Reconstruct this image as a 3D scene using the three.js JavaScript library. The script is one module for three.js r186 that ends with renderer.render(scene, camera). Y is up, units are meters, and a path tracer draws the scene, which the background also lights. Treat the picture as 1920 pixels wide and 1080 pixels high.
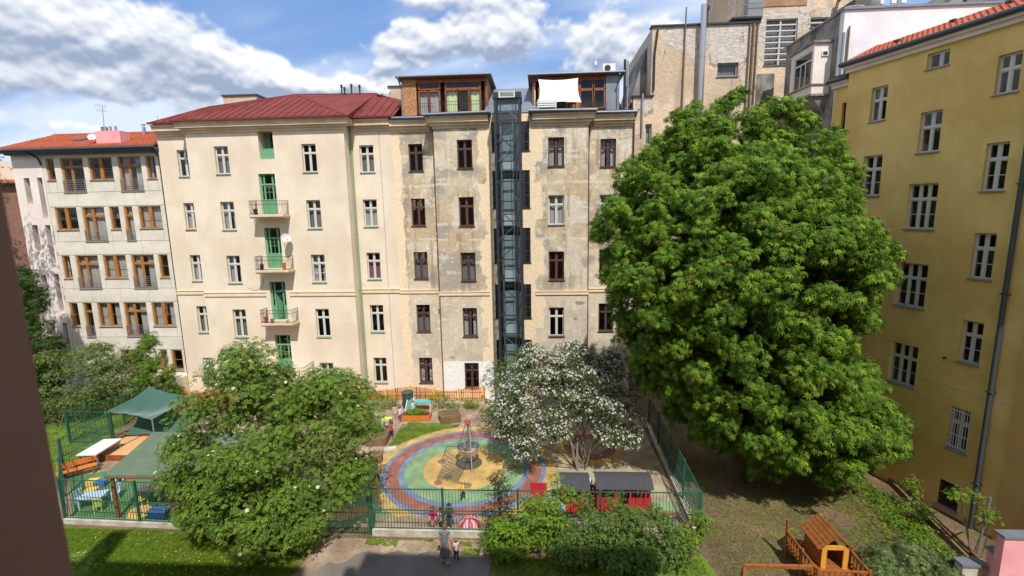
import * as THREE from 'three';
import { mergeGeometries } from 'three/addons/utils/BufferGeometryUtils.js';

// ---------------------------------------------------------------- camera, sky, sun, exposure
const scene = new THREE.Scene();
const camera = new THREE.PerspectiveCamera(61.71, 16 / 9, 0.05, 900);
camera.position.set(0, 13.61, 0);
camera.rotation.order = 'YXZ';
camera.rotation.set(THREE.MathUtils.degToRad(-9.262), THREE.MathUtils.degToRad(3.3735), THREE.MathUtils.degToRad(-1.03));
camera.focus = 24; camera.userData.fStop = 4;
scene.add(camera);

const SUN_AZ = 17.5 * Math.PI / 180, SUN_EL = 54 * Math.PI / 180;
const sun = new THREE.DirectionalLight(new THREE.Color(1, 0.945, 0.875), 3.3);
sun.position.set(Math.sin(SUN_AZ) * Math.cos(SUN_EL) * 120, Math.sin(SUN_EL) * 120, Math.cos(SUN_AZ) * Math.cos(SUN_EL) * 120);
sun.target.position.set(-4, 4, -24);
sun.position.add(sun.target.position);
sun.castShadow = true; sun.shadow.mapSize.set(4096, 4096);
Object.assign(sun.shadow.camera, { left: -50, right: 50, top: 50, bottom: -50, near: 1, far: 260 });
scene.add(sun, sun.target);
const EXPOSURE = 1.37;

// ---------------------------------------------------------------- noise and random numbers
function rngOf(seed) { let a = seed >>> 0; return () => { a = (a + 0x6D2B79F5) | 0; let t = Math.imul(a ^ (a >>> 15), 1 | a); t = (t + Math.imul(t ^ (t >>> 7), 61 | t)) ^ t; return ((t ^ (t >>> 14)) >>> 0) / 4294967296; }; }
const hash3 = (x, y, z) => { let h = Math.imul(x, 374761393) ^ Math.imul(y, 668265263) ^ Math.imul(z, 1274126177); h = Math.imul(h ^ (h >>> 13), 1274126177); h ^= h >>> 16; return (h >>> 0) / 4294967296; };
const sm = (t) => t * t * (3 - 2 * t), clamp = (v, a = 0, b = 1) => Math.min(b, Math.max(a, v)), lerp = (a, b, t) => a + (b - a) * t, sst = (a, b, v) => sm(clamp((v - a) / (b - a)));
const PT = new Uint16Array(4096), PV = new Float64Array(4096); { const r = rngOf(99); for (let i = 0; i < 4096; i++) PT[i] = i; for (let i = 4095; i > 0; i--) { const j = Math.floor(r() * (i + 1)), t = PT[i]; PT[i] = PT[j]; PT[j] = t; } for (let i = 0; i < 4096; i++) PV[i] = r(); }
function noise3(x, y, z) {
  const xi = Math.floor(x), yi = Math.floor(y), zi = Math.floor(z), u = sm(x - xi), v = sm(y - yi), w = sm(z - zi);
  const a = PT[xi & 4095], b = PT[(xi + 1) & 4095], aa = PT[(a + yi) & 4095], ab = PT[(a + yi + 1) & 4095], ba = PT[(b + yi) & 4095], bb = PT[(b + yi + 1) & 4095];
  const p0 = PV[(aa + zi) & 4095], p1 = PV[(ba + zi) & 4095], p2 = PV[(ab + zi) & 4095], p3 = PV[(bb + zi) & 4095], q0 = PV[(aa + zi + 1) & 4095], q1 = PV[(ba + zi + 1) & 4095], q2 = PV[(ab + zi + 1) & 4095], q3 = PV[(bb + zi + 1) & 4095];
  const m0 = p0 + (p1 - p0) * u, m1 = p2 + (p3 - p2) * u, n0 = q0 + (q1 - q0) * u, n1 = q2 + (q3 - q2) * u, m = m0 + (m1 - m0) * v, n = n0 + (n1 - n0) * v; return m + (n - m) * w;
}
function fbm(x, y, z, o = 4) { let s = 0, a = 0.5, t = 0; for (let i = 0; i < o; i++) { s += a * noise3(x, y, z); t += a; a *= 0.5; x = x * 2.03 + 7.1; y = y * 2.03 + 3.7; z = z * 2.03 + 1.3; } return s / t; }
// periodic 2-D noise for tiling textures
function pnoise(x, y, p, s) { const xi = Math.floor(x), yi = Math.floor(y), u = sm(x - xi), v = sm(y - yi), m = (a) => ((a % p) + p) % p; return lerp(lerp(hash3(m(xi), m(yi), s), hash3(m(xi + 1), m(yi), s), u), lerp(hash3(m(xi), m(yi + 1), s), hash3(m(xi + 1), m(yi + 1), s), u), v); }
function pfbm(u, v, f, o, s) { let r = 0, a = 0.5, t = 0; for (let i = 0; i < o; i++) { r += a * pnoise(u * f, v * f, f, s + i); t += a; a *= 0.5; f *= 2; } return r / t; }

// ---------------------------------------------------------------- the sky: blue air with cumulus and thin high cloud
(function paintSky() {
  const W = 2048, Hh = 1024, data = new Float32Array(W * Hh * 4), D2R = Math.PI / 180;
  // heaps of cumulus: azimuth (right +), elevation, half width, half height, density
  const heaps = [[-45, 15.6, 10, 3.6, 1.25], [-53, 13.0, 11, 4, 1.1], [-37.5, 15.6, 5, 2.4, 0.8], [-34.5, 13.6, 5.0, 2.6, 1.15], [-39.5, 11.4, 8, 2.0, 0.95], [-29.5, 13.3, 6, 2.2, 1.3], [-24.5, 13.2, 5, 1.8, 1.2], [-20, 13.0, 4.8, 1.6, 1.15], [-47, 8.0, 7, 1.2, 0.62], [-30, 9.6, 9, 1.0, 0.55],
    [-14.6, 16.9, 5.2, 2.3, 1.25], [-8, 17.9, 5.5, 2.9, 1.25], [-2, 18.3, 5, 3.0, 1.15], [-10, 21.8, 8, 1.5, 0.9], [-17.4, 15.0, 2.0, 1.0, 0.9], [-13.4, 14.9, 1.7, 0.75, 0.8], [7.6, 17.3, 4.4, 3.7, 1.4], [5.8, 14.8, 4, 2.0, 0.9], [13.4, 16.6, 5, 2.2, 0.65], [22, 20, 5, 2, 0.6]];
  const R = rngOf(5);
  for (let i = 0; i < 150; i++) { const az = R() * 360 - 180; const el = 6 + R() * R() * 60; if (az > -70 && az < 45 && el < 27) continue; const s = 1 + el / 25; heaps.push([az, el, (5 + R() * 7) * s, (1.8 + R() * 1.8) * s, 0.8 + R() * 0.5]); }
  const col = new Float32Array(3); const HA = heaps.map((h) => Float64Array.from(h));
  for (let j = 0; j < Hh; j++) {
    const el = ((j + 0.5) / Hh - 0.5) * 180;
    const rowHeaps = HA.filter((h) => Math.abs(el - h[1]) <= h[3] * 2.6 + 2.5), nH = rowHeaps.length;
    for (let i = 0; i < W; i++) {
      const th = ((i + 0.5) / W - 0.5) * 2 * Math.PI, dx = Math.cos(th) * Math.cos(el * D2R), dz = Math.sin(th) * Math.cos(el * D2R), dy = Math.sin(el * D2R);
      const k = (j * W + i) * 4;
      const up = clamp(dy);
      // air
      const t = Math.pow(1 - up, 4.2);
      col[0] = lerp(0.075, 0.46, t); col[1] = lerp(0.215, 0.62, t); col[2] = lerp(0.54, 0.84, t);
      if (el < -2) { data[k] = 0.18; data[k + 1] = 0.18; data[k + 2] = 0.16; data[k + 3] = 1; continue; }
      const az = Math.atan2(dx, -dz) / D2R, near = az > -66 && az < 46 && el < 32;
      // thin high cloud in streaks
      const pu = dx / (up + 0.12), pv = dz / (up + 0.12);
      const ci = fbm(pu * 0.55 + pv * 0.3 + 11, pv * 2.1 - pu * 0.7, 3.3, near ? 6 : 2), cw = fbm(pu * 0.6, pv * 0.6, 9, 3);
      const thin = clamp(sst(0.30, 0.70, ci) * sst(0.20, 0.52, cw) * 0.95 + 0.05, 0, 0.8);
      col[0] = lerp(col[0], 0.70, thin); col[1] = lerp(col[1], 0.78, thin); col[2] = lerp(col[2], 0.90, thin);
      // cumulus: heaps with their outline pulled about by noise
      let wa = 0, we = 0; if (near) { wa = (fbm(dx * 13, dy * 13, dz * 13, 4) - 0.5) * 9; we = (fbm(dx * 15 + 9, dy * 15, dz * 15, 4) - 0.5) * 3.2; }
      let d = 0, dUp = 0;
      for (let q0 = 0; q0 < nH; q0++) {
        const h = rowHeaps[q0]; let da = az + wa - h[0]; if (da > 180) da -= 360; if (da < -180) da += 360;
        if (Math.abs(da) > h[2] * 2.2) continue;
        const qa = da / h[2], ye = (el + we - h[1]) / h[3], yu = (el + we + 0.9 - h[1]) / h[3];
        d += h[4] * Math.exp(-(qa * qa + ye * ye * (ye < 0 ? 1.7 : 1)) * 1.25) * (1 - 0.35 * Math.min(1, d)); dUp += h[4] * Math.exp(-(qa * qa + yu * yu * (yu < 0 ? 1.7 : 1)) * 1.25) * (1 - 0.35 * Math.min(1, dUp));
      }
      if (d > 0.05) {
        const c = 26, n1 = fbm(dx * c, dy * c * 1.6, dz * c, near ? 6 : 2), n2 = near ? fbm(dx * c * 3.6 + 5, dy * c * 4.2, dz * c * 3.6, 5) : 0.5;
        const body = d + (n1 - 0.5) * 1.0 + (n2 - 0.5) * 0.46;
        const a = sst(0.36, 0.74, body) * 0.96;
        const lob = near ? n1 - fbm(dx * c, (dy + 0.012) * c * 1.6, dz * c, 5) + 0.5 * (n2 - fbm(dx * c * 3.6 + 5, (dy + 0.004) * c * 4.2, dz * c * 3.6, 4)) : 0;
        const lit = clamp(0.42 + (d - dUp) * 1.05 + lob * 1.5 - 0.10 * sst(0.7, 1.5, body));
        const cr = lerp(0.28, 0.93, lit), cg = lerp(0.345, 0.94, lit), cb = lerp(0.47, 0.96, lit);
        col[0] = lerp(col[0], cr, a); col[1] = lerp(col[1], cg, a); col[2] = lerp(col[2], cb, a);
      }
      data[k] = col[0] * 0.92; data[k + 1] = col[1] * 0.92; data[k + 2] = col[2] * 0.92; data[k + 3] = 1;
    }
  }
  const t = new THREE.DataTexture(data, W, Hh, THREE.RGBAFormat, THREE.FloatType);
  t.mapping = THREE.EquirectangularReflectionMapping; t.magFilter = THREE.LinearFilter; t.minFilter = THREE.LinearFilter; t.wrapS = THREE.RepeatWrapping; t.needsUpdate = true;
  scene.background = t; scene.environment = t;
})();

// ---------------------------------------------------------------- helpers
const used = {};
function numbered(n) { if (!(n in used)) { used[n] = 0; return n; } used[n]++; return n + '_' + String(used[n]).padStart(3, '0'); }
const V = (x, y, z) => new THREE.Vector3(x, y, z);
function clean(g) { const o = g.index ? g.toNonIndexed() : g; for (const k of Object.keys(o.attributes)) if (!['position', 'normal', 'uv', 'color'].includes(k)) o.deleteAttribute(k); o.morphAttributes = {}; return o; }
function merge(gs) { if (gs.length === 1) return gs[0]; return mergeGeometries(gs.map(clean), false); }
// texture coordinates in metres, by the way each face points
function metric(g) {
  g = clean(g); const p = g.attributes.position, n = g.attributes.normal, uv = new Float32Array(p.count * 2);
  for (let i = 0; i < p.count; i++) {
    const ax = Math.abs(n.getX(i)), ay = Math.abs(n.getY(i)), az = Math.abs(n.getZ(i));
    if (ay > 0.8) { uv[2 * i] = p.getX(i); uv[2 * i + 1] = p.getZ(i); } else if (ax > az) { uv[2 * i] = p.getZ(i); uv[2 * i + 1] = p.getY(i); } else { uv[2 * i] = p.getX(i); uv[2 * i + 1] = p.getY(i); }
  }
  g.setAttribute('uv', new THREE.BufferAttribute(uv, 2)); return g;
}
function mesh(name, gs, m, parent) {
  let g = Array.isArray(gs) ? merge(gs) : gs; if (m.userData.metric) g = metric(g);
  const o = new THREE.Mesh(g, m); o.name = name; o.castShadow = o.receiveShadow = true; (parent ?? scene).add(o); return o;
}
function tag(o, label, category, group) { o.userData.label = label; o.userData.category = category; if (group) o.userData.group = group; return o; }
function thing(name, label, category, pos = [0, 0, 0], turn = 0, group) { const o = new THREE.Group(); o.name = numbered(name); o.position.set(...pos); o.rotation.y = turn; scene.add(o); return tag(o, label, category, group); }
function solo(name, gs, m, label, category, group) { return tag(mesh(numbered(name), gs, m, scene), label, category, group); }
function group(name, parent, pos = [0, 0, 0], turn = 0) { const o = new THREE.Group(); o.name = name; o.position.set(...pos); o.rotation.y = turn; parent.add(o); return o; }
function struct(name, gs, m, parent) { const o = mesh(name, gs, m, parent); if (!parent) o.userData.kind = 'structure'; return o; }
const bx = (x0, x1, y0, y1, z0, z1) => { const g = new THREE.BoxGeometry(Math.abs(x1 - x0), Math.abs(y1 - y0), Math.abs(z1 - z0)); g.translate((x0 + x1) / 2, (y0 + y1) / 2, (z0 + z1) / 2); return g; };
function bar(a, b, r, seg = 6) { const d = V().subVectors(b, a), L = d.length(), g = new THREE.CylinderGeometry(r, r, L, seg); g.applyQuaternion(new THREE.Quaternion().setFromUnitVectors(V(0, 1, 0), d.normalize())); g.translate((a.x + b.x) / 2, (a.y + b.y) / 2, (a.z + b.z) / 2); return g; }
function beam(a, b, w, h) { const d = V().subVectors(b, a), L = d.length(), g = new THREE.BoxGeometry(w, h, L); const m = new THREE.Matrix4().lookAt(b, a, Math.abs(d.y / L) > 0.99 ? V(0, 0, 1) : V(0, 1, 0)); m.setPosition(V().addVectors(a, b).multiplyScalar(0.5)); g.applyMatrix4(m); return g; }
const tube = (pts, r, seg = 24, rad = 6) => new THREE.TubeGeometry(new THREE.CatmullRomCurve3(pts), seg, r, rad);
function limb(pts, r0, r1, rad = 7, seg = 10) { // tapered branch
  const c = new THREE.CatmullRomCurve3(pts), g = new THREE.TubeGeometry(c, seg, 1, rad), p = g.attributes.position;
  for (let i = 0; i <= seg; i++) { const o = c.getPointAt(i / seg), r = lerp(r0, r1, i / seg); for (let j = 0; j <= rad; j++) { const k = i * (rad + 1) + j; p.setXYZ(k, o.x + (p.getX(k) - o.x) * r, o.y + (p.getY(k) - o.y) * r, o.z + (p.getZ(k) - o.z) * r); } }
  return g;
}
function poly(pts, y) { // flat sheet from [x, z] points
  const s = new THREE.Shape(pts.map(([x, z]) => new THREE.Vector2(x, -z))), g = new THREE.ShapeGeometry(s); g.rotateX(-Math.PI / 2); g.translate(0, y, 0); return g;
}
function tri(...faces) { // faces of 3 or 4 points
  const p = []; for (const f of faces) for (let i = 1; i < f.length - 1; i++) for (const q of [f[0], f[i], f[i + 1]]) p.push(...q);
  const g = new THREE.BufferGeometry(); g.setAttribute('position', new THREE.Float32BufferAttribute(p, 3)); g.setAttribute('uv', new THREE.Float32BufferAttribute(new Float32Array(p.length / 3 * 2), 2)); g.computeVertexNormals(); return g;
}
function wallWithHoles(x0, x1, y0, y1, holes, z, thick) { // front face at z
  const s = new THREE.Shape([[x0, y0], [x1, y0], [x1, y1], [x0, y1]].map((a) => new THREE.Vector2(...a)));
  for (const [a, b, c, d] of holes) s.holes.push(new THREE.Path([[a, c], [a, d], [b, d], [b, c]].map((q) => new THREE.Vector2(...q))));
  const g = new THREE.ExtrudeGeometry(s, { depth: thick, bevelEnabled: false }); g.translate(0, 0, z - thick); return g;
}
// ---------------------------------------------------------------- textures and materials
function tex(size, fn, rx = 1, ry = 1, srgb = true, h = size) {
  const d = new Uint8Array(size * h * 4);
  for (let j = 0; j < h; j++) for (let i = 0; i < size; i++) { const c = fn((i + 0.5) / size, (j + 0.5) / h), k = (j * size + i) * 4; d[k] = clamp(c[0]) * 255; d[k + 1] = clamp(c[1]) * 255; d[k + 2] = clamp(c[2]) * 255; d[k + 3] = 255; }
  const t = new THREE.DataTexture(d, size, h); t.magFilter = THREE.LinearFilter; t.minFilter = THREE.LinearMipmapLinearFilter; t.generateMipmaps = true; t.wrapS = t.wrapT = THREE.RepeatWrapping; t.repeat.set(rx, ry); if (srgb) t.colorSpace = THREE.SRGBColorSpace; t.needsUpdate = true; return t;
}
const mix3 = (a, b, t) => [lerp(a[0], b[0], t), lerp(a[1], b[1], t), lerp(a[2], b[2], t)];
const c255 = (r, g, b) => [r / 255, g / 255, b / 255];
function std(color, rough = 0.8, o = {}) { const m = new THREE.MeshStandardMaterial({ roughness: rough, ...o }); m.color = Array.isArray(color) ? new THREE.Color().setRGB(...color) : new THREE.Color(color); return m; }
function mapped(t, rough, o = {}) { const m = new THREE.MeshStandardMaterial({ map: t, roughness: rough, ...o }); m.userData.metric = true; return m; }
const bumpTex = tex(512, (u, v) => { const n = pfbm(u, v, 16, 5, 31); return [n, n, n]; }, 0.5, 0.5, false);
const grainTex = tex(256, (u, v) => { const n = pfbm(u, v, 64, 3, 47); return [n, n, n]; }, 1, 1, false);
function plaster(a, b, s, seed, rough = 0.92) { return mapped(tex(512, (u, v) => { const n = pfbm(u, v, 5, 6, seed), st = pfbm(u, v * 0.25, 24, 3, seed + 9), f = pfbm(u, v, 90, 2, seed + 4); return mix3(a, b, clamp((n - 0.5) * 2.4 + 0.5 + (st - 0.5) * 0.5 + (f - 0.5) * 0.25)); }, s, s), rough, { bumpMap: bumpTex, bumpScale: 0.006 }); }
function woodTex(a, b, seed) { return tex(256, (u, v) => { const n = pfbm(u * 1, v, 4, 3, seed), g = pfbm(u + n * 0.05, v * 0.06, 64, 3, seed + 3); return mix3(a, b, clamp((g - 0.5) * 1.8 + n * 0.6 + 0.1)); }); }
const M = {};
M.cream = plaster(c255(236, 222, 200), c255(223, 206, 182), 0.16, 3);
M.creamTrim = plaster(c255(230, 209, 180), c255(208, 186, 154), 0.3, 7);
M.yellow = plaster(c255(238, 205, 130), c255(218, 183, 107), 0.14, 13);
M.pinkWall = plaster(c255(238, 170, 172), c255(226, 155, 158), 0.3, 17);
M.white = plaster(c255(238, 237, 238), c255(222, 222, 226), 0.2, 19);
M.concrete = plaster(c255(226, 219, 204), c255(210, 203, 188), 0.3, 23);
M.whiteBay = plaster(c255(238, 226, 218), c255(228, 214, 206), 0.2, 29);
M.jamb = plaster(c255(166, 130, 108), c255(152, 118, 98), 0.8, 37);
M.backWall = plaster(c255(205, 188, 160), c255(190, 172, 146), 0.2, 39);
M.sootWall = plaster(c255(150, 145, 136), c255(96, 93, 88), 0.28, 41);
M.brick = mapped(tex(512, (u, v) => { const r = Math.floor(v * 32), o = r % 2 ? 0.5 : 0, bu = u * 16 + o, fu = bu - Math.floor(bu), fv = v * 32 - r, h = hash3(Math.floor(bu) % 16, r, 3), j = fu < 0.06 || fv < 0.13; return j ? c255(170, 160, 148) : mix3(c255(112, 68, 54), c255(146, 96, 76), h); }, 0.25, 0.4), 0.95);
M.window = std(0xffffff, 0.45); M.window.color.setRGB(0.62, 0.61, 0.56);
M.brownWindow = std([0.085, 0.05, 0.042], 0.5);
M.redWindow = std([0.13, 0.05, 0.04], 0.5);
M.greenDoor = std([0.16, 0.40, 0.22], 0.5);
M.timber = mapped(woodTex(c255(184, 126, 58), c255(146, 92, 36), 51), 0.55);
M.timberRed = mapped(woodTex(c255(160, 92, 44), c255(118, 60, 26), 53), 0.6);
M.playWood = mapped(woodTex(c255(168, 104, 46), c255(124, 68, 26), 55), 0.65);
M.playWoodPale = mapped(woodTex(c255(228, 168, 62), c255(206, 136, 38), 57), 0.6);
M.oldWood = mapped(woodTex(c255(142, 112, 86), c255(98, 74, 56), 59), 0.9);
M.orangeWood = mapped(woodTex(c255(226, 132, 46), c255(196, 104, 30), 61), 0.7);
M.steel = std([0.05, 0.055, 0.062], 0.45, { metalness: 0.4 });
M.zinc = mapped(tex(256, (u, v) => { const n = pfbm(u, v, 6, 5, 63); return mix3(c255(150, 158, 166), c255(120, 128, 138), n); }, 0.5, 0.5), 0.5, { metalness: 0.35 });
M.darkZinc = std([0.075, 0.085, 0.10], 0.5, { metalness: 0.3 });
M.iron = std([0.035, 0.035, 0.037], 0.55, { metalness: 0.3 });
M.stainless = std([0.55, 0.56, 0.57], 0.28, { metalness: 0.9 });
M.galv = std([0.42, 0.43, 0.44], 0.45, { metalness: 0.6 });
M.rust = mapped(tex(256, (u, v) => mix3(c255(110, 80, 55), c255(150, 125, 95), pfbm(u, v, 12, 4, 67))), 0.9);
M.fence = std([0.022, 0.115, 0.075], 0.45);
M.greenPipe = std([0.22, 0.36, 0.20], 0.55);
M.sillGreen = std([0.30, 0.38, 0.28], 0.6);
M.sillGrey = std([0.27, 0.27, 0.28], 0.6);
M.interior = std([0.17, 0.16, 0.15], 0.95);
M.curtain = std([0.34, 0.34, 0.33], 0.95); M.curtainGrey = std([0.15, 0.15, 0.15], 0.95); M.curtainGreen = std([0.52, 0.68, 0.36], 0.9); M.curtainPurple = std([0.2, 0.08, 0.1], 0.9);
M.glass = new THREE.MeshPhysicalMaterial({ color: 0xffffff, roughness: 0.02, transmission: 1, thickness: 0, ior: 1.5 });
M.glassTint = new THREE.MeshPhysicalMaterial({ color: new THREE.Color().setRGB(0.62, 0.70, 0.73), roughness: 0.03, transmission: 1, thickness: 0, ior: 1.5 });
M.darkGlass = new THREE.MeshPhysicalMaterial({ color: new THREE.Color().setRGB(0.012, 0.018, 0.03), roughness: 0.06, ior: 1.5 });
M.redRoof = mapped(tex(512, (u, v) => { const n = pfbm(u, v, 6, 5, 71), f = pfbm(u, v, 40, 3, 73); return mix3(c255(126, 50, 42), c255(102, 40, 34), clamp((n - 0.5) * 2 + 0.5 + (f - 0.5) * 0.6)); }, 0.2, 0.2), 0.8);
const tileTex = tex(512, (u, v) => { const h = hash3(Math.floor(u * 16), Math.floor(v * 16), 5), n = pfbm(u, v, 6, 5, 75); return mix3(mix3(c255(190, 98, 60), c255(152, 74, 46), h), c255(116, 70, 54), clamp((n - 0.55) * 2)); }, 0.28, 0.18);
M.tile = mapped(tileTex, 0.85);
M.whiteCloth = std([0.86, 0.86, 0.86], 0.9);
M.whitePaint = std([0.78, 0.78, 0.77], 0.5);
M.redPaint = std([0.52, 0.025, 0.03], 0.5);
M.blackFelt = mapped(tex(256, (u, v) => mix3(c255(58, 58, 62), c255(78, 78, 82), pfbm(u, v, 20, 4, 77))), 0.95);
M.bluePaint = std([0.06, 0.16, 0.44], 0.55); M.yellowPaint = std([0.70, 0.50, 0.09], 0.6); M.teal = std([0.10, 0.48, 0.45], 0.55); M.paleBlue = std([0.42, 0.56, 0.70], 0.55);
M.orangePaint = std([0.72, 0.22, 0.04], 0.55); M.pinkPaint = std([0.7, 0.2, 0.3], 0.6); M.limePaint = std([0.55, 0.66, 0.14], 0.55);
M.barrel = std([0.035, 0.085, 0.08], 0.55);
M.bark = mapped(tex(256, (u, v) => mix3(c255(78, 66, 54), c255(120, 104, 86), pfbm(u, v * 0.3, 24, 4, 81))), 0.95, { bumpMap: bumpTex, bumpScale: 0.03 });
M.paleBark = std([0.24, 0.19, 0.15], 0.95); M.twig = std([0.25, 0.21, 0.16], 0.95);
M.stone = plaster(c255(206, 200, 186), c255(172, 164, 148), 0.5, 83);
M.rope = std([0.10, 0.10, 0.11], 0.8); M.ropeGreen = std([0.05, 0.14, 0.08], 0.8);
// ================================================================ buildings
const R0 = rngOf(77);
function curtainGeo(x0, x1, y0, y1, z, waves, amp) {
  const g = new THREE.PlaneGeometry(x1 - x0, y1 - y0, 28, 1); g.translate((x0 + x1) / 2, (y0 + y1) / 2, z); const p = g.attributes.position, ph = R0() * 9;
  for (let i = 0; i < p.count; i++) p.setZ(i, z + Math.sin(p.getX(i) * waves + ph) * amp + Math.sin(p.getX(i) * waves * 2.3 + ph) * amp * 0.4); g.computeVertexNormals(); return g;
}
// a window in an opening; zf is the wall's front face
function win(parent, [x0, x1, y0, y1], zf, o = {}) {
  const { frame = M.window, cols = [0, 0.5, 1], rows = [0, 0.68, 1], sill = M.sillGrey, depth = 0.17, bars = [], fw = 0.055, glass = M.glass, curtain, lower, thinRows = [] , sillOut = 0.08, name = 'window', leaf } = o;
  const w = group(name, parent), W = x1 - x0, H = y1 - y0, z = zf - depth, gs = [];
  gs.push(bx(x0, x0 + fw, y0, y1, z - 0.05, z), bx(x1 - fw, x1, y0, y1, z - 0.05, z), bx(x0 + fw, x1 - fw, y0, y0 + fw, z - 0.05, z), bx(x0 + fw, x1 - fw, y1 - fw, y1, z - 0.05, z));
  for (const c of cols.slice(1, -1)) gs.push(bx(x0 + c * W - fw * 0.75, x0 + c * W + fw * 0.75, y0 + fw, y1 - fw, z - 0.045, z + 0.012));
  for (const r of rows.slice(1, -1)) gs.push(bx(x0 + fw, x1 - fw, y0 + r * H - fw * 0.8, y0 + r * H + fw * 0.8, z - 0.048, z + 0.02));
  for (const r of thinRows) gs.push(bx(x0 + fw, x1 - fw, y0 + r * H - 0.015, y0 + r * H + 0.015, z - 0.03, z - 0.004));
  // sashes round each light
  for (let i = 0; i < cols.length - 1; i++) for (let j = 0; j < rows.length - 1; j++) {
    const a = x0 + cols[i] * W + fw, b = x0 + cols[i + 1] * W - fw, c = y0 + rows[j] * H + fw, d = y0 + rows[j + 1] * H - fw, s = 0.028;
    gs.push(bx(a - 0.02, a + s, c - 0.02, d + 0.02, z - 0.036, z - 0.008), bx(b - s, b + 0.02, c - 0.02, d + 0.02, z - 0.036, z - 0.008), bx(a + s, b - s, c - 0.02, c + s, z - 0.034, z - 0.009), bx(a + s, b - s, d - s, d + 0.02, z - 0.034, z - 0.009));
    const pg = new THREE.PlaneGeometry(b - a, d - c); pg.rotateX((hash3(Math.round(a * 31), Math.round(c * 17), 5) - 0.5) * 0.012); pg.rotateY((hash3(Math.round(a * 13), Math.round(c * 29), 6) - 0.5) * 0.02); pg.translate((a + b) / 2, (c + d) / 2, z - 0.022 + (R0() - 0.5) * 0.004); mesh('pane', pg, glass, w);
  }
  mesh('frame', gs, frame, w);
  if (sill) { const s = bx(x0 - 0.05, x1 + 0.05, -0.025, 0.02, -depth, sillOut); s.rotateX(0.09); s.translate(0, y0 - 0.01, zf); mesh('sill', s, sill, w); }
  if (curtain) { const cz = z - 0.2; if (curtain === 'pair') { const k = 0.30 + R0() * 0.12; mesh('curtain', curtainGeo(x0 + 0.04, x0 + W * k, y0 + 0.05, y1 - 0.06, cz, 22, 0.022), M.curtain, w); mesh('curtain', curtainGeo(x1 - W * k, x1 - 0.04, y0 + 0.05, y1 - 0.06, cz, 22, 0.022), M.curtain, w); } else { const top = o.curtainTop ?? 1, bot = o.curtainBottom ?? 0; mesh('curtain', curtainGeo(x0 + 0.03, x1 - 0.03, y0 + 0.05 + bot * H, y0 + H * top - 0.05, cz, 18, 0.02), curtain, w); } }
  return w;
}
function seams(poly3, up, step, r) { // ribs that run up a roof plane
  const n = new THREE.Vector3().crossVectors(V().subVectors(poly3[1], poly3[0]), V().subVectors(poly3[2], poly3[0])).normalize(); if (n.y < 0) n.negate();
  const side = V().crossVectors(up, n).normalize(), o = poly3[0], s = poly3.map((p) => V().subVectors(p, o).dot(side)), out = [], a = Math.min(...s), b = Math.max(...s);
  for (let t = a + step * 0.4; t < b; t += step) { const hit = []; for (let i = 0; i < poly3.length; i++) { const j = (i + 1) % poly3.length; if ((s[i] - t) * (s[j] - t) < 0) hit.push(poly3[i].clone().lerp(poly3[j], (t - s[i]) / (s[j] - s[i]))); } if (hit.length >= 2) { if (hit[0].distanceTo(hit[1]) > 0.2) out.push(beam(hit[0].addScaledVector(n, 0.012), hit[1].addScaledVector(n, 0.012), 0.03, 0.05)); } }
  return out;
}
function railing(parent, pts, y0, h, step, m = M.iron, name = 'railing') { // ironwork along a path
  const r = group(name, parent), rails = [];
  for (let i = 0; i < pts.length - 1; i++) {
    const a = pts[i], b = pts[i + 1], L = Math.hypot(b[0] - a[0], b[1] - a[1]), n = Math.max(1, Math.round(L / step));
    for (const y of [y0 + 0.08, y0 + h * 0.72, y0 + h]) rails.push(beam(V(a[0], y, a[1]), V(b[0], y, b[1]), 0.03, 0.022));
    for (let k = 0; k <= n; k++) { const t = k / n; mesh('baluster', bar(V(lerp(a[0], b[0], t), y0, lerp(a[1], b[1], t)), V(lerp(a[0], b[0], t), y0 + h - 0.005, lerp(a[1], b[1], t)), 0.009, 5), m, r); }
  }
  mesh('rail', rails, m, r); return r;
}
function pipe(parent, pts, r, m, name = 'downpipe') { return mesh(name, pts.slice(1).map((p, i) => bar(pts[i], p, r, 9)), m, parent); }

// ---- rows of openings shared by the two main houses
const ROW1 = [[16.37, 18.24], [12.53, 14.49], [8.74, 10.72], [4.75, 6.82], [0.91, 2.80]];
const ROW2 = [[16.34, 18.19], [12.57, 14.48], [8.78, 10.72], [4.85, 6.88], [0.93, 2.88]];
const Z1 = -33, Z2 = -34, TH = 0.38;

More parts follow.
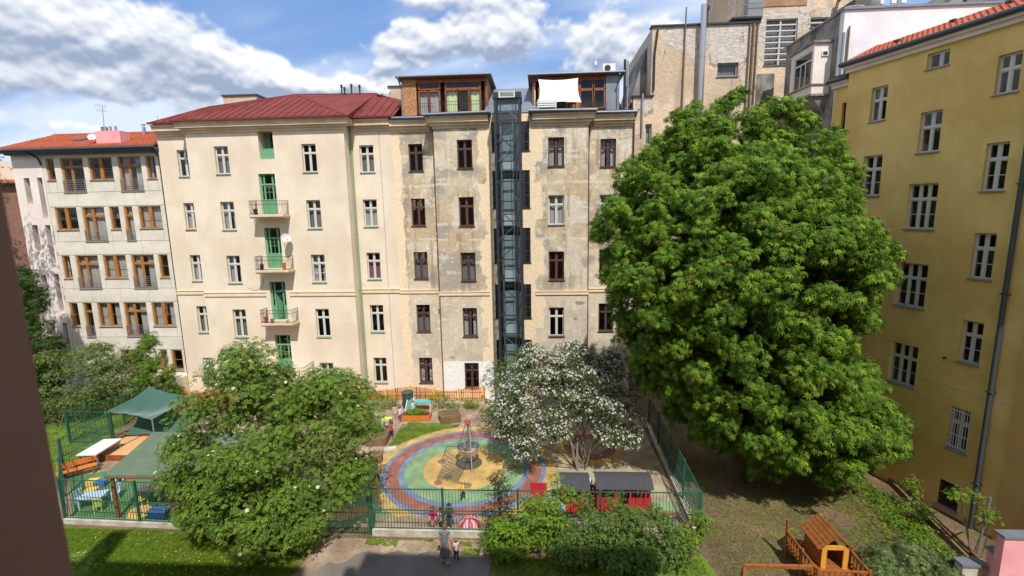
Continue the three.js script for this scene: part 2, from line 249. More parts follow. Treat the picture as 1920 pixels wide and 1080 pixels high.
// ---------------------------------------------------------------- cream house
{
  const b = thing('cream_house', 'cream plastered five storey house with green balcony doors and red metal roof', 'house');
  const colA = [-22.27, -21.29], colB = [-16.10, -15.11], colL = [-25.72, -24.75], colR = [-12.47, -11.47];
  const h1 = [], h2L = [], h2R = [];
  for (let i = 0; i < 5; i++) { h1.push([...colA, ...ROW1[i]], [...colB, ...ROW1[i]]); h2L.push([...colL, ...ROW2[i]]); h2R.push([...colR, ...ROW2[i]]); }
  const doors = [[-19.31, -18.15, 13.58, 16.33], [-19.31, -18.15, 9.78, 12.65], [-19.31, -18.15, 6.02, 8.83], [-19.31, -18.15, 2.0, 4.91]];
  const loggia = [-19.08, -18.04, 17.30, 19.19];
  mesh('wall', [wallWithHoles(-24.2, -13.1, 0, 19.9, [...h1, ...doors, loggia], Z1, TH), bx(-24.2, -23.82, 0, 19.9, Z2 - TH, Z1 - TH), bx(-13.48, -13.1, 0, 19.9, Z2 - TH, Z1 - TH)], M.cream, b);
  mesh('wall', wallWithHoles(-27.05, -24.2, 0, 19.9, h2L, Z2, TH), M.cream, b);
  mesh('wall', wallWithHoles(-13.1, -10.15, 0, 19.9, h2R, Z2, TH), M.cream, b);
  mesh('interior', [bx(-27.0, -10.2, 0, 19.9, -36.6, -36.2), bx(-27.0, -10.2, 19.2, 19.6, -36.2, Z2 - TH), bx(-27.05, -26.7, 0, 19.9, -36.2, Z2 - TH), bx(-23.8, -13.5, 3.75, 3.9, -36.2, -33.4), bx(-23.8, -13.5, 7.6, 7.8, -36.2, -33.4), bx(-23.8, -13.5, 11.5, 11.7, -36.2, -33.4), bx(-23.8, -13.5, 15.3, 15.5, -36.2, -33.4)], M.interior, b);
  mesh('side_wall', bx(-27.05, -26.7, 0, 19.9, -43, -36.6), M.cream, b);
  mesh('back_wall', bx(-27.05, -10.2, 0, 19.9, -43.2, -42.9), M.cream, b);
  // cornice and string course
  const corn = (x0, x1, z, e0, e1) => [bx(x0 - e0 * 0.1, x1 + e1 * 0.1, 19.12, 19.3, z, z + 0.1), bx(x0 - e0 * 0.22, x1 + e1 * 0.22, 19.3, 19.45, z, z + 0.22), bx(x0 - e0 * 0.4, x1 + e1 * 0.4, 19.45, 19.72, z, z + 0.42), bx(x0 - e0 * 0.46, x1 + e1 * 0.46, 19.72, 19.86, z, z + 0.5)];
  mesh('cornice', [...corn(-24.2, -13.1, Z1, 1, 1), ...corn(-27.05, -24.68, Z2, 0, 0), ...corn(-12.62, -10.15, Z2, 0, 0), bx(-24.66, -24.2, 19.45, 19.84, Z2, Z1), bx(-13.1, -12.64, 19.45, 19.84, Z2, Z1)], M.creamTrim, b);
  const crs = (x0, x1, z) => [bx(x0, x1, 8.03, 8.1, z, z + 0.09), bx(x0, x1, 7.90, 8.03, z, z + 0.045), bx(x0, x1, 7.78, 7.90, z, z + 0.075)];
  mesh('string_course', [...crs(-24.27, -19.6, Z1), ...crs(-17.85, -13.03, Z1), ...crs(-27.05, -24.28, Z2), ...crs(-13.02, -10.15, Z2)], M.creamTrim, b);
  // windows
  const cur = [['A', 0, M.curtainGrey], ['B', 0, null]];
  for (let i = 0; i < 5; i++) {
    win(b, [...colA, ...ROW1[i]], Z1, { sill: M.sillGreen, curtain: [M.curtainGrey, 'pair', 'pair', M.curtainGrey, 'pair'][i] });
    win(b, [...colB, ...ROW1[i]], Z1, { sill: M.sillGreen, curtain: [null, M.curtainGrey, 'pair', null, 'pair'][i], thinRows: i === 2 ? [0.34] : [] });
    const l = win(b, [...colL, ...ROW2[i]], Z2, { sill: i === 1 ? M.timber : M.sillGreen, curtain: [null, M.curtain, M.curtain, M.curtainGrey, null][i], curtainTop: 0.66 });
    if (i === 4) { const gr = []; for (let k = 0; k <= 8; k++) gr.push(bar(V(lerp(colL[0], colL[1], k / 8), 0.95, Z2 + 0.04), V(lerp(colL[0], colL[1], k / 8), 2.86, Z2 + 0.04), 0.014, 5)); for (let k = 0; k < 4; k++) gr.push(beam(V(colL[0], 1.1 + k * 0.53, Z2 + 0.04), V(colL[1], 1.1 + k * 0.53, Z2 + 0.04), 0.02, 0.03)); mesh('grille', gr, M.whitePaint, l); }
    win(b, [...colR, ...ROW2[i]], Z2, { sill: M.sillGreen, curtain: [M.curtainGrey, M.curtain, M.curtainPurple, null, null][i], curtainTop: 0.66 });
  }
  // balcony doors: three lights above, a leaf between side lights, boarded below
  doors.forEach(([x0, x1, y0, y1], k) => {
    const d = group('balcony_door', b), z = Z1 - 0.16, W = x1 - x0, H = y1 - y0, gs = [], open = k === 2;
    const cx = [x0, x0 + W * 0.24, x1 - W * 0.24, x1], ty = y0 + H * 0.74;
    for (const x of cx) gs.push(bx(clamp(x - 0.05, x0, x1 - 0.1), clamp(x - 0.05, x0, x1 - 0.1) + 0.1, y0, y1, z - 0.07, z));
    gs.push(bx(x0 + 0.1, x1 - 0.1, y1 - 0.08, y1, z - 0.06, z - 0.005), bx(x0 + 0.1, x1 - 0.1, ty - 0.06, ty + 0.06, z - 0.065, z + 0.02));
    for (let i = 0; i < 3; i++) {
      const a = Math.max(cx[i] + 0.05, x0 + 0.1), e = Math.min(cx[i + 1] - 0.05, x1 - 0.1), pm = (yy0, yy1) => { const g = new THREE.PlaneGeometry(e - a, yy1 - yy0); g.translate((a + e) / 2, (yy0 + yy1) / 2, z - 0.04); mesh('pane', g, M.glass, d); };
      pm(ty + 0.06, y1 - 0.08);
      if (open && i === 1) continue;
      pm(y0 + H * 0.36, ty - 0.06);
      gs.push(bx(a, e, y0 + H * 0.36 - 0.05, y0 + H * 0.36 + 0.03, z - 0.06, z - 0.01), bx(a, e, y0 + H * 0.55 - 0.012, y0 + H * 0.55 + 0.012, z - 0.05, z - 0.02));
      for (let q = 0, nb = Math.max(2, Math.round((e - a) / 0.11)); q < nb; q++) mesh('board', bx(lerp(a, e, q / nb) + 0.006, lerp(a, e, (q + 1) / nb) - 0.006, y0 + 0.05, y0 + H * 0.36 - 0.05, z - 0.05, z - 0.02), M.greenDoor, d);
    }
    gs.push(bx(x0 + 0.1, x1 - 0.1, y0, y0 + 0.05, z - 0.06, z - 0.004));
    if (!open) { const mx = (cx[1] + cx[2]) / 2, my = y0 + H * 0.545, t = new THREE.TorusGeometry(0.1, 0.014, 5, 4); t.translate(mx, my, z - 0.012); gs.push(t, bx(mx - 0.012, mx + 0.012, my + 0.1, ty - 0.06, z - 0.02, z), bx(mx - 0.012, mx + 0.012, y0 + H * 0.37, my - 0.1, z - 0.02, z)); }
    else { const l = bx(0, 0.5, y0 + 0.05, ty - 0.06, -0.04, 0); l.rotateY(1.15); l.translate(cx[1] + 0.02, 0, z - 0.03); gs.push(l); }
    mesh('frame', gs, M.greenDoor, d);
  });
  // top loggia with its green door set back
  {
    const d = group('loggia', b), z = Z1 - 0.9, [x0, x1, y0, y1] = loggia;
    mesh('lining', [bx(x0 - 0.05, x0, y0, y1, z, Z1 - TH), bx(x1, x1 + 0.05, y0, y1, z, Z1 - TH), bx(x0 - 0.05, x1 + 0.05, y0 - 0.06, y0, z, Z1 - TH), bx(x0 - 0.05, x1 + 0.05, y1, y1 + 0.05, z, Z1 - TH)], M.creamTrim, d);
    mesh('back_panel', [bx(x0, x1, y0, y0 + 0.7, z - 0.06, z), bx(x0, x0 + 0.35, y0 + 0.7, y1, z - 0.06, z), bx(x1 - 0.12, x1, y0 + 0.7, y1, z - 0.06, z), bx(x0 + 0.35, x1 - 0.12, y1 - 0.1, y1, z - 0.06, z), bx(x0 + 0.6, x0 + 0.68, y0 + 0.7, y1 - 0.1, z - 0.05, z - 0.01), bx(x0 + 0.35, x1 - 0.12, y0 + 1.2, y0 + 1.24, z - 0.05, z - 0.01)], M.greenDoor, d);
    const g = new THREE.PlaneGeometry(0.55, 1.05); g.translate(x0 + 0.64, y0 + 1.25, z - 0.03); mesh('pane', g, M.darkGlass, d);
    for (let k = 0; k < 9; k++) mesh('board', bx(lerp(x0, x1, k / 9) + 0.006, lerp(x0, x1, (k + 1) / 9) - 0.006, y0 + 0.03, y0 + 0.72, Z1 - 0.2, Z1 - 0.17), M.greenDoor, d);
    mesh('lintel', bx(x0 - 0.12, x1 + 0.12, y1 + 0.02, y1 + 0.12, Z1, Z1 + 0.08), M.creamTrim, d);
  }
  // balconies
  [13.55, 9.75, 5.99].forEach((y) => {
    const g = group('balcony', b);
    mesh('slab', [bx(-19.72, -17.3, y - 0.14, y, Z1, -32.02), bx(-19.66, -17.36, y - 0.24, y - 0.14, Z1, -32.1)], M.creamTrim, g);
    railing(g, [[-19.64, Z1 + 0.02], [-19.64, -32.08], [-17.38, -32.08], [-17.38, Z1 + 0.02]], y, 0.95, 0.115, M.iron, 'railing');
  });
  { const g = group('landing', b); mesh('slab', [bx(-19.6, -16.5, 1.76, 1.94, Z1, -31.4), bx(-19.2, -18.6, 0, 1.76, -32.9, -31.6), bx(-17.2, -16.7, 0, 1.76, -32.9, -31.6)], M.creamTrim, g); railing(g, [[-19.5, -31.45], [-16.55, -31.45], [-16.55, Z1 + 0.03]], 1.94, 1.0, 0.14); const st = []; for (let k = 0; k < 9; k++) st.push(bx(-20.1 - k * 0.28, -19.6 - k * 0.28 + 0.1, 0, 1.74 - k * 0.19, -32.9, -31.5)); mesh('stairs', st, M.creamTrim, g); }
  // roof
  const E0 = V(-27.15, 19.95, -33.42), E1 = V(-24.75, 19.95, -33.42), P0 = V(-24.75, 19.88, -32.42), P1 = V(-12.55, 19.88, -32.42), E4 = V(-12.55, 19.95, -33.42), E5 = V(-9.75, 19.95, -33.42), A = V(-25.9, 21.98, -38.3), B = V(-18.65, 22.62, -38), C = V(-12.4, 22.55, -38.2), C2 = V(-11.9, 22.2, -37.6), E6 = V(-9.75, 21.6, -36.6), K0 = V(-27.15, 19.95, -43.3), K1 = V(-9.75, 19.95, -43.3);
  const F = [[E0, E1, A], [E1, P0, B, A], [P0, P1, B], [P1, E4, C, B], [E4, E5, E6, C2], [E4, C2, C], [E0, A, K0], [A, B, C, K1, K0], [C, C2, E6, K1]];
  const roof = mesh('roof', tri(...F.map((f) => f.map((q) => q.toArray()))), M.redRoof, b);
  const upOf = (f) => { const n = V().crossVectors(V().subVectors(f[1], f[0]), V().subVectors(f[2], f[0])).normalize(); if (n.y < 0) n.negate(); const u = V(0, 1, 0).addScaledVector(n, -n.y).normalize(); return u; };
  const rb = mesh('seams', F.slice(0, 6).flatMap((f) => seams(f, upOf(f), 0.58, 0.02)), M.redRoof, roof); rb.userData.kind = 'stuff';
  mesh('ridge_cap', [[P0, B], [P1, B], [B, C], [A, B], [E0, A], [C, C2], [E4, C]].map(([p, q]) => bar(p, q, 0.05, 6)), M.redRoof, roof);
  mesh('gutter', [beam(P0, P1, 0.14, 0.12), beam(E0, E1, 0.14, 0.12), beam(E4, E5, 0.14, 0.12), beam(E1, P0, 0.12, 0.1), beam(P1, E4, 0.12, 0.1)], M.redRoof, roof);
  for (const [x, y, z, w] of [[-22.0, 20.98, -35.3, 0.85], [-11.8, 20.72, -35.25, 1.0]]) { const s = group('skylight', roof, [x, y, z]); const f = new THREE.BoxGeometry(w, 0.1, 0.75); f.rotateX(0.43); mesh('frame', f, M.darkZinc, s); const p = new THREE.BoxGeometry(w - 0.16, 0.03, 0.58); p.rotateX(0.43); p.translate(0, 0.06, 0.02); mesh('pane', p, M.darkGlass, s); }
  const par = group('parapet_chimney', roof); mesh('stack', bx(-24.7, -22.0, 20.8, 22.75, -39.6, -38.4), M.backWall, par); mesh('cap', bx(-24.8, -21.9, 22.75, 22.85, -39.7, -38.3), M.darkZinc, par);
  const par2 = group('parapet_chimney', roof); mesh('stack', bx(-11.3, -9.6, 20.8, 22.9, -38.9, -37.9), M.backWall, par2); mesh('cap', bx(-11.4, -9.5, 22.9, 22.99, -39, -37.8), M.darkZinc, par2);
  // downpipe and cable
  pipe(b, [V(-12.98, 19.8, -33.45), V(-12.98, 19.4, -33.86), V(-12.98, 0.05, -33.86)], 0.06, M.greenPipe);
  mesh('cable', bar(V(-11.02, 19.2, Z2 + 0.02), V(-10.95, 0.3, Z2 + 0.02), 0.015, 5), M.sillGrey, b);
  mesh('cable', tube([V(-20.95, 8.45, Z1 + 0.02), V(-20.4, 8.2, Z1 + 0.02), V(-19.9, 8.5, Z1 + 0.02), V(-19.6, 9.2, Z1 + 0.02)], 0.012, 16, 4), M.sillGrey, b);
}
// rooftop pipes, aerials and dishes
for (const [x, h, z, l] of [[-15.0, 0.75, -38.0, 'leftmost of the thin black flue pipes on the red roof ridge'], [-14.74, 0.55, -37.9, 'shortest black flue pipe in the row on the red roof ridge'], [-14.27, 0.8, -38.1, 'tallest black flue pipe on the red roof ridge'], [-13.6, 0.7, -38.0, 'black flue pipe nearest the satellite dish on the red roof ridge']]) {
  const t = thing('flue_pipe', l, 'flue pipe', [x, 22.4, z], 0, 'black flue pipes on the red roof'); mesh('pipe', bar(V(0, -0.1, 0), V(0, h, 0), 0.055, 10), M.iron, t); const c = new THREE.ConeGeometry(0.12, 0.1, 10); c.translate(0, h + 0.06, 0); mesh('cowl', [c, bar(V(0, h - 0.16, 0), V(0, h - 0.06, 0), 0.09, 10)], M.iron, t);
}
function dish(name, pos, r, yaw, label, mount) {
  const t = thing(name, label, 'satellite dish', pos, yaw); const g = new THREE.LatheGeometry(Array.from({ length: 9 }, (_, i) => new THREE.Vector2(r * i / 8 + 0.001, 0.28 * r * (i / 8) ** 2)), 28); g.rotateX(Math.PI / 2 - 0.5); mesh('reflector', g, M.dishMat ??= std([0.62, 0.62, 0.63], 0.5, { side: THREE.DoubleSide }), t);
  mesh('arm', [bar(V(0, -r * 0.85, -r * 0.2), V(0, -r * 0.1, r * 0.95), 0.018, 6)], M.galv, t); const l = new THREE.CylinderGeometry(0.035, 0.035, 0.12, 10); l.rotateX(1.2); l.translate(0, -r * 0.08, r * 0.95); mesh('receiver', l, M.galv, t);
  mesh('bracket', mount.map(([a, c]) => bar(V(...a), V(...c), 0.025, 6)), M.galv, t); return t;
}
dish('satellite_dish', [-17.5, 11.9, -32.45], 0.34, 0.9, 'white satellite dish beside the third floor green balcony door', [[[0, 0, -0.05], [0.35, -0.05, -0.5]], [[0.0, -0.3, -0.1], [0.1, -0.6, -0.55]]]);
dish('satellite_dish', [-11.75, 22.75, -37.7], 0.55, 0.7, 'white satellite dish on the red roof beside the rooftop flat', [[[0, -0.05, -0.05], [0, -0.55, -0.12]]]);

// ---------------------------------------------------------------- weathered house with the lift
const weathered = (() => {
  const t = tex(1024, (u, v) => {
    const x = -10.2 + u * 16.6, y = v * 20, X = x * 1.0, Y = y * 1.0;
    const n1 = fbm(X * 0.55, Y * 0.55, 1.5, 5), n2 = fbm(X * 0.9 + 9, Y * 0.8, 4.2, 5), n3 = fbm(X * 3, Y * 3, 8.1, 4), f = fbm(X * 14, Y * 14, 2, 2), st = fbm(X * 3.5, Y * 0.35, 6, 4);
    let c = c255(212, 200, 178);
    const cell = hash3(Math.floor((X + n3 * 0.5) / 1.9 + 100), Math.floor((Y + n2 * 0.7) / 1.85 + 40), 7);
    const high = sst(7.2, 8.6, y + (n1 - 0.5) * 2);
    c = mix3(c, c255(188, 165, 132), clamp(sst(0.42, 0.62, n1 + (cell - 0.5) * 0.35) * 0.75) * (0.25 + 0.75 * high));
    c = mix3(c, c255(166, 158, 144), clamp(sst(0.46, 0.64, n2 + (hash3(Math.floor((X + n2) / 2.3 + 50), Math.floor((Y + n3 * 0.5) / 1.85 + 20), 9) - 0.5) * 0.3)) * (0.35 + 0.55 * high));
    c = mix3(c, c255(120, 108, 92), sst(0.56, 0.74, st) * 0.38 * high);
    c = mix3(c, c255(228, 220, 202), sst(0.60, 0.72, n3) * 0.6);
    // patched bands at the floors, filled cracks
    for (const yy of [15.35, 11.6, 17.35]) c = mix3(c, c255(222, 214, 196), (1 - sst(0.03, 0.12, Math.abs(y - yy + (n1 - 0.5) * 0.5))) * 0.75 * sst(0.4, 0.5, n2));
    const cr = Math.abs(fbm(X * 1.1 + 20, Y * 1.1, 11, 5) - 0.5); c = mix3(c, c255(110, 104, 96), (1 - sst(0.002, 0.009, cr)) * 0.55 * sst(0.5, 0.6, fbm(X * 0.4, Y * 0.4, 3, 2)));
    for (let k = 0; k < 9; k++) { const px = -6.5 + hash3(k, 2, 2) * 9.5, py = 3 + hash3(k, 5, 1) * 5, rx = 0.12 + hash3(k, 7, 3) * 0.3, ry = 0.05 + hash3(k, 8, 1) * 0.12; const q = ((x - px) / rx) ** 2 + ((y - py) / ry) ** 2 + (n3 - 0.5) * 1.6; c = mix3(c, c255(138, 130, 120), (1 - sst(0.7, 1.1, q)) * 0.8); }
    // new smooth render: the strip to the cream house and both sides of the lift, clean base
    const ed = (n3 - 0.5) * 0.5 + (n1 - 0.5) * 0.5; const strip = (a, b) => sst(a - 0.06, a + 0.06, x + ed) * (1 - sst(b - 0.06, b + 0.06, x + ed));
    const liftY = ((y - 0.4) % 3.78 + 3.78) % 3.78, wide = liftY > 1.2 && liftY < 3.6 ? 0.34 : -0.16;
    const nw = Math.max(1 - sst(-9.62, -9.5, x + ed * 0.7), strip(-3.75 - wide * 0.8, -0.1 + wide));
    c = mix3(c, c255(238, 216, 182), nw);
    c = mix3(c, c255(234, 214, 184), (1 - sst(1.2, 3.2, y + (n1 - 0.5) * 3)) * 0.75);
    if (x > -6.97 && x < -3.0 && y < 2.92) c = c255(240, 238, 234);
    const k = 0.93 + f * 0.14; return [c[0] * k, c[1] * k, c[2] * k];
  }, 1 / 16.6, 1 / 20, true, 1024);
  t.offset.set(10.2 / 16.6, 0);
  return mapped(t, 0.95, { bumpMap: bumpTex, bumpScale: 0.012 });
})();
{
  const b = thing('weathered_house', 'house with stained patchy grey and ochre plaster behind the glass lift tower', 'house');
  const colS = [-9.03, -8.03], colC = [-5.465, -4.44], colE = [0.61, 1.66], colG = [4.16, 5.21];
  const land = [[17.41, 19.72], [13.68, 16.18], [9.96, 12.36], [6.05, 8.48], [2.2, 4.51]].map(([a, c]) => [-3.13, -0.62, a, Math.min(c, 19.3)]);
  const h1 = [], hl = [], hr = [];
  for (let i = 0; i < 5; i++) { h1.push([...colC, ...ROW1[i]], [...colE, ...ROW1[i]], land[i]); hl.push([...colS, ...ROW2[i]]); hr.push([...colG, ...ROW2[i]]); }
  mesh('wall', [wallWithHoles(-7.0, 3.25, 0, 19.8, h1, Z1, TH), bx(-7.0, -6.62, 0, 19.8, Z2 - TH, Z1 - TH), bx(2.87, 3.25, 0, 19.8, Z2 - TH, Z1 - TH)], weathered, b);
  mesh('wall', wallWithHoles(-10.15, -7.0, 0, 19.8, hl, Z2 + 0.002, TH), weathered, b);
  mesh('wall', wallWithHoles(3.25, 6.4, 0, 19.8, hr, Z2, TH), weathered, b);
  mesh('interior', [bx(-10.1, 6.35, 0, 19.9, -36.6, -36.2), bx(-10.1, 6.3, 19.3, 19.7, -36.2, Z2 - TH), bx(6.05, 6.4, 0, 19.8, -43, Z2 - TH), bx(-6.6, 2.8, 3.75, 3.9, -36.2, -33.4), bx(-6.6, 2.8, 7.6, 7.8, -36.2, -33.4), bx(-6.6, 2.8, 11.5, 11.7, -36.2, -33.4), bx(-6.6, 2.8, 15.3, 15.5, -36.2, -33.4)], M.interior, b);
  mesh('back_wall', bx(-10.1, 6.4, 0, 19.8, -43.2, -42.9), M.cream, b);
  const corn = (x0, x1, z, e0, e1) => [bx(x0 - e0 * 0.08, x1 + e1 * 0.08, 18.98, 19.14, z, z + 0.08), bx(x0 - e0 * 0.2, x1 + e1 * 0.2, 19.14, 19.34, z, z + 0.2), bx(x0 - e0 * 0.36, x1 + e1 * 0.36, 19.34, 19.6, z, z + 0.38), bx(x0 - e0 * 0.42, x1 + e1 * 0.42, 19.6, 19.72, z, z + 0.46)];
  mesh('cornice', [...corn(-7.0, -3.3, Z1, 1, 0), ...corn(-10.15, -7.43, Z2, 0, 0), bx(-7.4, -7.0, 19.34, 19.7, Z2, Z1)], M.creamTrim, b); mesh('cornice', [...corn(-0.4, 3.25, Z1, 0, 1), ...corn(3.68, 6.4, Z2, 0, 0), bx(3.25, 3.65, 19.34, 19.7, Z2, Z1)], M.creamTrim, b);
  const crs = (x0, x1, z) => [bx(x0, x1, 7.94, 8.0, z, z + 0.08), bx(x0, x1, 7.82, 7.94, z, z + 0.04), bx(x0, x1, 7.72, 7.82, z, z + 0.07)];
  mesh('string_course', [...crs(-7.08, -3.5, Z1), ...crs(-0.3, 3.33, Z1), ...crs(-10.15, -7.09, Z2), ...crs(3.34, 6.4, Z2)], M.creamTrim, b);
  for (let i = 0; i < 5; i++) {
    win(b, [...colS, ...ROW2[i]], Z2, { frame: [M.brownWindow, M.redWindow, M.brownWindow, M.brownWindow, M.brownWindow][i], sill: M.brownWindow, curtain: [null, null, M.curtainGrey, M.curtainGrey, 'pair'][i], curtainTop: 0.7, thinRows: i === 4 ? [0.34] : [] });
    win(b, [...colC, ...ROW1[i]], Z1, { frame: i === 1 ? M.redWindow : M.brownWindow, sill: M.brownWindow, curtain: [null, null, M.curtainGrey, 'pair', null][i], thinRows: i === 4 ? [0.34] : [] });
    win(b, [...colE, ...ROW1[i]], Z1, { frame: [M.brownWindow, M.window, M.redWindow, M.window, M.brownWindow][i], sill: [M.brownWindow, M.sillGrey, M.redWindow, M.redWindow, M.brownWindow][i], curtain: ['pair', M.curtain, null, null, null][i] });
    win(b, [...colG, ...ROW2[i]], Z2, { frame: [M.brownWindow, M.window, M.redWindow, M.brownWindow, M.brownWindow][i], sill: M.brownWindow, curtain: ['pair', 'pair', null, null, null][i] });
    const [x0, x1, y0, y1] = land[i];
    win(b, land[i], Z1, { name: 'landing_window', frame: M.steel, cols: [0, 0.16, 0.84, 1], rows: [0, 0.33, 0.66, 1], glass: M.darkGlass, sill: M.steel, depth: 0.06, sillOut: 0.05 });
    for (const xx of [x0 + 0.2, x1 - 0.2]) mesh('louvre_slats', Array.from({ length: 12 }, (_, k) => bx(xx - 0.13, xx + 0.13, y0 + 0.12 + k * (y1 - y0 - 0.2) / 12, y0 + 0.15 + k * (y1 - y0 - 0.2) / 12, Z1 - 0.05, Z1 - 0.02)), M.iron, b).userData.kind = 'stuff';
  }
  // eaves, gutters, low roofs
  mesh('roof_edge', [bx(-7.55, -3.1, 19.72, 19.82, Z1 - 0.5, Z1 + 0.58), bx(-0.65, 3.75, 19.72, 19.82, Z1 - 0.5, Z1 + 0.58), bx(-10.1, -7.55, 19.74, 19.84, Z2 - 0.4, Z2 + 0.56), bx(3.75, 6.5, 19.74, 19.84, Z2 - 0.4, Z2 + 0.56)], M.darkZinc, b);
  mesh('gutter', [bar(V(-7.6, 19.8, Z1 + 0.6), V(-3.1, 19.86, Z1 + 0.6), 0.08, 10), bar(V(-0.65, 19.86, Z1 + 0.6), V(3.75, 19.8, Z1 + 0.6), 0.08, 10), bar(V(-9.9, 19.84, Z2 + 0.58), V(-7.6, 19.82, Z2 + 0.58), 0.08, 10), bar(V(3.75, 19.82, Z2 + 0.58), V(6.5, 19.8, Z2 + 0.58), 0.08, 10)], M.zinc, b);
  mesh('terrace', bx(-9.4, 6.2, 19.82, 20.0, -42.9, Z2 + 0.3), M.darkZinc, b);
  mesh('terrace', [bx(-6.9, -3.2, 19.82, 19.98, Z2 + 0.3, Z1 + 0.3), bx(-0.6, 3.1, 19.82, 19.98, Z2 + 0.3, Z1 + 0.3)], M.darkZinc, b);
  const zr = mesh('zinc_roof', tri([[-3.6, 19.9, -33.2], [-0.1, 19.9, -33.2], [-0.1, 22.3, -37], [-3.6, 22.3, -37]], [[-3.6, 19.9, -33.2], [-3.6, 22.3, -37], [-3.6, 19.9, -37]], [[-0.1, 19.9, -33.2], [-0.1, 19.9, -37], [-0.1, 22.3, -37]]), M.zinc, b);
  mesh('red_roof', tri([[5.5, 19.9, -33.5], [6.65, 19.9, -33.5], [6.65, 19.9, -38], [5.5, 21.4, -36]], [[5.5, 19.9, -33.5], [5.5, 21.4, -36], [5.5, 19.9, -38]]), M.redRoof, b);
  mesh('hopper', [bar(V(-7.25, 19.75, Z1 + 0.5), V(-7.12, 19.1, Z2 + 0.75), 0.06, 8)], M.iron, b);
  pipe(b, [V(-7.12, 19.1, Z2 + 0.75), V(-7.1, 18.6, Z2 + 0.1), V(-7.1, 0.1, Z2 + 0.1)], 0.055, M.iron);
  pipe(b, [V(3.55, 19.75, Z1 + 0.5), V(3.42, 19.2, Z2 + 0.5), V(3.36, 18.7, Z2 + 0.1), V(3.36, 0.1, Z2 + 0.1)], 0.055, M.brownWindow);
  pipe(b, [V(6.42, 19.7, Z2 + 0.5), V(6.35, 19.2, Z2 + 0.1), V(6.35, 8, Z2 + 0.1)], 0.05, M.iron);
}
// ---------------------------------------------------------------- glass lift tower
{
  const b = thing('lift_tower', 'dark steel and glass lift tower in front of the stained house', 'lift tower');
  const x0 = -2.78, x1 = -1.12, z0 = -32.9, z1 = -31.2, top = 20.75, ys = [0.05]; for (let y = 19.1 - 15 * 1.245; y < 19.3; y += 1.245) ys.push(y);
  ys.push(20.35);
  mesh('corner_post', [bx(x0, x0 + 0.14, 0, 20.4, z1 - 0.14, z1)], M.steel, b); mesh('corner_post', [bx(x1 - 0.14, x1, 0, 20.4, z1 - 0.14, z1)], M.steel, b); mesh('corner_post', [bx(x0, x0 + 0.14, 0, 20.4, z0, z0 + 0.14)], M.steel, b); mesh('corner_post', [bx(x1 - 0.14, x1, 0, 20.4, z0, z0 + 0.14)], M.steel, b);
  for (let i = 0; i < ys.length - 1; i++) {
    const y = ys[i], t = ys[i + 1];
    mesh('cross_rail', [bx(x0 + 0.14, x1 - 0.14, y - 0.035, y + 0.035, z1 - 0.1, z1 - 0.02), bx(x0 + 0.03, x0 + 0.09, y - 0.035, y + 0.035, z0 + 0.14, z1 - 0.14), bx(x1 - 0.09, x1 - 0.03, y - 0.035, y + 0.035, z0 + 0.14, z1 - 0.14)], M.steel, b);
    const p = new THREE.PlaneGeometry(x1 - x0 - 0.28, t - y - 0.07); p.translate((x0 + x1) / 2, (y + t) / 2, z1 - 0.03); mesh('pane', p, M.glassTint, b);
    for (const xx of [x0 + 0.05, x1 - 0.05]) { const q = new THREE.PlaneGeometry(z1 - z0 - 0.28, t - y - 0.07); q.rotateY(Math.PI / 2); q.translate(xx, (y + t) / 2, (z0 + z1) / 2); mesh('pane', q, M.glassTint, b); }
    if (i % 2 === 0 || i > 13) mesh('brace', bar(i % 4 ? V(x0 + 0.15, y, z1 - 0.2) : V(x1 - 0.15, y, z1 - 0.2), i % 4 ? V(x1 - 0.15, t, z1 - 0.2) : V(x0 + 0.15, t, z1 - 0.2), 0.022, 6), M.galv, b);
  }
  mesh('guide_rail', [bx(x0 + 0.3, x0 + 0.38, 0.1, 20.2, -32.2, -32.1), bx(x1 - 0.38, x1 - 0.3, 0.1, 20.2, -32.2, -32.1), bx(x1 - 0.56, x1 - 0.52, 0.1, 20.2, -32.0, -31.96)], M.galv, b);
  for (const [a, c] of [[16.11, 16.7], [12.55, 13.26], [8.77, 9.55], [4.85, 5.77], [1.1, 2.0]]) { mesh('landing_panel', bx(x0 + 0.42, x1 - 0.42, a, c, -32.5, -32.46), M.whitePaint, b); mesh('landing_panel', bx(x0 + 0.2, x1 - 0.2, a - 0.42, a - 0.06, -32.5, -32.46), M.steel, b); mesh('landing_door', bx(x0 + 0.42, x1 - 0.42, c + 0.05, c + 2.35, -32.56, -32.52), M.landing ??= std([0.42, 0.45, 0.45], 0.6), b); mesh('landing_side', bx(x0 + 0.16, x0 + 0.4, a, c + 2.3, -32.6, -32.56), M.sillGrey, b); mesh('landing_side', bx(x1 - 0.4, x1 - 0.16, a, c + 2.3, -32.6, -32.56), M.sillGrey, b); }
  const cap = group('cap', b); mesh('hood', [bx(x0 - 0.05, x1 + 0.05, 20.4, top, z0 - 0.2, z1 + 0.05)], M.steel, cap);
  mesh('grille_frame', [bx(-2.45, -1.45, 20.42, 20.46, z1 + 0.05, z1 + 0.1), bx(-2.45, -1.45, 20.74, 20.78, z1 + 0.05, z1 + 0.1), bx(-2.45, -2.38, 20.46, 20.74, z1 + 0.05, z1 + 0.1), bx(-1.52, -1.45, 20.46, 20.74, z1 + 0.05, z1 + 0.1)], M.whitePaint, cap);
  for (let k = 0; k < 4; k++) mesh('slat', bx(-2.38, -1.52, 20.48 + k * 0.07, 20.5 + k * 0.07, z1 + 0.05, z1 + 0.085), M.whitePaint, cap);
}
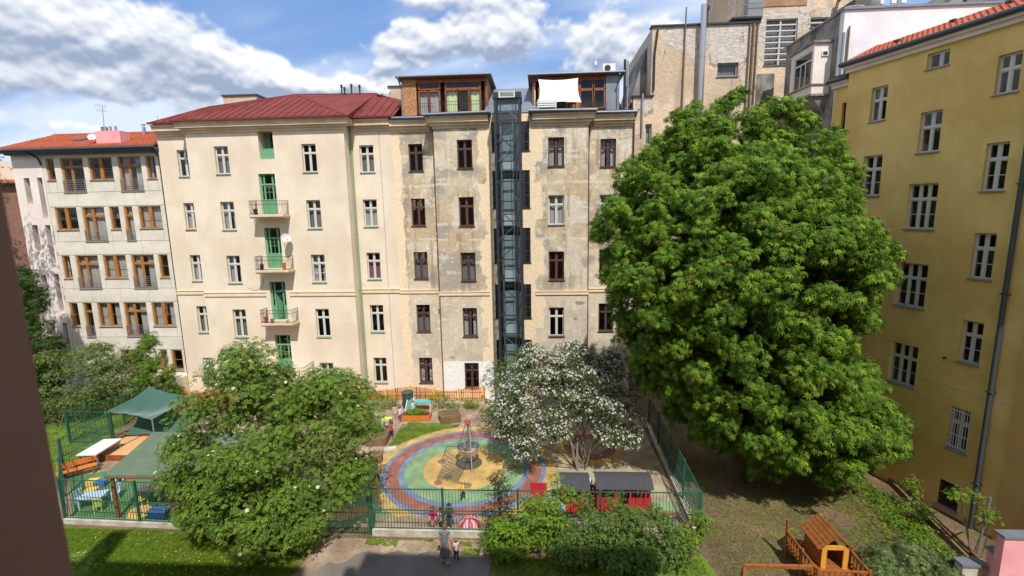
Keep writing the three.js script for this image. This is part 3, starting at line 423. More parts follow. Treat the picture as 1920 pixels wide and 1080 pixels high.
// ---------------------------------------------------------------- rooftop flats
function roofFlat(label, x0, x1, y0, y1, z, lights, solids, side) {
  const b = thing('rooftop_flat', label, 'rooftop flat', [0, 0, 0], 0, 'rooftop flats above the stained house');
  const gs = [bx(x0, x1, y1 - 0.3, y1, z - 0.12, z)];
  gs.push(bx(x0, x0 + 0.12, y0, y1 - 0.3, z - 0.12, z), bx(x1 - 0.12, x1, y0, y1 - 0.3, z - 0.12, z));
  const fr = group('glazed_front', b); let px = null;
  for (const [a, c, d, e, cur] of lights) { gs.push(bx(a - 0.1, a, d - 0.06, e + 0.06, z - 0.1, z + 0.01), bx(c, c + 0.1, d - 0.06, e + 0.06, z - 0.1, z + 0.01), bx(a, c, e, e + 0.1, z - 0.1, z + 0.015), bx(a, c, d - 0.08, d, z - 0.1, z + 0.012)); const p = new THREE.PlaneGeometry(c - a, e - d); p.translate((a + c) / 2, (d + e) / 2, z - 0.05); mesh('pane', p, M.glass, fr); if (cur) mesh('curtain', curtainGeo(a, c, d, e, z - 0.2, 18, 0.02), cur, fr); }
  mesh('frame', gs, M.timberRed, fr);
  for (const [a, c, m, n] of solids) mesh(n, bx(a, c, y0, y1 - 0.02, z - 0.14, z + 0.03), m, b);
  mesh('side_wall', [bx(x0, x0 + 0.2, y0, y1, -38.5, z - 0.14), bx(x1 - 0.2, x1, y0, y1, -38.5, z - 0.14)], side, b);
  mesh('interior', bx(x0 + 0.2, x1 - 0.2, y0, y1, -38.5, -36.2), M.interior, b);
  const rf = mesh('roof', [bx(x0 - 0.3, x1 + 0.3, y1, y1 + 0.12, -38.8, z + 0.34)], M.darkZinc, b); mesh('gutter', bar(V(x0 - 0.3, y1 + 0.05, z + 0.38), V(x1 + 0.3, y1 + 0.05, z + 0.38), 0.07, 8), M.zinc, rf);
  mesh('soffit', bx(x0 - 0.25, x1 + 0.25, y1 - 0.06, y1 - 0.003, z + 0.035, z + 0.3), M.timberRed, rf);
  return b;
}
const chips = mapped(tex(256, (u, v) => { const s = 26, cx = Math.floor(u * s), cy = Math.floor(v * s), h = hash3(cx, cy, 2), n = pfbm(u, v, 60, 2, 4); return mix3(c255(150, 92, 52), c255(232, 190, 140), clamp(h * 0.9 + (n - 0.5) * 0.9)); }), 0.95, { bumpMap: grainTex, bumpScale: 0.03 });
{
  const f = roofFlat('left rooftop flat with wide timber glazing, green curtains and a chip stone corner', -9.3, -3.45, 20.0, 22.5, -34.2,
    [[-8.1, -7.55, 20.2, 21.6, M.curtain], [-7.4, -6.77, 20.2, 21.6, M.curtain], [-6.25, -5.5, 20.12, 21.65, M.curtainGreen], [-5.38, -4.76, 20.12, 21.65, null], [-4.6, -3.98, 20.12, 21.65, M.curtainGreen], [-8.1, -6.75, 21.82, 22.15, null], [-6.25, -3.98, 21.82, 22.15, null]],
    [[-9.3, -8.32, chips, 'stone_corner']], M.timberRed);
  railing(f, [[-8.2, -33.62], [-7.0, -33.62]], 20.0, 0.75, 0.14); railing(f, [[-6.6, -33.2], [-3.3, -33.2]], 19.98, 0.75, 0.14);
  pipe(f, [V(-9.35, 22.4, -33.5), V(-9.32, 21.9, -34.1), V(-9.32, 20, -34.1)], 0.05, M.zinc);
  const g = roofFlat('right rooftop flat with timber windows behind the white shade sail', -0.4, 5.4, 20.0, 22.35, -34.2,
    [[0.1, 0.9, 20.1, 21.6, null], [1.1, 1.9, 20.1, 21.6, null], [2.85, 3.6, 20.3, 21.35, null], [3.75, 4.36, 20.3, 21.35, null], [2.85, 3.6, 21.52, 22.02, null], [3.75, 4.36, 21.52, 22.02, null]],
    [[4.5, 5.4, M.zinc, 'zinc_panel'], [2.1, 2.72, M.timber, 'timber_post']], M.cream);
  railing(g, [[3.3, -33.55], [4.5, -33.55]], 19.98, 0.5, 0.12); pipe(g, [V(5.3, 22.2, -33.5), V(5.25, 21.7, -34.1), V(5.25, 20, -34.1)], 0.05, M.zinc);
}
{ // sail stretched between four corners
  const g = new THREE.PlaneGeometry(1, 1, 24, 16), p = g.attributes.position, c = [V(-0.05, 20.38, -33.0), V(2.78, 20.38, -33.0), V(0.0, 22.02, -33.55), V(2.6, 22.02, -33.55)];
  for (let i = 0; i < p.count; i++) { let u = p.getX(i) + 0.5, v = p.getY(i) + 0.5; const inx = 0.045 * Math.sin(Math.PI * v) * (u < 0.5 ? 1 : -1) * Math.abs(2 * u - 1), iny = 0.06 * Math.sin(Math.PI * u) * (v < 0.5 ? 1 : -1) * Math.abs(2 * v - 1); const q = c[0].clone().lerp(c[1], u + inx).lerp(c[2].clone().lerp(c[3], u + inx), v + iny); p.setXYZ(i, q.x, q.y, q.z - 0.10 * Math.sin(Math.PI * u) * Math.sin(Math.PI * v)); }
  g.computeVertexNormals(); const s = thing('shade_sail', 'bright white rectangular shade sail on the right rooftop terrace', 'shade sail'); const sc = M.whiteCloth.clone(); sc.side = THREE.DoubleSide; mesh('cloth', g, sc, s);
  mesh('cords', [bar(c[0], V(-0.25, 20.0, -33.05), 0.01, 4), bar(c[1], V(2.95, 20.0, -33.05), 0.01, 4), bar(c[2], V(-0.15, 22.3, -33.5), 0.01, 4), bar(c[3], V(2.75, 22.3, -33.5), 0.01, 4)], M.rope, s);
  const bn = thing('slatted_bench', 'white slatted bench under the shade sail on the roof terrace', 'bench', [0.55, 19.98, -33.0]); for (let k = 0; k < 4; k++) mesh('slat', bx(-0.62, 0.62, 0.16 + k * 0.13, 0.25 + k * 0.13, 0.0, 0.03), M.whitePaint, bn); mesh('leg', bx(-0.6, -0.54, 0, 0.6, -0.05, 0), M.whitePaint, bn); mesh('leg', bx(0.54, 0.6, 0, 0.6, -0.05, 0), M.whitePaint, bn);
  const tb = thing('terrace_table', 'low crimson table on the roof terrace under the sail', 'table', [2.1, 19.98, -33.1]); mesh('top', bx(-0.32, 0.32, 0.36, 0.42, -0.25, 0.25), std([0.35, 0.03, 0.06], 0.6), tb); for (const [sx, sz] of [[-1, -1], [1, -1], [-1, 1], [1, 1]]) mesh('leg', bx(sx * 0.28 - 0.02, sx * 0.28 + 0.02, 0, 0.36, sz * 0.2 - 0.02, sz * 0.2 + 0.02), M.iron, tb);
  const ac = thing('air_conditioner', 'white air conditioner box on top of the right rooftop flat', 'air conditioner', [4.72, 22.47, -34.6]); mesh('case', bx(-0.42, 0.42, 0.06, 0.62, -0.2, 0.2), M.whitePaint, ac); const fan = new THREE.CylinderGeometry(0.2, 0.2, 0.03, 18); fan.rotateX(Math.PI / 2); fan.translate(-0.1, 0.33, 0.21); mesh('fan_grille', fan, M.iron, ac); mesh('foot', bx(-0.35, -0.27, 0, 0.06, -0.2, 0.2), M.galv, ac); mesh('foot', bx(0.27, 0.35, 0, 0.06, -0.2, 0.2), M.galv, ac);
  const fl = thing('steel_flue', 'slender twin steel flue beside the right rooftop flat', 'flue pipe', [5.95, 20.0, -35.5]); mesh('pipe', bar(V(0, -0.1, 0), V(0, 3.6, 0), 0.09, 10), M.iron, fl); mesh('pipe', bar(V(0.2, -0.1, 0.05), V(0.2, 3.5, 0.05), 0.07, 10), M.stainless, fl);
  const an = thing('roof_aerial', 'short white aerial on the right rooftop flat roof', 'aerial', [3.9, 22.47, -35]); mesh('mast', bar(V(0, 0, 0), V(0, 0.9, 0), 0.02, 6), M.galv, an); mesh('head', bx(-0.07, 0.07, 0.7, 0.95, -0.05, 0.05), M.whitePaint, an);
}

// ---------------------------------------------------------------- concrete panel house on the left
function tiledRoof(parent, origin, along, up, nA, nU, ta, tu, m) { // waves of pantiles, each course stepped
  const n = V().crossVectors(along, up).normalize(); if (n.y < 0) n.negate(); const pos = [], S = 5;
  const P = (a, u, h) => origin.clone().addScaledVector(along, a).addScaledVector(up, u).addScaledVector(n, h);
  for (let j = 0; j < nU; j++) for (let i = 0; i < nA; i++) { const jt = (hash3(i, j, 8) - 0.5) * 0.012; for (let s = 0; s < S; s++) { const a0 = (i + s / S) * ta, a1 = (i + (s + 1) / S) * ta, w = (q) => 0.035 * Math.sin(q * 2 * Math.PI) + 0.01; const h0 = w(s / S) + jt, h1 = w((s + 1) / S) + jt, u0 = j * tu, u1 = (j + 1) * tu + 0.03;
    const A = P(a0, u0, h0 + 0.04), B = P(a1, u0, h1 + 0.04), C = P(a1, u1, h1), D = P(a0, u1, h0), A2 = P(a0, u0, h0), B2 = P(a1, u0, h1); for (const q of [A, B, C, A, C, D, A2, B2, B, A2, B, A]) pos.push(q.x, q.y, q.z); } }
  const g = new THREE.BufferGeometry(); g.setAttribute('position', new THREE.Float32BufferAttribute(pos, 3)); g.setAttribute('uv', new THREE.Float32BufferAttribute(new Float32Array(pos.length / 3 * 2), 2)); g.computeVertexNormals(); const o = mesh('tiles', g, m, parent); o.userData.kind = 'stuff'; return o;
}
{
  const b = thing('concrete_house', 'pale concrete panel house with orange timber windows and tiled roof', 'house'), z = -34.3;
  const T = 'f', rows = [
    [17.88, [[-36.02, -35.4, 16.3, 0], [-34.86, -33.17, 15.42, 1], [-32.72, -30.94, 16.26, 2], [-30.45, -28.74, 15.42, 1], [-28.34, -27.65, 16.27, 0]]],
    [14.32, [[-35.92, -34.23, 12.68, 2], [-33.79, -32.07, 11.81, 1], [-31.67, -30.93, 12.67, 0], [-30.55, -29.89, 11.83, 1], [-29.43, -27.70, 12.7, 2]]],
    [10.75, [[-36.01, -35.37, 9.03, 0], [-34.9, -33.15, 8.24, 1], [-32.74, -30.95, 9.03, 2], [-30.52, -28.75, 8.24, 1], [-28.39, -27.67, 9.03, 0]]],
    [7.13, [[-36.05, -35.37, 5.29, 0], [-34.92, -34.25, 4.46, 1], [-33.8, -31.99, 5.29, 2], [-31.66, -29.88, 4.5, 1], [-29.45, -27.68, 5.3, 2]]],
    [3.41, [[-29.26, -28.73, 1.66, 0], [-28.4, -27.53, 1.8, 0], [-32.5, -31.0, 1.7, 2]]]];
  const holes = []; for (const [t, ws] of rows) for (const [a, c, y] of ws) holes.push([a, c, y, t]);
  const slits = [[-37.9, -37.45, 14.62, 16.52], [-36.85, -36.45, 13.5, 16.53], [-37.9, -37.45, 11.17, 13.09], [-36.85, -36.45, 10.15, 13.07], [-37.9, -37.45, 7.49, 9.34], [-36.85, -36.45, 6.4, 9.4], [-37.9, -37.45, 3.7, 5.6], [-36.85, -36.45, 2.8, 5.6]];
  mesh('wall', wallWithHoles(-36.3, -27.07, 0, 18.2, holes, z, 0.4), M.concrete, b);
  mesh('stair_wall', [wallWithHoles(-38.6, -36.3, 0, 18.2, slits, z + 0.05, 0.6)], M.whiteBay, b);
  mesh('side_wall', bx(-38.6, -38.2, 0, 18.2, -42, z - 0.55), M.whiteBay, b);
  mesh('interior', [bx(-38.2, -27.1, 0, 18.2, -37, -36.6), bx(-27.45, -27.07, 0, 18.2, -36.6, z - 0.4)], M.interior, b); mesh('back_wall', bx(-38.6, -27.07, 0, 18.2, -42.2, -42), M.concrete, b);
  for (const s of slits) { const w = group('slit_window', b), g = new THREE.PlaneGeometry(s[1] - s[0], s[3] - s[2]); g.translate((s[0] + s[1]) / 2, (s[2] + s[3]) / 2, z - 0.4); mesh('pane', g, M.darkGlass, w); mesh('frame', [bx(s[0], s[0] + 0.05, s[2], s[3], z - 0.42, z - 0.36), bx(s[0] + 0.05, s[1], s[2], s[2] + 0.05, z - 0.42, z - 0.36)], M.timber, w); }
  // cladding panels between the openings, 2 cm joints
  const pg = (a, c, d, e) => { if (c - a > 0.06 && e - d > 0.06) mesh('panel', bx(a + 0.012, c - 0.012, d + 0.012, e - 0.012, z, z + 0.035), M.concrete, b); };
  const grid = [-36.28, -34.0, -31.75, -29.5, -27.09];
  rows.forEach(([t, ws], r) => {
    const w = [...ws].sort((p, q) => p[0] - q[0]), lowest = Math.min(...w.map((q) => q[2])), next = r < 4 ? rows[r + 1][0] + 0.06 : 0.05;
    let x = -36.28; for (const [a, c, y] of w) { pg(x, a - 0.03, lowest, t); if (y > lowest + 0.1) pg(a - 0.03, c + 0.03, lowest, y - 0.1); x = c + 0.03; } pg(x, -27.09, lowest, t);
    for (let i = 0; i < 4; i++) { pg(grid[i], grid[i + 1], next, lowest - 0.02); }
  });
  rows.forEach(([t, ws], r) => ws.forEach(([a, c, y, k]) => {
    const wide = c - a > 1.2, cols = wide ? [0, k === 2 ? 0.5 : 0.42, 1] : [0, 1];
    const w = win(b, [a, c, y, t], z + 0.03, { frame: M.timber, cols, rows: k === 1 ? [0, 0.74, 1] : [0, 1], thinRows: k !== 1 ? [0.5] : [], sill: M.sillGrey, depth: 0.13, fw: 0.08, curtain: hash3(r, Math.round(-a * 3), 1) > 0.45 ? (hash3(r, Math.round(-a * 3), 2) > 0.5 ? 'pair' : M.curtain) : null });
    mesh('side_panel', bx(a, a + 0.14, y, t, z - 0.18, z - 0.05), M.timber, w); if (k === 2) mesh('side_panel', bx((a + c) / 2 - 0.13, (a + c) / 2 + 0.13, y, t, z - 0.17, z - 0.04), M.timber, w);
    if (k === 1) { const g = group('railing', b); for (let q = 0; q < 6; q++) mesh('rail', beam(V(a + 0.01, y + 0.1 + q * 0.155, z + 0.05), V(c - 0.01, y + 0.1 + q * 0.155, z + 0.05), 0.02, 0.028), M.galv, g); mesh('upright', [beam(V(a + 0.02, y, z + 0.07), V(a + 0.02, y + 0.9, z + 0.07), 0.025, 0.03), beam(V(c - 0.02, y, z + 0.07), V(c - 0.02, y + 0.9, z + 0.07), 0.025, 0.03), beam(V((a + c) / 2, y, z + 0.07), V((a + c) / 2, y + 0.9, z + 0.07), 0.025, 0.03)], M.galv, g); }
  }));
  // roof
  const rf = group('roof', b), o = V(-39, 18.5, -33.55), al = V(1, 0, 0), up = V(0, 1.62, -4.6).normalize();
  tiledRoof(rf, o, al, up, 54, 15, 0.222, 0.325, M.tile);
  mesh('ridge', bar(V(-39, 20.15, -38.15), V(-27.0, 20.15, -38.15), 0.1, 8), M.tile, rf); mesh('back_slope', tri([[-39, 20.1, -38.15], [-27, 20.1, -38.15], [-27, 18.4, -42.6], [-39, 18.4, -42.6]]), M.tile, rf);
  mesh('deck', tri([[-39, 18.4, -33.6], [-27, 18.4, -33.6], [-27, 20.05, -38.15], [-39, 20.05, -38.15]]), M.darkZinc, rf);
  mesh('eave', [bx(-39, -27.0, 18.22, 18.44, -34.3, -33.62), bx(-38.6, -27.07, 18.1, 18.22, -34.28, -33.8)], M.darkZinc, rf); mesh('gutter', bar(V(-39.05, 18.42, -33.52), V(-27, 18.42, -33.52), 0.09, 9), M.darkZinc, rf);
  pipe(b, [V(-36.6, 18.3, -33.55), V(-36.4, 17.9, -34.15), V(-36.3, 17.4, -34.2)], 0.06, M.iron); pipe(b, [V(-27.2, 18.3, -33.55), V(-27.15, 17.8, -34.1), V(-27.15, 0.1, -34.15)], 0.06, M.iron);
  for (const [x, y, zz] of [[-34.6, 19.35, -35.9], [-31.9, 19.4, -36]]) { const s = group('skylight', rf, [x, y, zz]), f = new THREE.BoxGeometry(0.8, 0.12, 0.8); f.rotateX(0.34); mesh('frame', f, M.darkZinc, s); const p = new THREE.BoxGeometry(0.64, 0.04, 0.62); p.rotateX(0.34); p.translate(0, 0.07, 0); mesh('pane', p, M.darkGlass, s); }
  { const s = group('solar_panel', rf, [-27.9, 19.5, -36.3]), f = new THREE.BoxGeometry(1.3, 0.08, 1.5); f.rotateX(0.34); mesh('panel_glass', f, M.darkGlass, s); }
  const ch = group('pink_chimney', rf); mesh('stack', bx(-32.0, -30.15, 18.5, 19.72, -35.3, -34.45), M.pinkWall, ch); for (const x of [-31.6, -31.2, -30.8]) mesh('flue', bar(V(x, 19.72, -34.9), V(x, 20.1, -34.9), 0.09, 9), M.galv, ch); mesh('brick_stub', bx(-31.98, -31.7, 19.72, 20.1, -35.25, -34.95), M.brick, ch);
  mesh('porch', [bx(-29.6, -27.1, 0, 1.5, z + 0.05, -32.4), bx(-28.2, -26.6, 1.0, 1.12, -32.5, -31.6)], M.cream, b);
}
{ const a = thing('tv_aerial', 'branched television aerial on the pink chimney', 'aerial', [-31.85, 20.05, -35.1]); mesh('mast', bar(V(0, 0, 0), V(0.1, 1.5, 0), 0.022, 6), M.galv, a); for (const [y, l] of [[1.55, 0.9], [1.2, 0.7]]) { mesh('boom', bar(V(-l / 2, y + 0.08, 0), V(l / 2, y - 0.08, 0), 0.014, 5), M.galv, a); for (let k = 0; k < 6; k++) mesh('element', bar(V(-l / 2 + k * l / 5, y - 0.12, 0), V(-l / 2 + k * l / 5, y + 0.18, 0), 0.009, 4), M.galv, a); } dish('satellite_dish', [-32.3, 19.3, -34.5], 0.28, 0.4, 'small white satellite dish beside the pink chimney', [[[0, 0, -0.05], [0.35, -0.1, -0.2]]]);
  const c = thing('tv_aerial', 'thin straight aerial on the tiled roof right of the pink chimney', 'aerial', [-28.6, 19.3, -36.4]); mesh('mast', bar(V(0, -0.2, 0), V(-0.1, 1.7, 0), 0.02, 5), M.galv, c); mesh('element', bar(V(-0.35, 1.4, 0), V(0.2, 1.5, 0), 0.012, 4), M.galv, c);
  const st = thing('steel_flue', 'steel flue stub on the tiled roof behind the pink chimney', 'flue pipe', [-30.7, 19.6, -37.4]); mesh('pipe', bar(V(0, -0.3, 0), V(0, 0.85, 0), 0.12, 10), M.stainless, st); mesh('cowl', bar(V(0, 0.95, 0), V(0, 1.05, 0), 0.15, 10), M.stainless, st); }
{ // brick house at the far left, in the shade of its tree
  const b = thing('brick_house', 'red brick house partly hidden behind the window jamb at the far left', 'house'); mesh('wall', bx(-52, -38.9, 0, 16.2, -40, -35.2), M.brick, b); mesh('roof', tri([[-52, 16.2, -34.9], [-38.7, 16.2, -34.9], [-38.7, 17.6, -38], [-52, 17.6, -38]], [[-52, 17.6, -38], [-38.7, 17.6, -38], [-38.7, 16, -41], [-52, 16, -41]]), M.tile, b); mesh('gutter', bar(V(-52, 16.2, -34.85), V(-38.7, 16.2, -34.85), 0.09, 8), M.iron, b); mesh('dormer', bx(-41.5, -39.6, 16.5, 17.9, -37, -35.7), M.cream, b);
}
// ---------------------------------------------------------------- raw rendered blocks behind the chestnut
const rawWall = (() => { const t = tex(1024, (u, v) => {
  const x = u * 12 + 6, y = v * 12 + 15, n1 = fbm(x * 0.5, y * 0.5, 2, 5), n2 = fbm(x * 1.2, y * 1.2, 5, 5), st = fbm(x * 2.4, y * 0.2, 3, 4), f = fbm(x * 12, y * 12, 7, 2);
  let c = mix3(c255(224, 200, 170), c255(198, 176, 148), sst(0.35, 0.65, n1)); c = mix3(c, c255(160, 148, 132), sst(0.54, 0.72, st) * 0.55); c = mix3(c, c255(176, 170, 160), sst(0.56, 0.7, n2) * 0.5);
  const bare = Math.max(sst(0.2, 0.5, (y - 24.1) + (n2 - 0.5) * 5 + (x > 10.9 ? 0.2 : x > 8.6 ? 0.4 : -1.6)), (1 - sst(0.6, 1.1, ((x - 13) / 1.5) ** 2 + ((y - 23.6) / 0.75) ** 2 + (n2 - 0.5) * 2.4)), (1 - sst(0.6, 1.1, ((x - 14.6) / 0.7) ** 2 + ((y - 22) / 4) ** 2 + (n2 - 0.5) * 3)) * 0.8, (1 - sst(0.6, 1.1, ((x - 7.4) / 0.7) ** 2 + ((y - 20.5) / 0.8) ** 2 + (n2 - 0.5) * 2.4)));
  const r = Math.floor(y / 0.085), bu = x / 0.28 + (r % 2) * 0.5, fu = bu - Math.floor(bu), fv = y / 0.085 - r, h = hash3(Math.floor(bu), r, 4), br = fu < 0.07 || fv < 0.2 ? c255(188, 182, 174) : mix3(c255(186, 172, 158), c255(220, 212, 202), h);
  c = mix3(c, br, bare); const edge = bare > 0.2 && bare < 0.6 ? 0.75 : 1; const k = (0.92 + f * 0.16) * edge; return [c[0] * k, c[1] * k, c[2] * k];
}, 1 / 12, 1 / 12); t.offset.set(-0.5, -1.25); return mapped(t, 0.95, { bumpMap: bumpTex, bumpScale: 0.02 }); })();
{
  const b = thing('raw_block', 'bare rendered block with peeling plaster patches and a tall steel flue', 'building'), z = -36;
  mesh('wall', [wallWithHoles(7.85, 15.0, 0, 25.75, [[12.32, 13.75, 22.4, 23.3]], z, 0.4), bx(7.85, 8.2, 0, 25.75, -46, z - 0.4), bx(8.2, 14.6, 0, 25.7, -46, -40)], rawWall, b);
  mesh('wall', wallWithHoles(6.55, 7.85, 0, 21.1, [[7.4, 7.85, 17.9, 19.3]], z + 0.6, 0.4), rawWall, b);
  win(b, [7.4, 7.85, 17.9, 19.3], z + 0.6, { cols: [0, 1], rows: [0, 1] });
  mesh('wall', bx(6.55, 7.9, 0, 20.9, -45, z + 0.2), M.sootWall, b);
  mesh('coping', [bx(7.75, 15.05, 25.75, 25.87, z - 0.5, z + 0.12), bx(6.45, 7.95, 21.1, 21.2, z + 0.1, z + 0.72)], M.iron, b);
  win(b, [12.32, 13.75, 22.4, 23.3], z, { frame: M.sillGrey, cols: [0, 1], rows: [0, 1], fw: 0.09, glass: M.glass, curtain: M.curtainGrey });
  mesh('interior', bx(8.3, 14.6, 20, 25, -37.6, -37.2), M.interior, b);
  mesh('lean_to', tri([[6.7, 21.2, -37.5], [7.85, 25.0, -37.5], [7.85, 20.2, -37.5]], [[6.7, 21.2, -37.5], [6.7, 21.2, -44], [7.85, 25.0, -44], [7.85, 25.0, -37.5]]), M.sootWall, b);
  for (const [x, r] of [[14.35, 0.05], [14.6, 0.07], [14.85, 0.05]]) pipe(b, [V(x, 25.7, z + 0.12), V(x - 0.05, 12, z + 0.12)], r, M.rust);
  pipe(b, [V(10.05, 26.9, z + 0.12), V(10.0, 20, z + 0.12), V(9.95, 14, z + 0.12)], 0.05, M.rust, 'vent_pipe');
  pipe(b, [V(8.2, 25.6, z + 0.1), V(8.02, 24, z + 0.1), V(8.02, 21.6, z + 0.1)], 0.07, M.iron);
  pipe(b, [V(7.15, 21.3, z + 0.75), V(7.15, 18.6, z + 0.75)], 0.06, M.galv, 'flue');
}
{ const f = thing('steel_chimney', 'tall shiny steel chimney pipe running up the peeling block', 'chimney', [11.2, 0, -35.55]); mesh('pipe', bar(V(0, 6, 0), V(-0.08, 26.9, 0), 0.2, 16), M.stainless, f); mesh('collar', [bar(V(0, 12, 0), V(0, 12.08, 0), 0.22, 16), bar(V(-0.03, 18, 0), V(-0.03, 18.08, 0), 0.22, 16), bar(V(-0.06, 23.6, 0), V(-0.06, 23.68, 0), 0.22, 16)], M.galv, f); for (const y of [10, 15, 20, 24.5]) mesh('bracket', bx(-0.25, 0.25, y, y + 0.06, -0.45, -0.15), M.galv, f);
  const v = thing('flue_pipe', 'black roof vent with a cowl above the peeling block', 'flue pipe', [11.7, 25.8, -36.6]); mesh('pipe', bar(V(0, -0.1, 0), V(0, 1.2, 0), 0.07, 8), M.iron, v); mesh('cowl', bar(V(0, 1.15, 0), V(0, 1.4, 0), 0.13, 8), M.iron, v); }
{ // taller block with the grid window
  const b = thing('tall_block', 'tall rendered block with a large white gridded stair window', 'building'), z = -37.2;
  const W1 = [15.95, 18.1, 23.35, 26.4], W2 = [18.95, 20.2, 25.75, 26.4];
  mesh('wall', [wallWithHoles(14.9, 22.5, 0, 32, [W1, W2], z, 0.4), bx(14.9, 15.25, 0, 32, -47, z - 0.4), bx(15.25, 22.5, 0, 32, -47, -46.6)], rawWall, b);
  mesh('interior', bx(15.3, 22.4, 18, 32, -38.6, -38.3), M.interior, b);
  win(b, W1, z, { cols: [0, 0.48, 1], rows: [0, 1 / 8, 2 / 8, 3 / 8, 4 / 8, 5 / 8, 6 / 8, 7 / 8, 1], fw: 0.03, depth: 0.12, curtain: M.curtainGrey, sill: M.sillGrey }); win(b, W2, z, { cols: [0, 1], rows: [0, 0.5, 1], fw: 0.03, depth: 0.12, sill: M.sillGrey });
  mesh('brown_band', bx(14.88, 18.6, 27.2, 29.6, z, z + 0.05), plaster(c255(180, 142, 108), c255(160, 122, 92), 0.3, 91), b);
  mesh('lower_block', [bx(14.95, 16.4, 0, 22.6, -37.15, -36.4)], M.sootWall, b);
  const g = group('gallery', b); mesh('deck', [bx(13.4, 15.4, 26.3, 26.42, -38.6, -36.6), tri([[13.4, 26.3, -36.6], [15.4, 26.3, -36.6], [15.4, 25.8, -37.2]])], M.iron, g); railing(g, [[14.0, -38.6], [13.4, -37.6], [14.2, -36.65], [15.6, -36.65]], 26.42, 1.1, 0.16, M.galv); mesh('cabinet', bx(14.5, 15.5, 26.45, 27.9, -37.4, -36.8), M.sillGrey, g);
  mesh('elbow_vent', [bar(V(20.4, 26.4, z + 0.2), V(20.5, 27.3, z + 0.35), 0.1, 8), bar(V(20.5, 27.3, z + 0.35), V(20.75, 27.5, z + 0.5), 0.13, 8)], M.rust, b);
}
// ---------------------------------------------------------------- annex with white fire wall and oriel
{
  const b = thing('annex', 'annex with a bright white fire wall and a grey plaster oriel', 'building');
  mesh('fire_wall', bx(16.3, 30, 0, 23.75, -29.0, -28.6), M.white, b);
  mesh('court_wall', bx(16.25, 16.7, 0, 23.7, -34.6, -29.0), M.sootWall, b);
  mesh('back_wall', bx(16.7, 30, 0, 23.7, -35, -34.6), M.sootWall, b);
  mesh('roof', bx(16.4, 30, 23.55, 23.72, -34.9, -29.0), M.darkZinc, b); mesh('coping', [bx(16.2, 30, 23.75, 23.87, -29.15, -28.5), bx(16.18, 16.8, 23.7, 23.8, -34.8, -29.15)], M.zinc, b);
  const o = group('oriel', b);
  mesh('wall', [bx(15.3, 15.42, 19.6, 22.4, -29.6, -29.42), bx(15.3, 15.42, 19.6, 20.2, -31.5, -29.6), bx(15.3, 15.42, 22.1, 22.4, -31.5, -29.6), bx(15.3, 15.42, 19.6, 22.4, -31.9, -31.5), bx(15.42, 16.25, 19.6, 22.4, -29.6, -29.42), bx(15.42, 16.25, 19.6, 22.4, -31.9, -31.75)], M.whiteBay, o);
  mesh('corbel', [tri([[15.3, 19.6, -29.42], [16.25, 19.6, -29.42], [16.25, 18.7, -29.7]], [[15.3, 19.6, -29.42], [16.25, 18.7, -29.7], [16.25, 18.7, -31.6], [15.3, 19.6, -31.9]], [[15.3, 19.6, -31.9], [16.25, 18.7, -31.6], [16.25, 19.6, -31.9]]), bx(15.22, 16.25, 19.6, 19.72, -31.98, -29.34), bx(15.22, 16.25, 20.18, 20.26, -31.98, -29.36)], M.sootWall, o);
  mesh('cap', bx(15.2, 16.25, 22.4, 22.52, -32, -29.3), M.sootWall, o);
  const wf = group('oriel_window', o, [15.3, 0, -30.55], -Math.PI / 2);
  mesh('frame', [bx(-0.95, -0.87, 20.26, 22.1, -0.1, -0.03), bx(0.87, 0.95, 20.26, 22.1, -0.1, -0.03), bx(-0.87, 0.87, 21.55, 21.65, -0.1, -0.02), bx(-0.87, 0.87, 20.26, 20.34, -0.1, -0.03), bx(-0.87, 0.87, 22.02, 22.1, -0.1, -0.03), bx(-0.3, -0.22, 20.34, 21.55, -0.1, -0.03), bx(0.22, 0.3, 20.34, 21.55, -0.1, -0.03)], M.window, wf);
  for (const [a, c, d, e] of [[-0.87, 0.87, 21.65, 22.02], [-0.87, -0.3, 20.34, 21.55], [-0.22, 0.22, 20.34, 21.55], [0.3, 0.87, 20.34, 21.55]]) { const p = new THREE.PlaneGeometry(c - a, e - d); p.translate((a + c) / 2, (d + e) / 2, -0.07); mesh('pane', p, M.darkGlass, wf); }
  mesh('vent_frame', [bx(15.7, 16.05, 21.7, 21.98, -29.42, -29.36)], M.whitePaint, o); mesh('vent', bx(15.76, 15.99, 21.76, 21.92, -29.36, -29.34), M.iron, o);
  pipe(b, [V(16.3, 22.6, -28.52), V(16.25, 10, -28.52)], 0.07, M.sillGrey); pipe(b, [V(16.55, 22.9, -28.5), V(16.5, 10, -28.5)], 0.05, M.rust);
  const rt = group('roof_hut', b); mesh('wall', bx(18.2, 19.6, 23.72, 25.2, -33, -31), M.sootWall, rt); mesh('wall', tri([[22.3, 23.7, -31], [27, 23.7, -31], [27, 27, -31], [24.5, 26, -31]], [[22.3, 23.7, -31], [24.5, 26, -31], [24.5, 26, -36], [22.3, 23.7, -36]]), M.sootWall, rt);
  mesh('guard_rail', [tube([V(16.7, 23.8, -29.2), V(16.8, 24.2, -29.6), V(17.9, 24.3, -29.7), V(18.1, 23.8, -29.4)], 0.03, 14, 5)], M.galv, b);
}
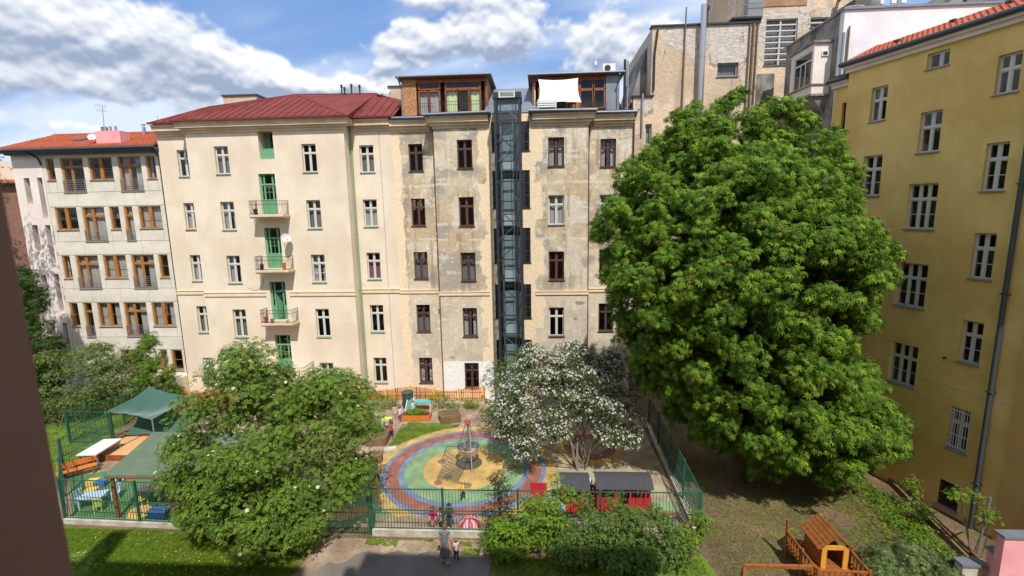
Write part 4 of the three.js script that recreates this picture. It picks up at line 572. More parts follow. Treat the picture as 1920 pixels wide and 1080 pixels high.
{ const a = thing('mobile_antenna', 'cluster of mobile phone antennas on the annex roof behind the white wall', 'antenna', [19.9, 23.72, -31.4]); mesh('mast', [bar(V(0, 0, 0), V(0, 3, 0), 0.06, 8), bar(V(0.9, 0, 0), V(0.9, 3, 0), 0.06, 8), bar(V(-0.1, 1.1, 0), V(1.2, 1.1, 0), 0.04, 6)], M.galv, a); for (const x of [-0.15, 0.55, 1.1]) { mesh('panel_antenna', bx(x - 0.14, x + 0.14, 1.2, 2.9, 0.1, 0.22), M.whitePaint, a); mesh('radio_box', bx(x - 0.12, x + 0.12, 0.65, 1.05, 0.08, 0.25), M.sillGrey, a); }
  const c = thing('flue_pipe', 'dark flue on the annex roof right of the antennas', 'flue pipe', [23.4, 23.75, -30]); mesh('pipe', bar(V(0, 0, 0), V(0.05, 2.4, 0), 0.09, 8), M.iron, c); mesh('base', bx(-0.25, 0.25, 0, 0.4, -0.25, 0.25), M.rust, c); }

// ---------------------------------------------------------------- yellow house (local x runs towards the camera, local z out of the wall)
{
  const b = thing('yellow_house', 'ochre yellow plastered house with white windows along the right side', 'house', [18, 0, -20], -72 * Math.PI / 180);
  const NX = [-0.86, -0.10], MX = [-3.49, -2.60], KX = [-3.66, -2.42];
  const WN = [[...NX, 17.66, 19.12, 'n'], [...NX, 13.99, 15.85, 's'], [...NX, 10.47, 12.34, 's'], [...NX, 6.90, 8.71, 's'], [...NX, 2.99, 4.89, 'g'], [...MX, 19.28, 19.94, 't'], [...MX, 15.76, 17.51, 'n'], [...KX, 12.40, 14.42, 'k'], [-3.74, -2.43, 8.83, 10.85, 'k'], [...KX, 5.08, 7.06, 'k'], [-0.9, -0.12, 0.27, 1.46, 'b'], [-5.9, -5.1, 17.5, 19.1, 'n'], [-5.98, -5.02, 13.95, 15.9, 's'], [-5.98, -5.02, 10.4, 12.3, 's'], [-5.98, -5.02, 6.8, 8.7, 's']];
  mesh('wall', [wallWithHoles(-7.2, 1.25, -1.2, 20.3, WN.map((w) => w.slice(0, 4)), 0, 0.4), bx(-7.2, -6.8, -1.2, 20.3, -10, -0.4), bx(0.9, 1.25, -1.2, 20.3, -10, -0.4)], M.yellow, b);
  mesh('wall', [wallWithHoles(-8.3, -7.2, -1.2, 19.8, [[-7.75, -7.5, 17.3, 18.8]], -0.35, 0.4)], M.yellow, b);
  mesh('wall', bx(1.25, 9, -1.2, 20.3, -10, 0.12), plaster(c255(208, 168, 104), c255(196, 156, 94), 0.14, 93), b);
  mesh('interior', [bx(-7, 1, -1, 20.2, -1.5, -1.3)], M.interior, b);
  { const p = new THREE.PlaneGeometry(0.25, 1.5); p.translate(-7.62, 18.05, -0.5); mesh('pane', p, M.darkGlass, b); }
  for (const w of WN) {
    const q = w.slice(0, 4), k = w[4]; const cfg = { n: { cols: [0, 0.5, 1], rows: [0, 0.62, 1] }, s: { cols: [0, 0.5, 1], rows: [0, 0.66, 1], thinRows: [0.33] }, k: { cols: [0, 0.36, 0.66, 1], rows: [0, 0.66, 1], thinRows: [0.33] }, g: { cols: [0, 0.5, 1], rows: [0, 0.66, 1] }, t: { cols: [0, 0.55, 1], rows: [0, 1] }, b: { cols: [0, 0.5, 1], rows: [0, 1], frame: M.brownWindow } }[k];
    const o = win(b, q, 0, { fw: 0.055, depth: 0.15, sill: M.sillGrey, curtain: hash3(Math.round(q[2] * 10), Math.round(-q[0] * 10), 3) > 0.55 ? 'pair' : null, ...cfg });
    if (k === 'g' || k === 'b') { const gr = [], n = k === 'g' ? 7 : 8; for (let i = 0; i <= n; i++) { const x = lerp(q[0] + 0.03, q[1] - 0.03, i / n); gr.push(bar(V(x, q[2] + 0.03, -0.03), V(x, q[3] - 0.03, -0.03), 0.013, 5)); } for (let i = 0; i < 4; i++) gr.push(beam(V(q[0], lerp(q[2], q[3], 0.08 + i * 0.28), -0.03), V(q[1], lerp(q[2], q[3], 0.08 + i * 0.28), -0.03), 0.02, 0.03)); mesh('grille', gr, k === 'g' ? M.whitePaint : M.iron, o); }
  }
  mesh('string_course', bx(-2.3, 1.25, 5.70, 5.74, 0, 0.02), M.creamTrim, b);
  mesh('cornice', [bx(-7.25, 9, 20.12, 20.3, 0, 0.18), bx(-7.3, 9, 20.3, 20.42, -0.3, 0.34), bx(-8.35, -7.25, 19.62, 19.8, -0.35, -0.18), bx(-8.4, -7.3, 19.8, 19.9, -0.6, -0.05)], M.whiteBay, b);
  const rf = group('roof', b); mesh('gutter', [bar(V(-7.4, 20.52, 0.42), V(9, 20.52, 0.42), 0.12, 10), bx(-7.4, 9, 20.42, 20.62, 0.0, 0.34), bx(-7.4, 9, 20.62, 20.72, -0.5, 0.05), bar(V(-8.45, 19.98, 0.0), V(-7.3, 19.98, 0.0), 0.1, 10), bx(-8.4, -7.35, 19.9, 20.2, -0.7, -0.05)], M.darkZinc, rf);
  const o = V(-7.3, 20.72, -0.1), al = V(1, 0, 0), up = V(0, 0.43, -0.9).normalize(); tiledRoof(rf, o, al, up, 72, 6, 0.225, 0.34, M.tile);
  mesh('deck', tri([[-7.3, 20.66, -0.1], [9, 20.66, -0.1], [9, 21.52, -1.92], [-7.3, 21.52, -1.92]], [[-7.3, 21.52, -1.92], [9, 21.52, -1.92], [9, 20.6, -7], [-7.3, 20.6, -7]], [[-7.3, 20.66, -0.1], [-7.3, 21.52, -1.92], [-7.3, 20.6, -7]]), M.tile, rf);
  for (let k = 0; k < 4; k++) mesh('verge_tile', bar(V(-7.32, 20.75 + k * 0.21, -0.1 - k * 0.45), V(-7.32, 20.75 + (k + 0.94) * 0.21, -0.1 - (k + 0.94) * 0.45), 0.09, 7), M.tile, rf);
  for (const [x, k] of [[-5.6, 3], [-3.6, 5], [-1.6, 5], [0.8, 4]]) { const g = new THREE.BoxGeometry(0.22, 0.09, 0.16); g.translate(x, 20.86 + k * 0.12, -0.15 - k * 0.25); mesh('snow_guard', g, M.darkZinc, rf); }
  pipe(b, [V(0.62, 20.5, 0.42), V(0.5, 19.9, 0.14), V(0.5, -0.8, 0.14)], 0.09, M.darkZinc);
  mesh('pipe_bracket', [14.2, 10, 6, 2].map((y) => bx(0.38, 0.62, y, y + 0.05, 0, 0.25)), M.darkZinc, b);
  mesh('outlet', [bar(V(-1.3, 6.9, -0.02), V(-1.3, 6.9, 0.12), 0.045, 8)], M.iron, b);
}
// ---------------------------------------------------------------- low walls at the right edge
{
  const w = thing('pink_wall', 'pink rendered garden wall with a grey metal cap in the lower right corner', 'wall'); mesh('wall', bx(15.24, 24, 0, 2.62, -15.52, -15.24), M.pinkWall, w); mesh('cap', bx(15.18, 24, 2.62, 2.7, -15.58, -15.18), M.zinc, w); mesh('wall', bx(15.38, 16, 0, 1.73, -15.9, -15.53), M.pinkWall, w); mesh('cap', bx(15.32, 16, 1.73, 1.8, -15.96, -15.53), M.zinc, w); mesh('cap', bx(14.5, 15.32, 1.12, 1.2, -16.16, -15.72), M.zinc, w); mesh('plinth', bx(14.56, 15.37, 0, 1.12, -16.1, -15.78), M.stone, w);
  const k = thing('area_kerb', 'low concrete edging along the sunken strip beside the yellow house', 'kerb'); mesh('edging', [beam(V(17.2, 0.1, -23.6), V(16.1, 0.1, -16.6), 0.1, 0.26), beam(V(17.5, 0.14, -23.2), V(16.5, 0.14, -16.7), 0.07, 0.1)], M.oldWood, k);
  const p = thing('vine_post', 'grey steel post with a vine beside the yellow house', 'post', [16.75, 0, -17.7]); mesh('post', bar(V(0, 0, 0), V(0.1, 2.6, 0.1), 0.04, 8), M.galv, p); mesh('brace', bar(V(0.07, 1.6, 0.06), V(0.9, 0.6, -1.1), 0.03, 6), M.rust, p);
}
// ---------------------------------------------------------------- the house the photograph is taken from: its window jamb shows, its roof shades the foreground
{
  const b = thing('near_house', 'brown plaster window jamb of the house the view looks out from', 'house'), z0 = -0.45, xj = -0.522;
  const parts = [[-40, -4.2, 22.9], [-4.2, -1.85, 21.6], [-1.85, 9.2, 24.1], [9.2, 15, 19.5]];
  mesh('jamb_wall', [bx(-1.4, xj, 11.5, 16.5, z0, 0.1), bx(1.3, 2.2, 11.5, 16.5, z0, 0.1), bx(xj, 1.3, 11.5, 12.55, z0, 0.1), bx(xj, 1.3, 15.3, 16.5, z0, 0.1)], M.jamb, b); mesh('wall', [bx(-40, -1.4, 0, 21.6, z0, 0.1), bx(2.2, 15, 0, 19.5, z0, 0.1), bx(-1.4, 2.2, 0, 11.5, z0, 0.1), bx(-1.4, 2.2, 16.5, 21.6, z0, 0.1)], M.backWall, b);
  mesh('upper_wall', parts.map(([a, c, h]) => bx(a, c, a === 9.2 ? 19.5 : 19.5, h - 0.3, a > 9 ? 0.12 : z0 - 0.002, 0.09)).slice(0, 3).concat([bx(-40, -4.2, 21.6, 22.6, z0, 0.09)]).slice(2), M.jamb, b);
  mesh('eave', parts.map(([a, c, h]) => bx(a, c, h - 0.3, h, z0 - 0.002, 4)), M.darkZinc, b);
  mesh('back_wall', [bx(-40, 15, 0, 21.4, 9, 9.4), bx(-40, -39.6, 0, 21.4, 0.1, 9), bx(14.6, 15, 0, 19.4, 0.1, 9), bx(-1.2, -1.0, 11, 16.5, 0.1, 4), bx(1.9, 2.1, 11, 16.5, 0.1, 4), bx(-1, 1.9, 11, 16.5, 4, 4.2), bx(-1, 1.9, 16.5, 16.6, 0.1, 4.2), bx(-1, 1.9, 11, 11.1, 0.1, 4.2)], M.jamb, b);
  mesh('chimney', bx(-13.05, -12.25, 22.9, 26.1, 0.0, 0.9), M.jamb, b); mesh('chimney', bx(-2.45, -2.05, 21.6, 23.6, 0.0, 0.4), M.jamb, b);
}
// ================================================================ ground
const soil = mapped(tex(1024, (u, v) => { const n = pfbm(u, v, 6, 6, 101), m = pfbm(u, v, 20, 4, 103), f = pfbm(u, v, 128, 2, 107), s = hash3(Math.floor(u * 700), Math.floor(v * 700), 1); let c = mix3(c255(126, 104, 80), c255(94, 76, 58), clamp((n - 0.5) * 2.5 + 0.5)); c = mix3(c, c255(96, 100, 52), sst(0.5, 0.66, m) * 0.6); c = mix3(c, c255(162, 142, 112), s > 0.965 ? 0.6 : 0); const k = 0.8 + f * 0.4; return c.map((q) => q * k); }, 0.14, 0.14), 0.98, { bumpMap: bumpTex, bumpScale: 0.03 });
const dust = mapped(tex(512, (u, v) => { const n = pfbm(u, v, 5, 6, 111), f = pfbm(u, v, 90, 2, 113); return mix3(c255(176, 158, 134), c255(134, 114, 92), clamp((n - 0.5) * 2.6 + 0.5 + (f - 0.5) * 0.5)); }, 0.25, 0.25), 0.97, { bumpMap: bumpTex, bumpScale: 0.012 });
const asphalt = mapped(tex(512, (u, v) => { const n = pfbm(u, v, 5, 5, 121), f = hash3(Math.floor(u * 400), Math.floor(v * 400), 2); return mix3(c255(136, 128, 118), c255(106, 100, 93), clamp(n + (f - 0.5) * 0.5)); }, 0.3, 0.3), 0.93, { bumpMap: grainTex, bumpScale: 0.01 });
const turf = mapped(tex(512, (u, v) => { const n = pfbm(u, v, 7, 6, 131), f = pfbm(u, v, 100, 2, 133); return mix3(c255(104, 128, 40), c255(80, 98, 32), clamp((n - 0.5) * 2.4 + 0.5 + (f - 0.5) * 0.8)); }, 0.3, 0.3), 0.98, { bumpMap: bumpTex, bumpScale: 0.04 });
const sandM = mapped(tex(256, (u, v) => mix3(c255(222, 176, 122), c255(200, 150, 98), pfbm(u, v, 40, 4, 141))), 0.97);
function rubber(a, seed) { return mapped(tex(256, (u, v) => { const f = hash3(Math.floor(u * 256), Math.floor(v * 256), seed), n = pfbm(u, v, 4, 5, seed + 1), k = 0.84 + (f - 0.5) * 0.2 + (n - 0.5) * 0.36; return [a[0] / 255 * k, a[1] / 255 * k, a[2] / 255 * k]; }, 0.45, 0.45), 0.9, { bumpMap: grainTex, bumpScale: 0.004 }); }
const RB = { yellow: rubber([226, 188, 112], 151), green: rubber([148, 180, 132], 153), blue: rubber([126, 152, 182], 155), red: rubber([178, 114, 96], 157), beige: rubber([192, 180, 148], 159), grass: rubber([96, 138, 84], 161) };
function wobble(pts, n, amp, seed) { const o = []; for (let i = 0; i < pts.length; i++) { const a = pts[i], b = pts[(i + 1) % pts.length]; for (let k = 0; k < n; k++) { const t = k / n; o.push([lerp(a[0], b[0], t) + (k ? (hash3(i, k, seed) - 0.5) * amp : 0), lerp(a[1], b[1], t) + (k ? (hash3(i, k, seed + 5) - 0.5) * amp : 0)]); } } return o; }
struct('ground', (() => { const g = new THREE.PlaneGeometry(600, 600); g.rotateX(-Math.PI / 2); return g; })(), soil);
struct('lawn', poly(wobble([[-40, -18.35], [-9.6, -18.2], [-9.2, -17.4], [-9.6, -1], [-40, -1]], 12, 0.4, 3), 0.006), turf);
struct('lawn', poly(wobble([[-40, -33], [-29, -33], [-27, -27], [-26, -22], [-22.4, -18.8], [-40, -18.8]], 8, 0.4, 6), 0.006), turf);
struct('lawn', poly(wobble([[-1.9, -16.9], [4.0, -17.0], [6.2, -17.6], [7.2, -14], [6, -1], [-1.8, -1]], 10, 0.5, 9), 0.006), turf);
struct('footpath', poly(wobble([[-9.4, -17.2], [-7.2, -17.9], [-2.0, -17.3], [-1.8, -1], [-9.6, -1]], 10, 0.22, 12), 0.012), asphalt);
struct('dirt_strip', poly(wobble([[-9.8, -18.0], [-2.1, -18.02], [-2.0, -17.25], [-7.0, -17.2], [-9.0, -16.0], [-10, -15.4]], 8, 0.3, 15), 0.018), dust);
// playground: dusty path and coloured rubber
struct('dusty_yard', poly(wobble([[-27, -33.6], [6.3, -33.6], [6.3, -18.6], [-24, -18.8]], 6, 0.1, 18), 0.008), dust);
const PC = [-4.1, -23.7];
struct('rubber_base', poly(wobble([[-11.6, -18.7], [6.2, -18.75], [6.3, -21.6], [0.5, -22.4], [-4.1, -27], [-9.3, -22.6], [-12.0, -21.8]], 6, 0.12, 21), 0.014), RB.green);
struct('rubber_apron', poly(wobble([[0.2, -21.6], [6.3, -20.9], [6.3, -28.4], [-0.6, -28.2], [-0.4, -26]], 6, 0.15, 22), 0.017), RB.beige);
{ const s = new THREE.Group(); s.name = 'ring_surface'; s.userData.kind = 'structure'; scene.add(s); const rad = [[0, 2.2, RB.yellow], [2.2, 3.18, RB.green], [3.18, 3.47, RB.blue], [3.47, 4.11, RB.red], [4.11, 4.34, RB.blue], [4.34, 4.9, RB.yellow]]; rad.forEach(([a, c, m], i) => { const g = a ? new THREE.RingGeometry(a + 0.004, c - 0.004, 96, 1) : new THREE.CircleGeometry(c - 0.004, 96); g.rotateX(-Math.PI / 2); g.translate(PC[0], 0.024, PC[1]); mesh('rubber_ring', g, m, s); });
  for (const [a, c, m] of [[1.5, 2.1, RB.yellow], [0.9, 1.5, RB.red]]) { const g = new THREE.RingGeometry(a, c - 0.005, 64); g.rotateX(-Math.PI / 2); g.translate(2.8, 0.023, -26.2); mesh('rubber_ring', g, m, s); }
  mesh('rubber_patch', poly([[1.2, -20.9], [6.2, -20.2], [6.2, -19.55], [1.2, -19.6]], 0.022), RB.red, s); mesh('rubber_patch', poly([[1.2, -19.58], [5.9, -19.53], [5.9, -19.42], [1.2, -19.45]], 0.026), RB.blue, s); mesh('rubber_patch', poly([[1.0, -19.4], [5.9, -19.4], [6.3, -18.75], [1.0, -18.75]], 0.022), RB.beige, s);
  mesh('rubber_patch', poly(wobble([[-10.6, -19.7], [-8.2, -20.2], [-7.6, -19.6], [-8.9, -19.1], [-10.4, -19.15]], 5, 0.06, 4), 0.021), RB.yellow, s);
  mesh('sand_patch', poly(wobble([[-8.6, -18.72], [-7.4, -19.35], [-5.5, -19.5], [-3.0, -19.35], [-1.4, -18.75]], 6, 0.08, 8), 0.03), dust, s); }
struct('grass_patch', poly(wobble([[-8.7, -29.2], [-5.2, -29.0], [-5.4, -28.6], [-7.4, -27.4], [-8.5, -26.2], [-9.1, -25.0], [-8.9, -26.5]], 6, 0.25, 31), 0.02), turf);
struct('nursery_floor', poly([[-21.2, -18.75], [-12.5, -18.75], [-12.5, -23], [-22.5, -23.2], [-25.1, -22.3]], 0.016), RB.grass);
struct('nursery_mat', poly([[-22.6, -22.0], [-21.2, -22.0], [-20.9, -23.1], [-22.3, -23.1]], 0.022), rubber([206, 108, 74], 165));
// ================================================================ fences
function barFence(label, pts, h, o = {}) { // green steel fence: posts, rails and bars; pts [x, z]
  const { y0 = 0.12, step = 0.125, plinth = 0, name = 'bar_fence', postEvery = 2.6, mid = true, cat = 'fence' } = o;
  const a0 = pts[0], t = thing(name, label, cat, [a0[0], 0, a0[1]], 0, 'green steel bar fences round the playground');
  const barG = new THREE.BoxGeometry(0.015, h - 0.1, 0.015); barG.translate(0, y0 + (h - 0.1) / 2 + 0.05, 0); const postG = new THREE.BoxGeometry(0.09, h + 0.14, 0.09); postG.translate(0, y0 - 0.05 + (h + 0.1) / 2, 0);
  for (let i = 0; i < pts.length - 1; i++) {
    const a = pts[i], b = pts[i + 1], dx = b[0] - a[0], dz = b[1] - a[1], L = Math.hypot(dx, dz), ang = Math.atan2(-dz, dx), n = Math.max(1, Math.round(L / postEvery));
    for (let k = 0; k <= n; k++) { if (i && !k) continue; const m = mesh('post', postG, M.fence, t); m.position.set(a[0] - a0[0] + dx * k / n, 0, a[1] - a0[1] + dz * k / n); m.rotation.y = ang; }
    for (const y of mid ? [y0 + 0.06, y0 + h * 0.48, y0 + h] : [y0 + 0.06, y0 + h]) mesh('rail', beam(V(a[0] - a0[0], y, a[1] - a0[1]), V(b[0] - a0[0], y, b[1] - a0[1]), 0.04, 0.035), M.fence, t);
    const nb = Math.round(L / step); for (let k = 1; k < nb; k++) { if (Math.abs((k * n / nb) - Math.round(k * n / nb)) * L / n < 0.05) continue; const m = mesh('bar', barG, M.fence, t); m.position.set(a[0] - a0[0] + dx * k / nb, 0, a[1] - a0[1] + dz * k / nb); m.rotation.y = ang; }
    if (plinth) mesh('plinth', beam(V(a[0] - a0[0], plinth / 2, a[1] - a0[1]), V(b[0] - a0[0], plinth / 2, b[1] - a0[1]), 0.24, plinth), M.stone, t);
  }
  return t;
}
barFence('green bar fence on a low stone plinth in front of the nursery yard', [[-21.5, -18.65], [-14.2, -18.4], [-9.6, -18.34]], 1.9, { plinth: 0.22, y0: 0.2, postEvery: 3.5, step: 0.14 });
barFence('green bar gate panel beside the big flowering elder', [[-9.5, -18.3], [-7.35, -18.3]], 2.0, { y0: 0.04, postEvery: 2.2, name: 'bar_gate', cat: 'gate' });
barFence('green bar fence on a white plinth in front of the coloured rings', [[-7.2, -18.28], [-4.15, -18.28], [-1.0, -18.29], [2.4, -18.3], [6.4, -18.32]], 1.85, { plinth: 0.3, y0: 0.28, postEvery: 3.2, step: 0.135 });
barFence('green bar fence running back beside the chestnut tree', [[6.5, -18.45], [6.6, -23.5], [6.75, -29.0]], 1.85, { y0: 0.25, plinth: 0.2, step: 0.16, postEvery: 2.7 });
barFence('short green bar fence at the left corner of the nursery yard', [[-21.6, -18.75], [-25.35, -22.3]], 1.9, { step: 0.15 });
barFence('green bar fence beside the white table tennis table', [[-25.4, -22.4], [-25.65, -25.7]], 1.95, { step: 0.14, postEvery: 3.4 });
barFence('tall green bar panel at the end of the sandpit', [[-25.7, -25.8], [-28.7, -25.95]], 1.95, { step: 0.15, postEvery: 3.1 });
barFence('green bar fence in front of the left hand shrubs', [[-28.75, -26.05], [-26.2, -31.0]], 1.9, { step: 0.16, postEvery: 2.8 });
{ // wavy painted picket fence at the back
  const t = thing('picket_fence', 'wavy fence of orange, red and yellow pickets along the house wall', 'fence', [0, 0, 0]);
  const topAt = (x) => 1.12 + 0.14 * Math.sin((x + 10.5) * 1.25), cols = [M.orangeWood, M.orangeWood, M.timberRed, M.orangeWood, M.playWoodPale]; const yel = M.yellowPaint;
  let k = 0; for (let x = -16.4; x < -4.0; x += 0.125, k++) { const post = k % 14 === 0, h = topAt(x) + (post ? 0.1 : 0), w = post ? 0.13 : 0.075; mesh(post ? 'post' : 'picket', bx(x, x + w, post ? 0 : 0.22, h, -32.32, -32.29), post ? yel : cols[Math.floor(hash3(k, 3, 1) * 5)], t); }
  for (const y of [0.4, 0.85]) mesh('rail', beam(V(-16.4, y, -32.35), V(-4.0, y, -32.35), 0.04, 0.07), M.orangeWood, t); mesh('kerb', bx(-16.4, -4.0, 0, 0.2, -32.45, -32.28), M.stone, t);
  const u = thing('picket_fence', 'orange picket fence left of the elder below the concrete house', 'fence'); for (let q = 0; q < 34; q++) mesh(q % 12 === 11 ? 'post' : 'picket', bx(-27 + q * 0.16, -26.9 + q * 0.16, 0.1, 1.15 + 0.08 * Math.sin(q), -31.6, -31.57), q % 12 === 11 ? yel : M.orangeWood, u); for (const y of [0.4, 0.85]) mesh('rail', beam(V(-27, y, -31.63), V(-21.6, y, -31.63), 0.04, 0.07), M.orangeWood, u);
}
// ================================================================ playground pieces
{ // net spinner: mast with a red head, hoop, cords, net skirt and anchor plates
  const t = thing('climbing_tower', 'rope climbing tower with a red topped mast on the yellow rubber disc', 'climbing frame', [-3.95, 0.03, -24.2]);
  mesh('mast', [bar(V(0, 0, 0), V(0, 2.35, 0), 0.05, 10)], M.galv, t); mesh('mast', bar(V(0.3, 0, 0.95), V(0.1, 2.2, 0), 0.035, 8), M.galv, t);
  const hd = new THREE.CylinderGeometry(0.13, 0.18, 0.14, 16); hd.translate(0, 2.4, 0); mesh('head', hd, M.redHead ??= std([0.5, 0.06, 0.07], 0.5), t);
  const hoop = new THREE.TorusGeometry(0.62, 0.03, 6, 32); hoop.rotateX(Math.PI / 2); hoop.translate(0, 0.95, 0); mesh('hoop', hoop, M.galv, t);
  const net = new THREE.CylinderGeometry(0.62, 0.5, 0.34, 26, 1, true); net.translate(0, 0.78, 0); const nm = M.stainless.clone(); nm.side = THREE.DoubleSide; mesh('basket', net, nm, t);
  for (let k = 0; k < 10; k++) { const a = k / 10 * 6.283; mesh('cord', bar(V(Math.cos(a) * 0.1, 2.3, Math.sin(a) * 0.1), V(Math.cos(a) * 0.62, 0.95, Math.sin(a) * 0.62), 0.011, 4), M.rope, t); }
  const pit = new THREE.CylinderGeometry(0.72, 0.72, 0.012, 32); pit.translate(0, 0.012, 0); mesh('pit', pit, std([0.10, 0.075, 0.05], 0.95), t);
}
{ const t = thing('net_ramp', 'sagging black climbing net with round ground anchors beside the mast', 'climbing net', [-4.1, 0.03, -23.5]);
  const cords = [], C = (u, v) => V(-1.05 + u * 1.05 - v * 0.25 + 0.1, 0.95 * (1 - v) * (0.35 + 0.65 * (1 - u)) - 0.25 * Math.sin(Math.PI * v) * 0.6 + 0.16, -0.35 + v * 1.35 + u * 0.35);
  for (let i = 0; i <= 12; i++) for (let j = 0; j < 9; j++) { cords.push(bar(C(i / 12, j / 9), C(i / 12, (j + 1) / 9), 0.013, 4)); if (i < 12) cords.push(bar(C(i / 12, (j + 1) / 9), C((i + 1) / 12, (j + 1) / 9), 0.013, 4)); }
  mesh('net', cords, M.rope, t).userData.kind = 'stuff'; const kn = []; for (let i = 0; i <= 12; i += 1) for (let j = 1; j <= 9; j++) { const s = new THREE.IcosahedronGeometry(0.026, 0); const p = C(i / 12, j / 9); s.translate(p.x, p.y, p.z); kn.push(s); } mesh('knots', kn, M.ropeGreen, t).userData.kind = 'stuff';
  for (const [x, z] of [[-1.38, -0.8], [-1.12, 1.26], [-0.73, 0.7], [0.38, 1.46], [2.5, -0.4], [2.0, 0.15]]) { const p = new THREE.CylinderGeometry(0.22, 0.22, 0.02, 20); p.translate(x, 0.01, z); mesh('anchor_plate', p, std([0.25, 0.15, 0.09], 0.8), t); }
  for (const [a, b] of [[C(0, 0), V(-1.38, 0.02, -0.8)], [C(0, 1), V(-1.12, 0.02, 1.26)], [C(0.5, 1), V(-0.73, 0.02, 0.9)], [C(1, 1), V(0.38, 0.02, 1.46)], [C(1, 0), V(0.15, 0.9, -0.7)], [C(0, 0), V(0.15, 1.0, -0.7)]]) mesh('cord', bar(a, b, 0.02, 5), M.rope, t);
}
function trainBox(label, x0, x1, z0, z1, roofed, name) { // open red wagon with posts and a felt roof
  const t = thing(name, label, 'play train', [(x0 + x1) / 2, 0.03, (z0 + z1) / 2], 0, roofed ? 'red wagons of the play train' : undefined), w = (x1 - x0) / 2, d = (z1 - z0) / 2;
  mesh('floor', bx(-w, w, 0.12, 0.2, -d, d), M.oldWood, t);
  for (const s of [-1, 1]) for (let k = 0, n = Math.round(w * 2 / 0.34); k < n; k++) { const a = -w + k * 2 * w / n; if (k % 4 === 3) continue; mesh('side_panel', bx(a + 0.01, a + 2 * w / n - 0.015, 0.2, 0.95, s * d - 0.02, s * d + 0.02), M.redPaint, t); if (k % 2 === 0) mesh('window_post', bx(a + 0.06, a + 0.14, 0.95, 1.44, s * d - 0.02, s * d + 0.02), M.redPaint, t); }
  for (const s of [-1, 1]) mesh('end_panel', bx(s * w - 0.02, s * w + 0.02, 0.2, 0.95, -d + 0.02, d - 0.02), M.redPaint, t);
  for (const sx of [-1, 1]) for (const sz of [-1, 1]) mesh('post', bx(sx * (w - 0.06) - 0.035, sx * (w - 0.06) + 0.035, 0.2, 1.46, sz * (d - 0.06) - 0.035, sz * (d - 0.06) + 0.035), M.redPaint, t);
  for (const sx of [-0.6, 0.6]) for (const s of [-1, 1]) { const g = new THREE.CylinderGeometry(0.17, 0.17, 0.06, 18); g.rotateX(Math.PI / 2); g.translate(sx * w, 0.17, s * (d + 0.05)); mesh('wheel', g, M.iron, t); }
  if (roofed) { const n = 10, gs = []; for (let k = 0; k < n; k++) { const a0 = -1.15 + 2.3 * k / n, a1 = -1.15 + 2.3 * (k + 1) / n; gs.push(tri([[-w - 0.08, 1.2 + 0.5 * Math.cos(a0), Math.sin(a0) * (d + 0.18)], [w + 0.08, 1.2 + 0.5 * Math.cos(a0), Math.sin(a0) * (d + 0.18)], [w + 0.08, 1.2 + 0.5 * Math.cos(a1), Math.sin(a1) * (d + 0.18)], [-w - 0.08, 1.2 + 0.5 * Math.cos(a1), Math.sin(a1) * (d + 0.18)]])); } mesh('roof', gs, M.blackFelt, t); mesh('gable', [-1, 1].map((s) => bx(s * (w - 0.03) - 0.02, s * (w - 0.03) + 0.02, 1.36, 1.54, -d * 0.5, d * 0.5)), M.redPaint, t); }
  return t;
}
trainBox('short red play wagon with a black roof behind the shrubs', 0.9, 2.05, -20.75, -19.6, true, 'play_wagon');
trainBox('long red play wagon with a black roof at the right end of the train', 2.45, 4.8, -20.85, -19.7, true, 'play_wagon');
{ const t = thing('play_engine', 'red play locomotive cab with a white hood at the front of the train', 'play train', [-0.1, 0.03, -20.1]); mesh('back_board', bx(-0.42, 0.28, 0.75, 1.5, 0.2, 0.25), M.redPaint, t); mesh('front_board', bx(-0.45, 0.3, 0.2, 0.75, 0.55, 0.6), M.redPaint, t); mesh('hood', (() => { const g = new THREE.CylinderGeometry(0.34, 0.34, 0.75, 20); g.rotateZ(Math.PI / 2); g.translate(0.75, 0.48, 0.25); return g; })(), M.paleBlue, t); mesh('seat', bx(-0.4, 0.25, 0.62, 0.68, 0.25, 0.55), M.whitePaint, t); mesh('post', bx(-0.5, -0.44, 0, 1.7, 0.15, 0.21), M.galv, t); mesh('post', bx(0.28, 0.34, 0, 1.5, 0.15, 0.21), M.galv, t); mesh('base', bx(-0.45, 1.15, 0.08, 0.16, -0.2, 0.6), M.oldWood, t); for (const x of [-0.25, 0.85]) { const g = new THREE.CylinderGeometry(0.17, 0.17, 0.06, 18); g.rotateX(Math.PI / 2); g.translate(x, 0.17, 0.64); mesh('wheel', g, M.iron, t); } }
{ // striped red dome by the fence
  const t = thing('striped_dome', 'red and pink striped play dome behind the front fence', 'play dome', [-3.15, 0.03, -18.85]); for (let k = 0; k < 12; k++) { const g = new THREE.SphereGeometry(0.5, 4, 10, k * Math.PI / 6, Math.PI / 6, 0, Math.PI / 2); g.scale(1, 0.95, 1); mesh('segment', g, k % 2 ? M.redHead : std([0.75, 0.42, 0.42], 0.5), t); } }
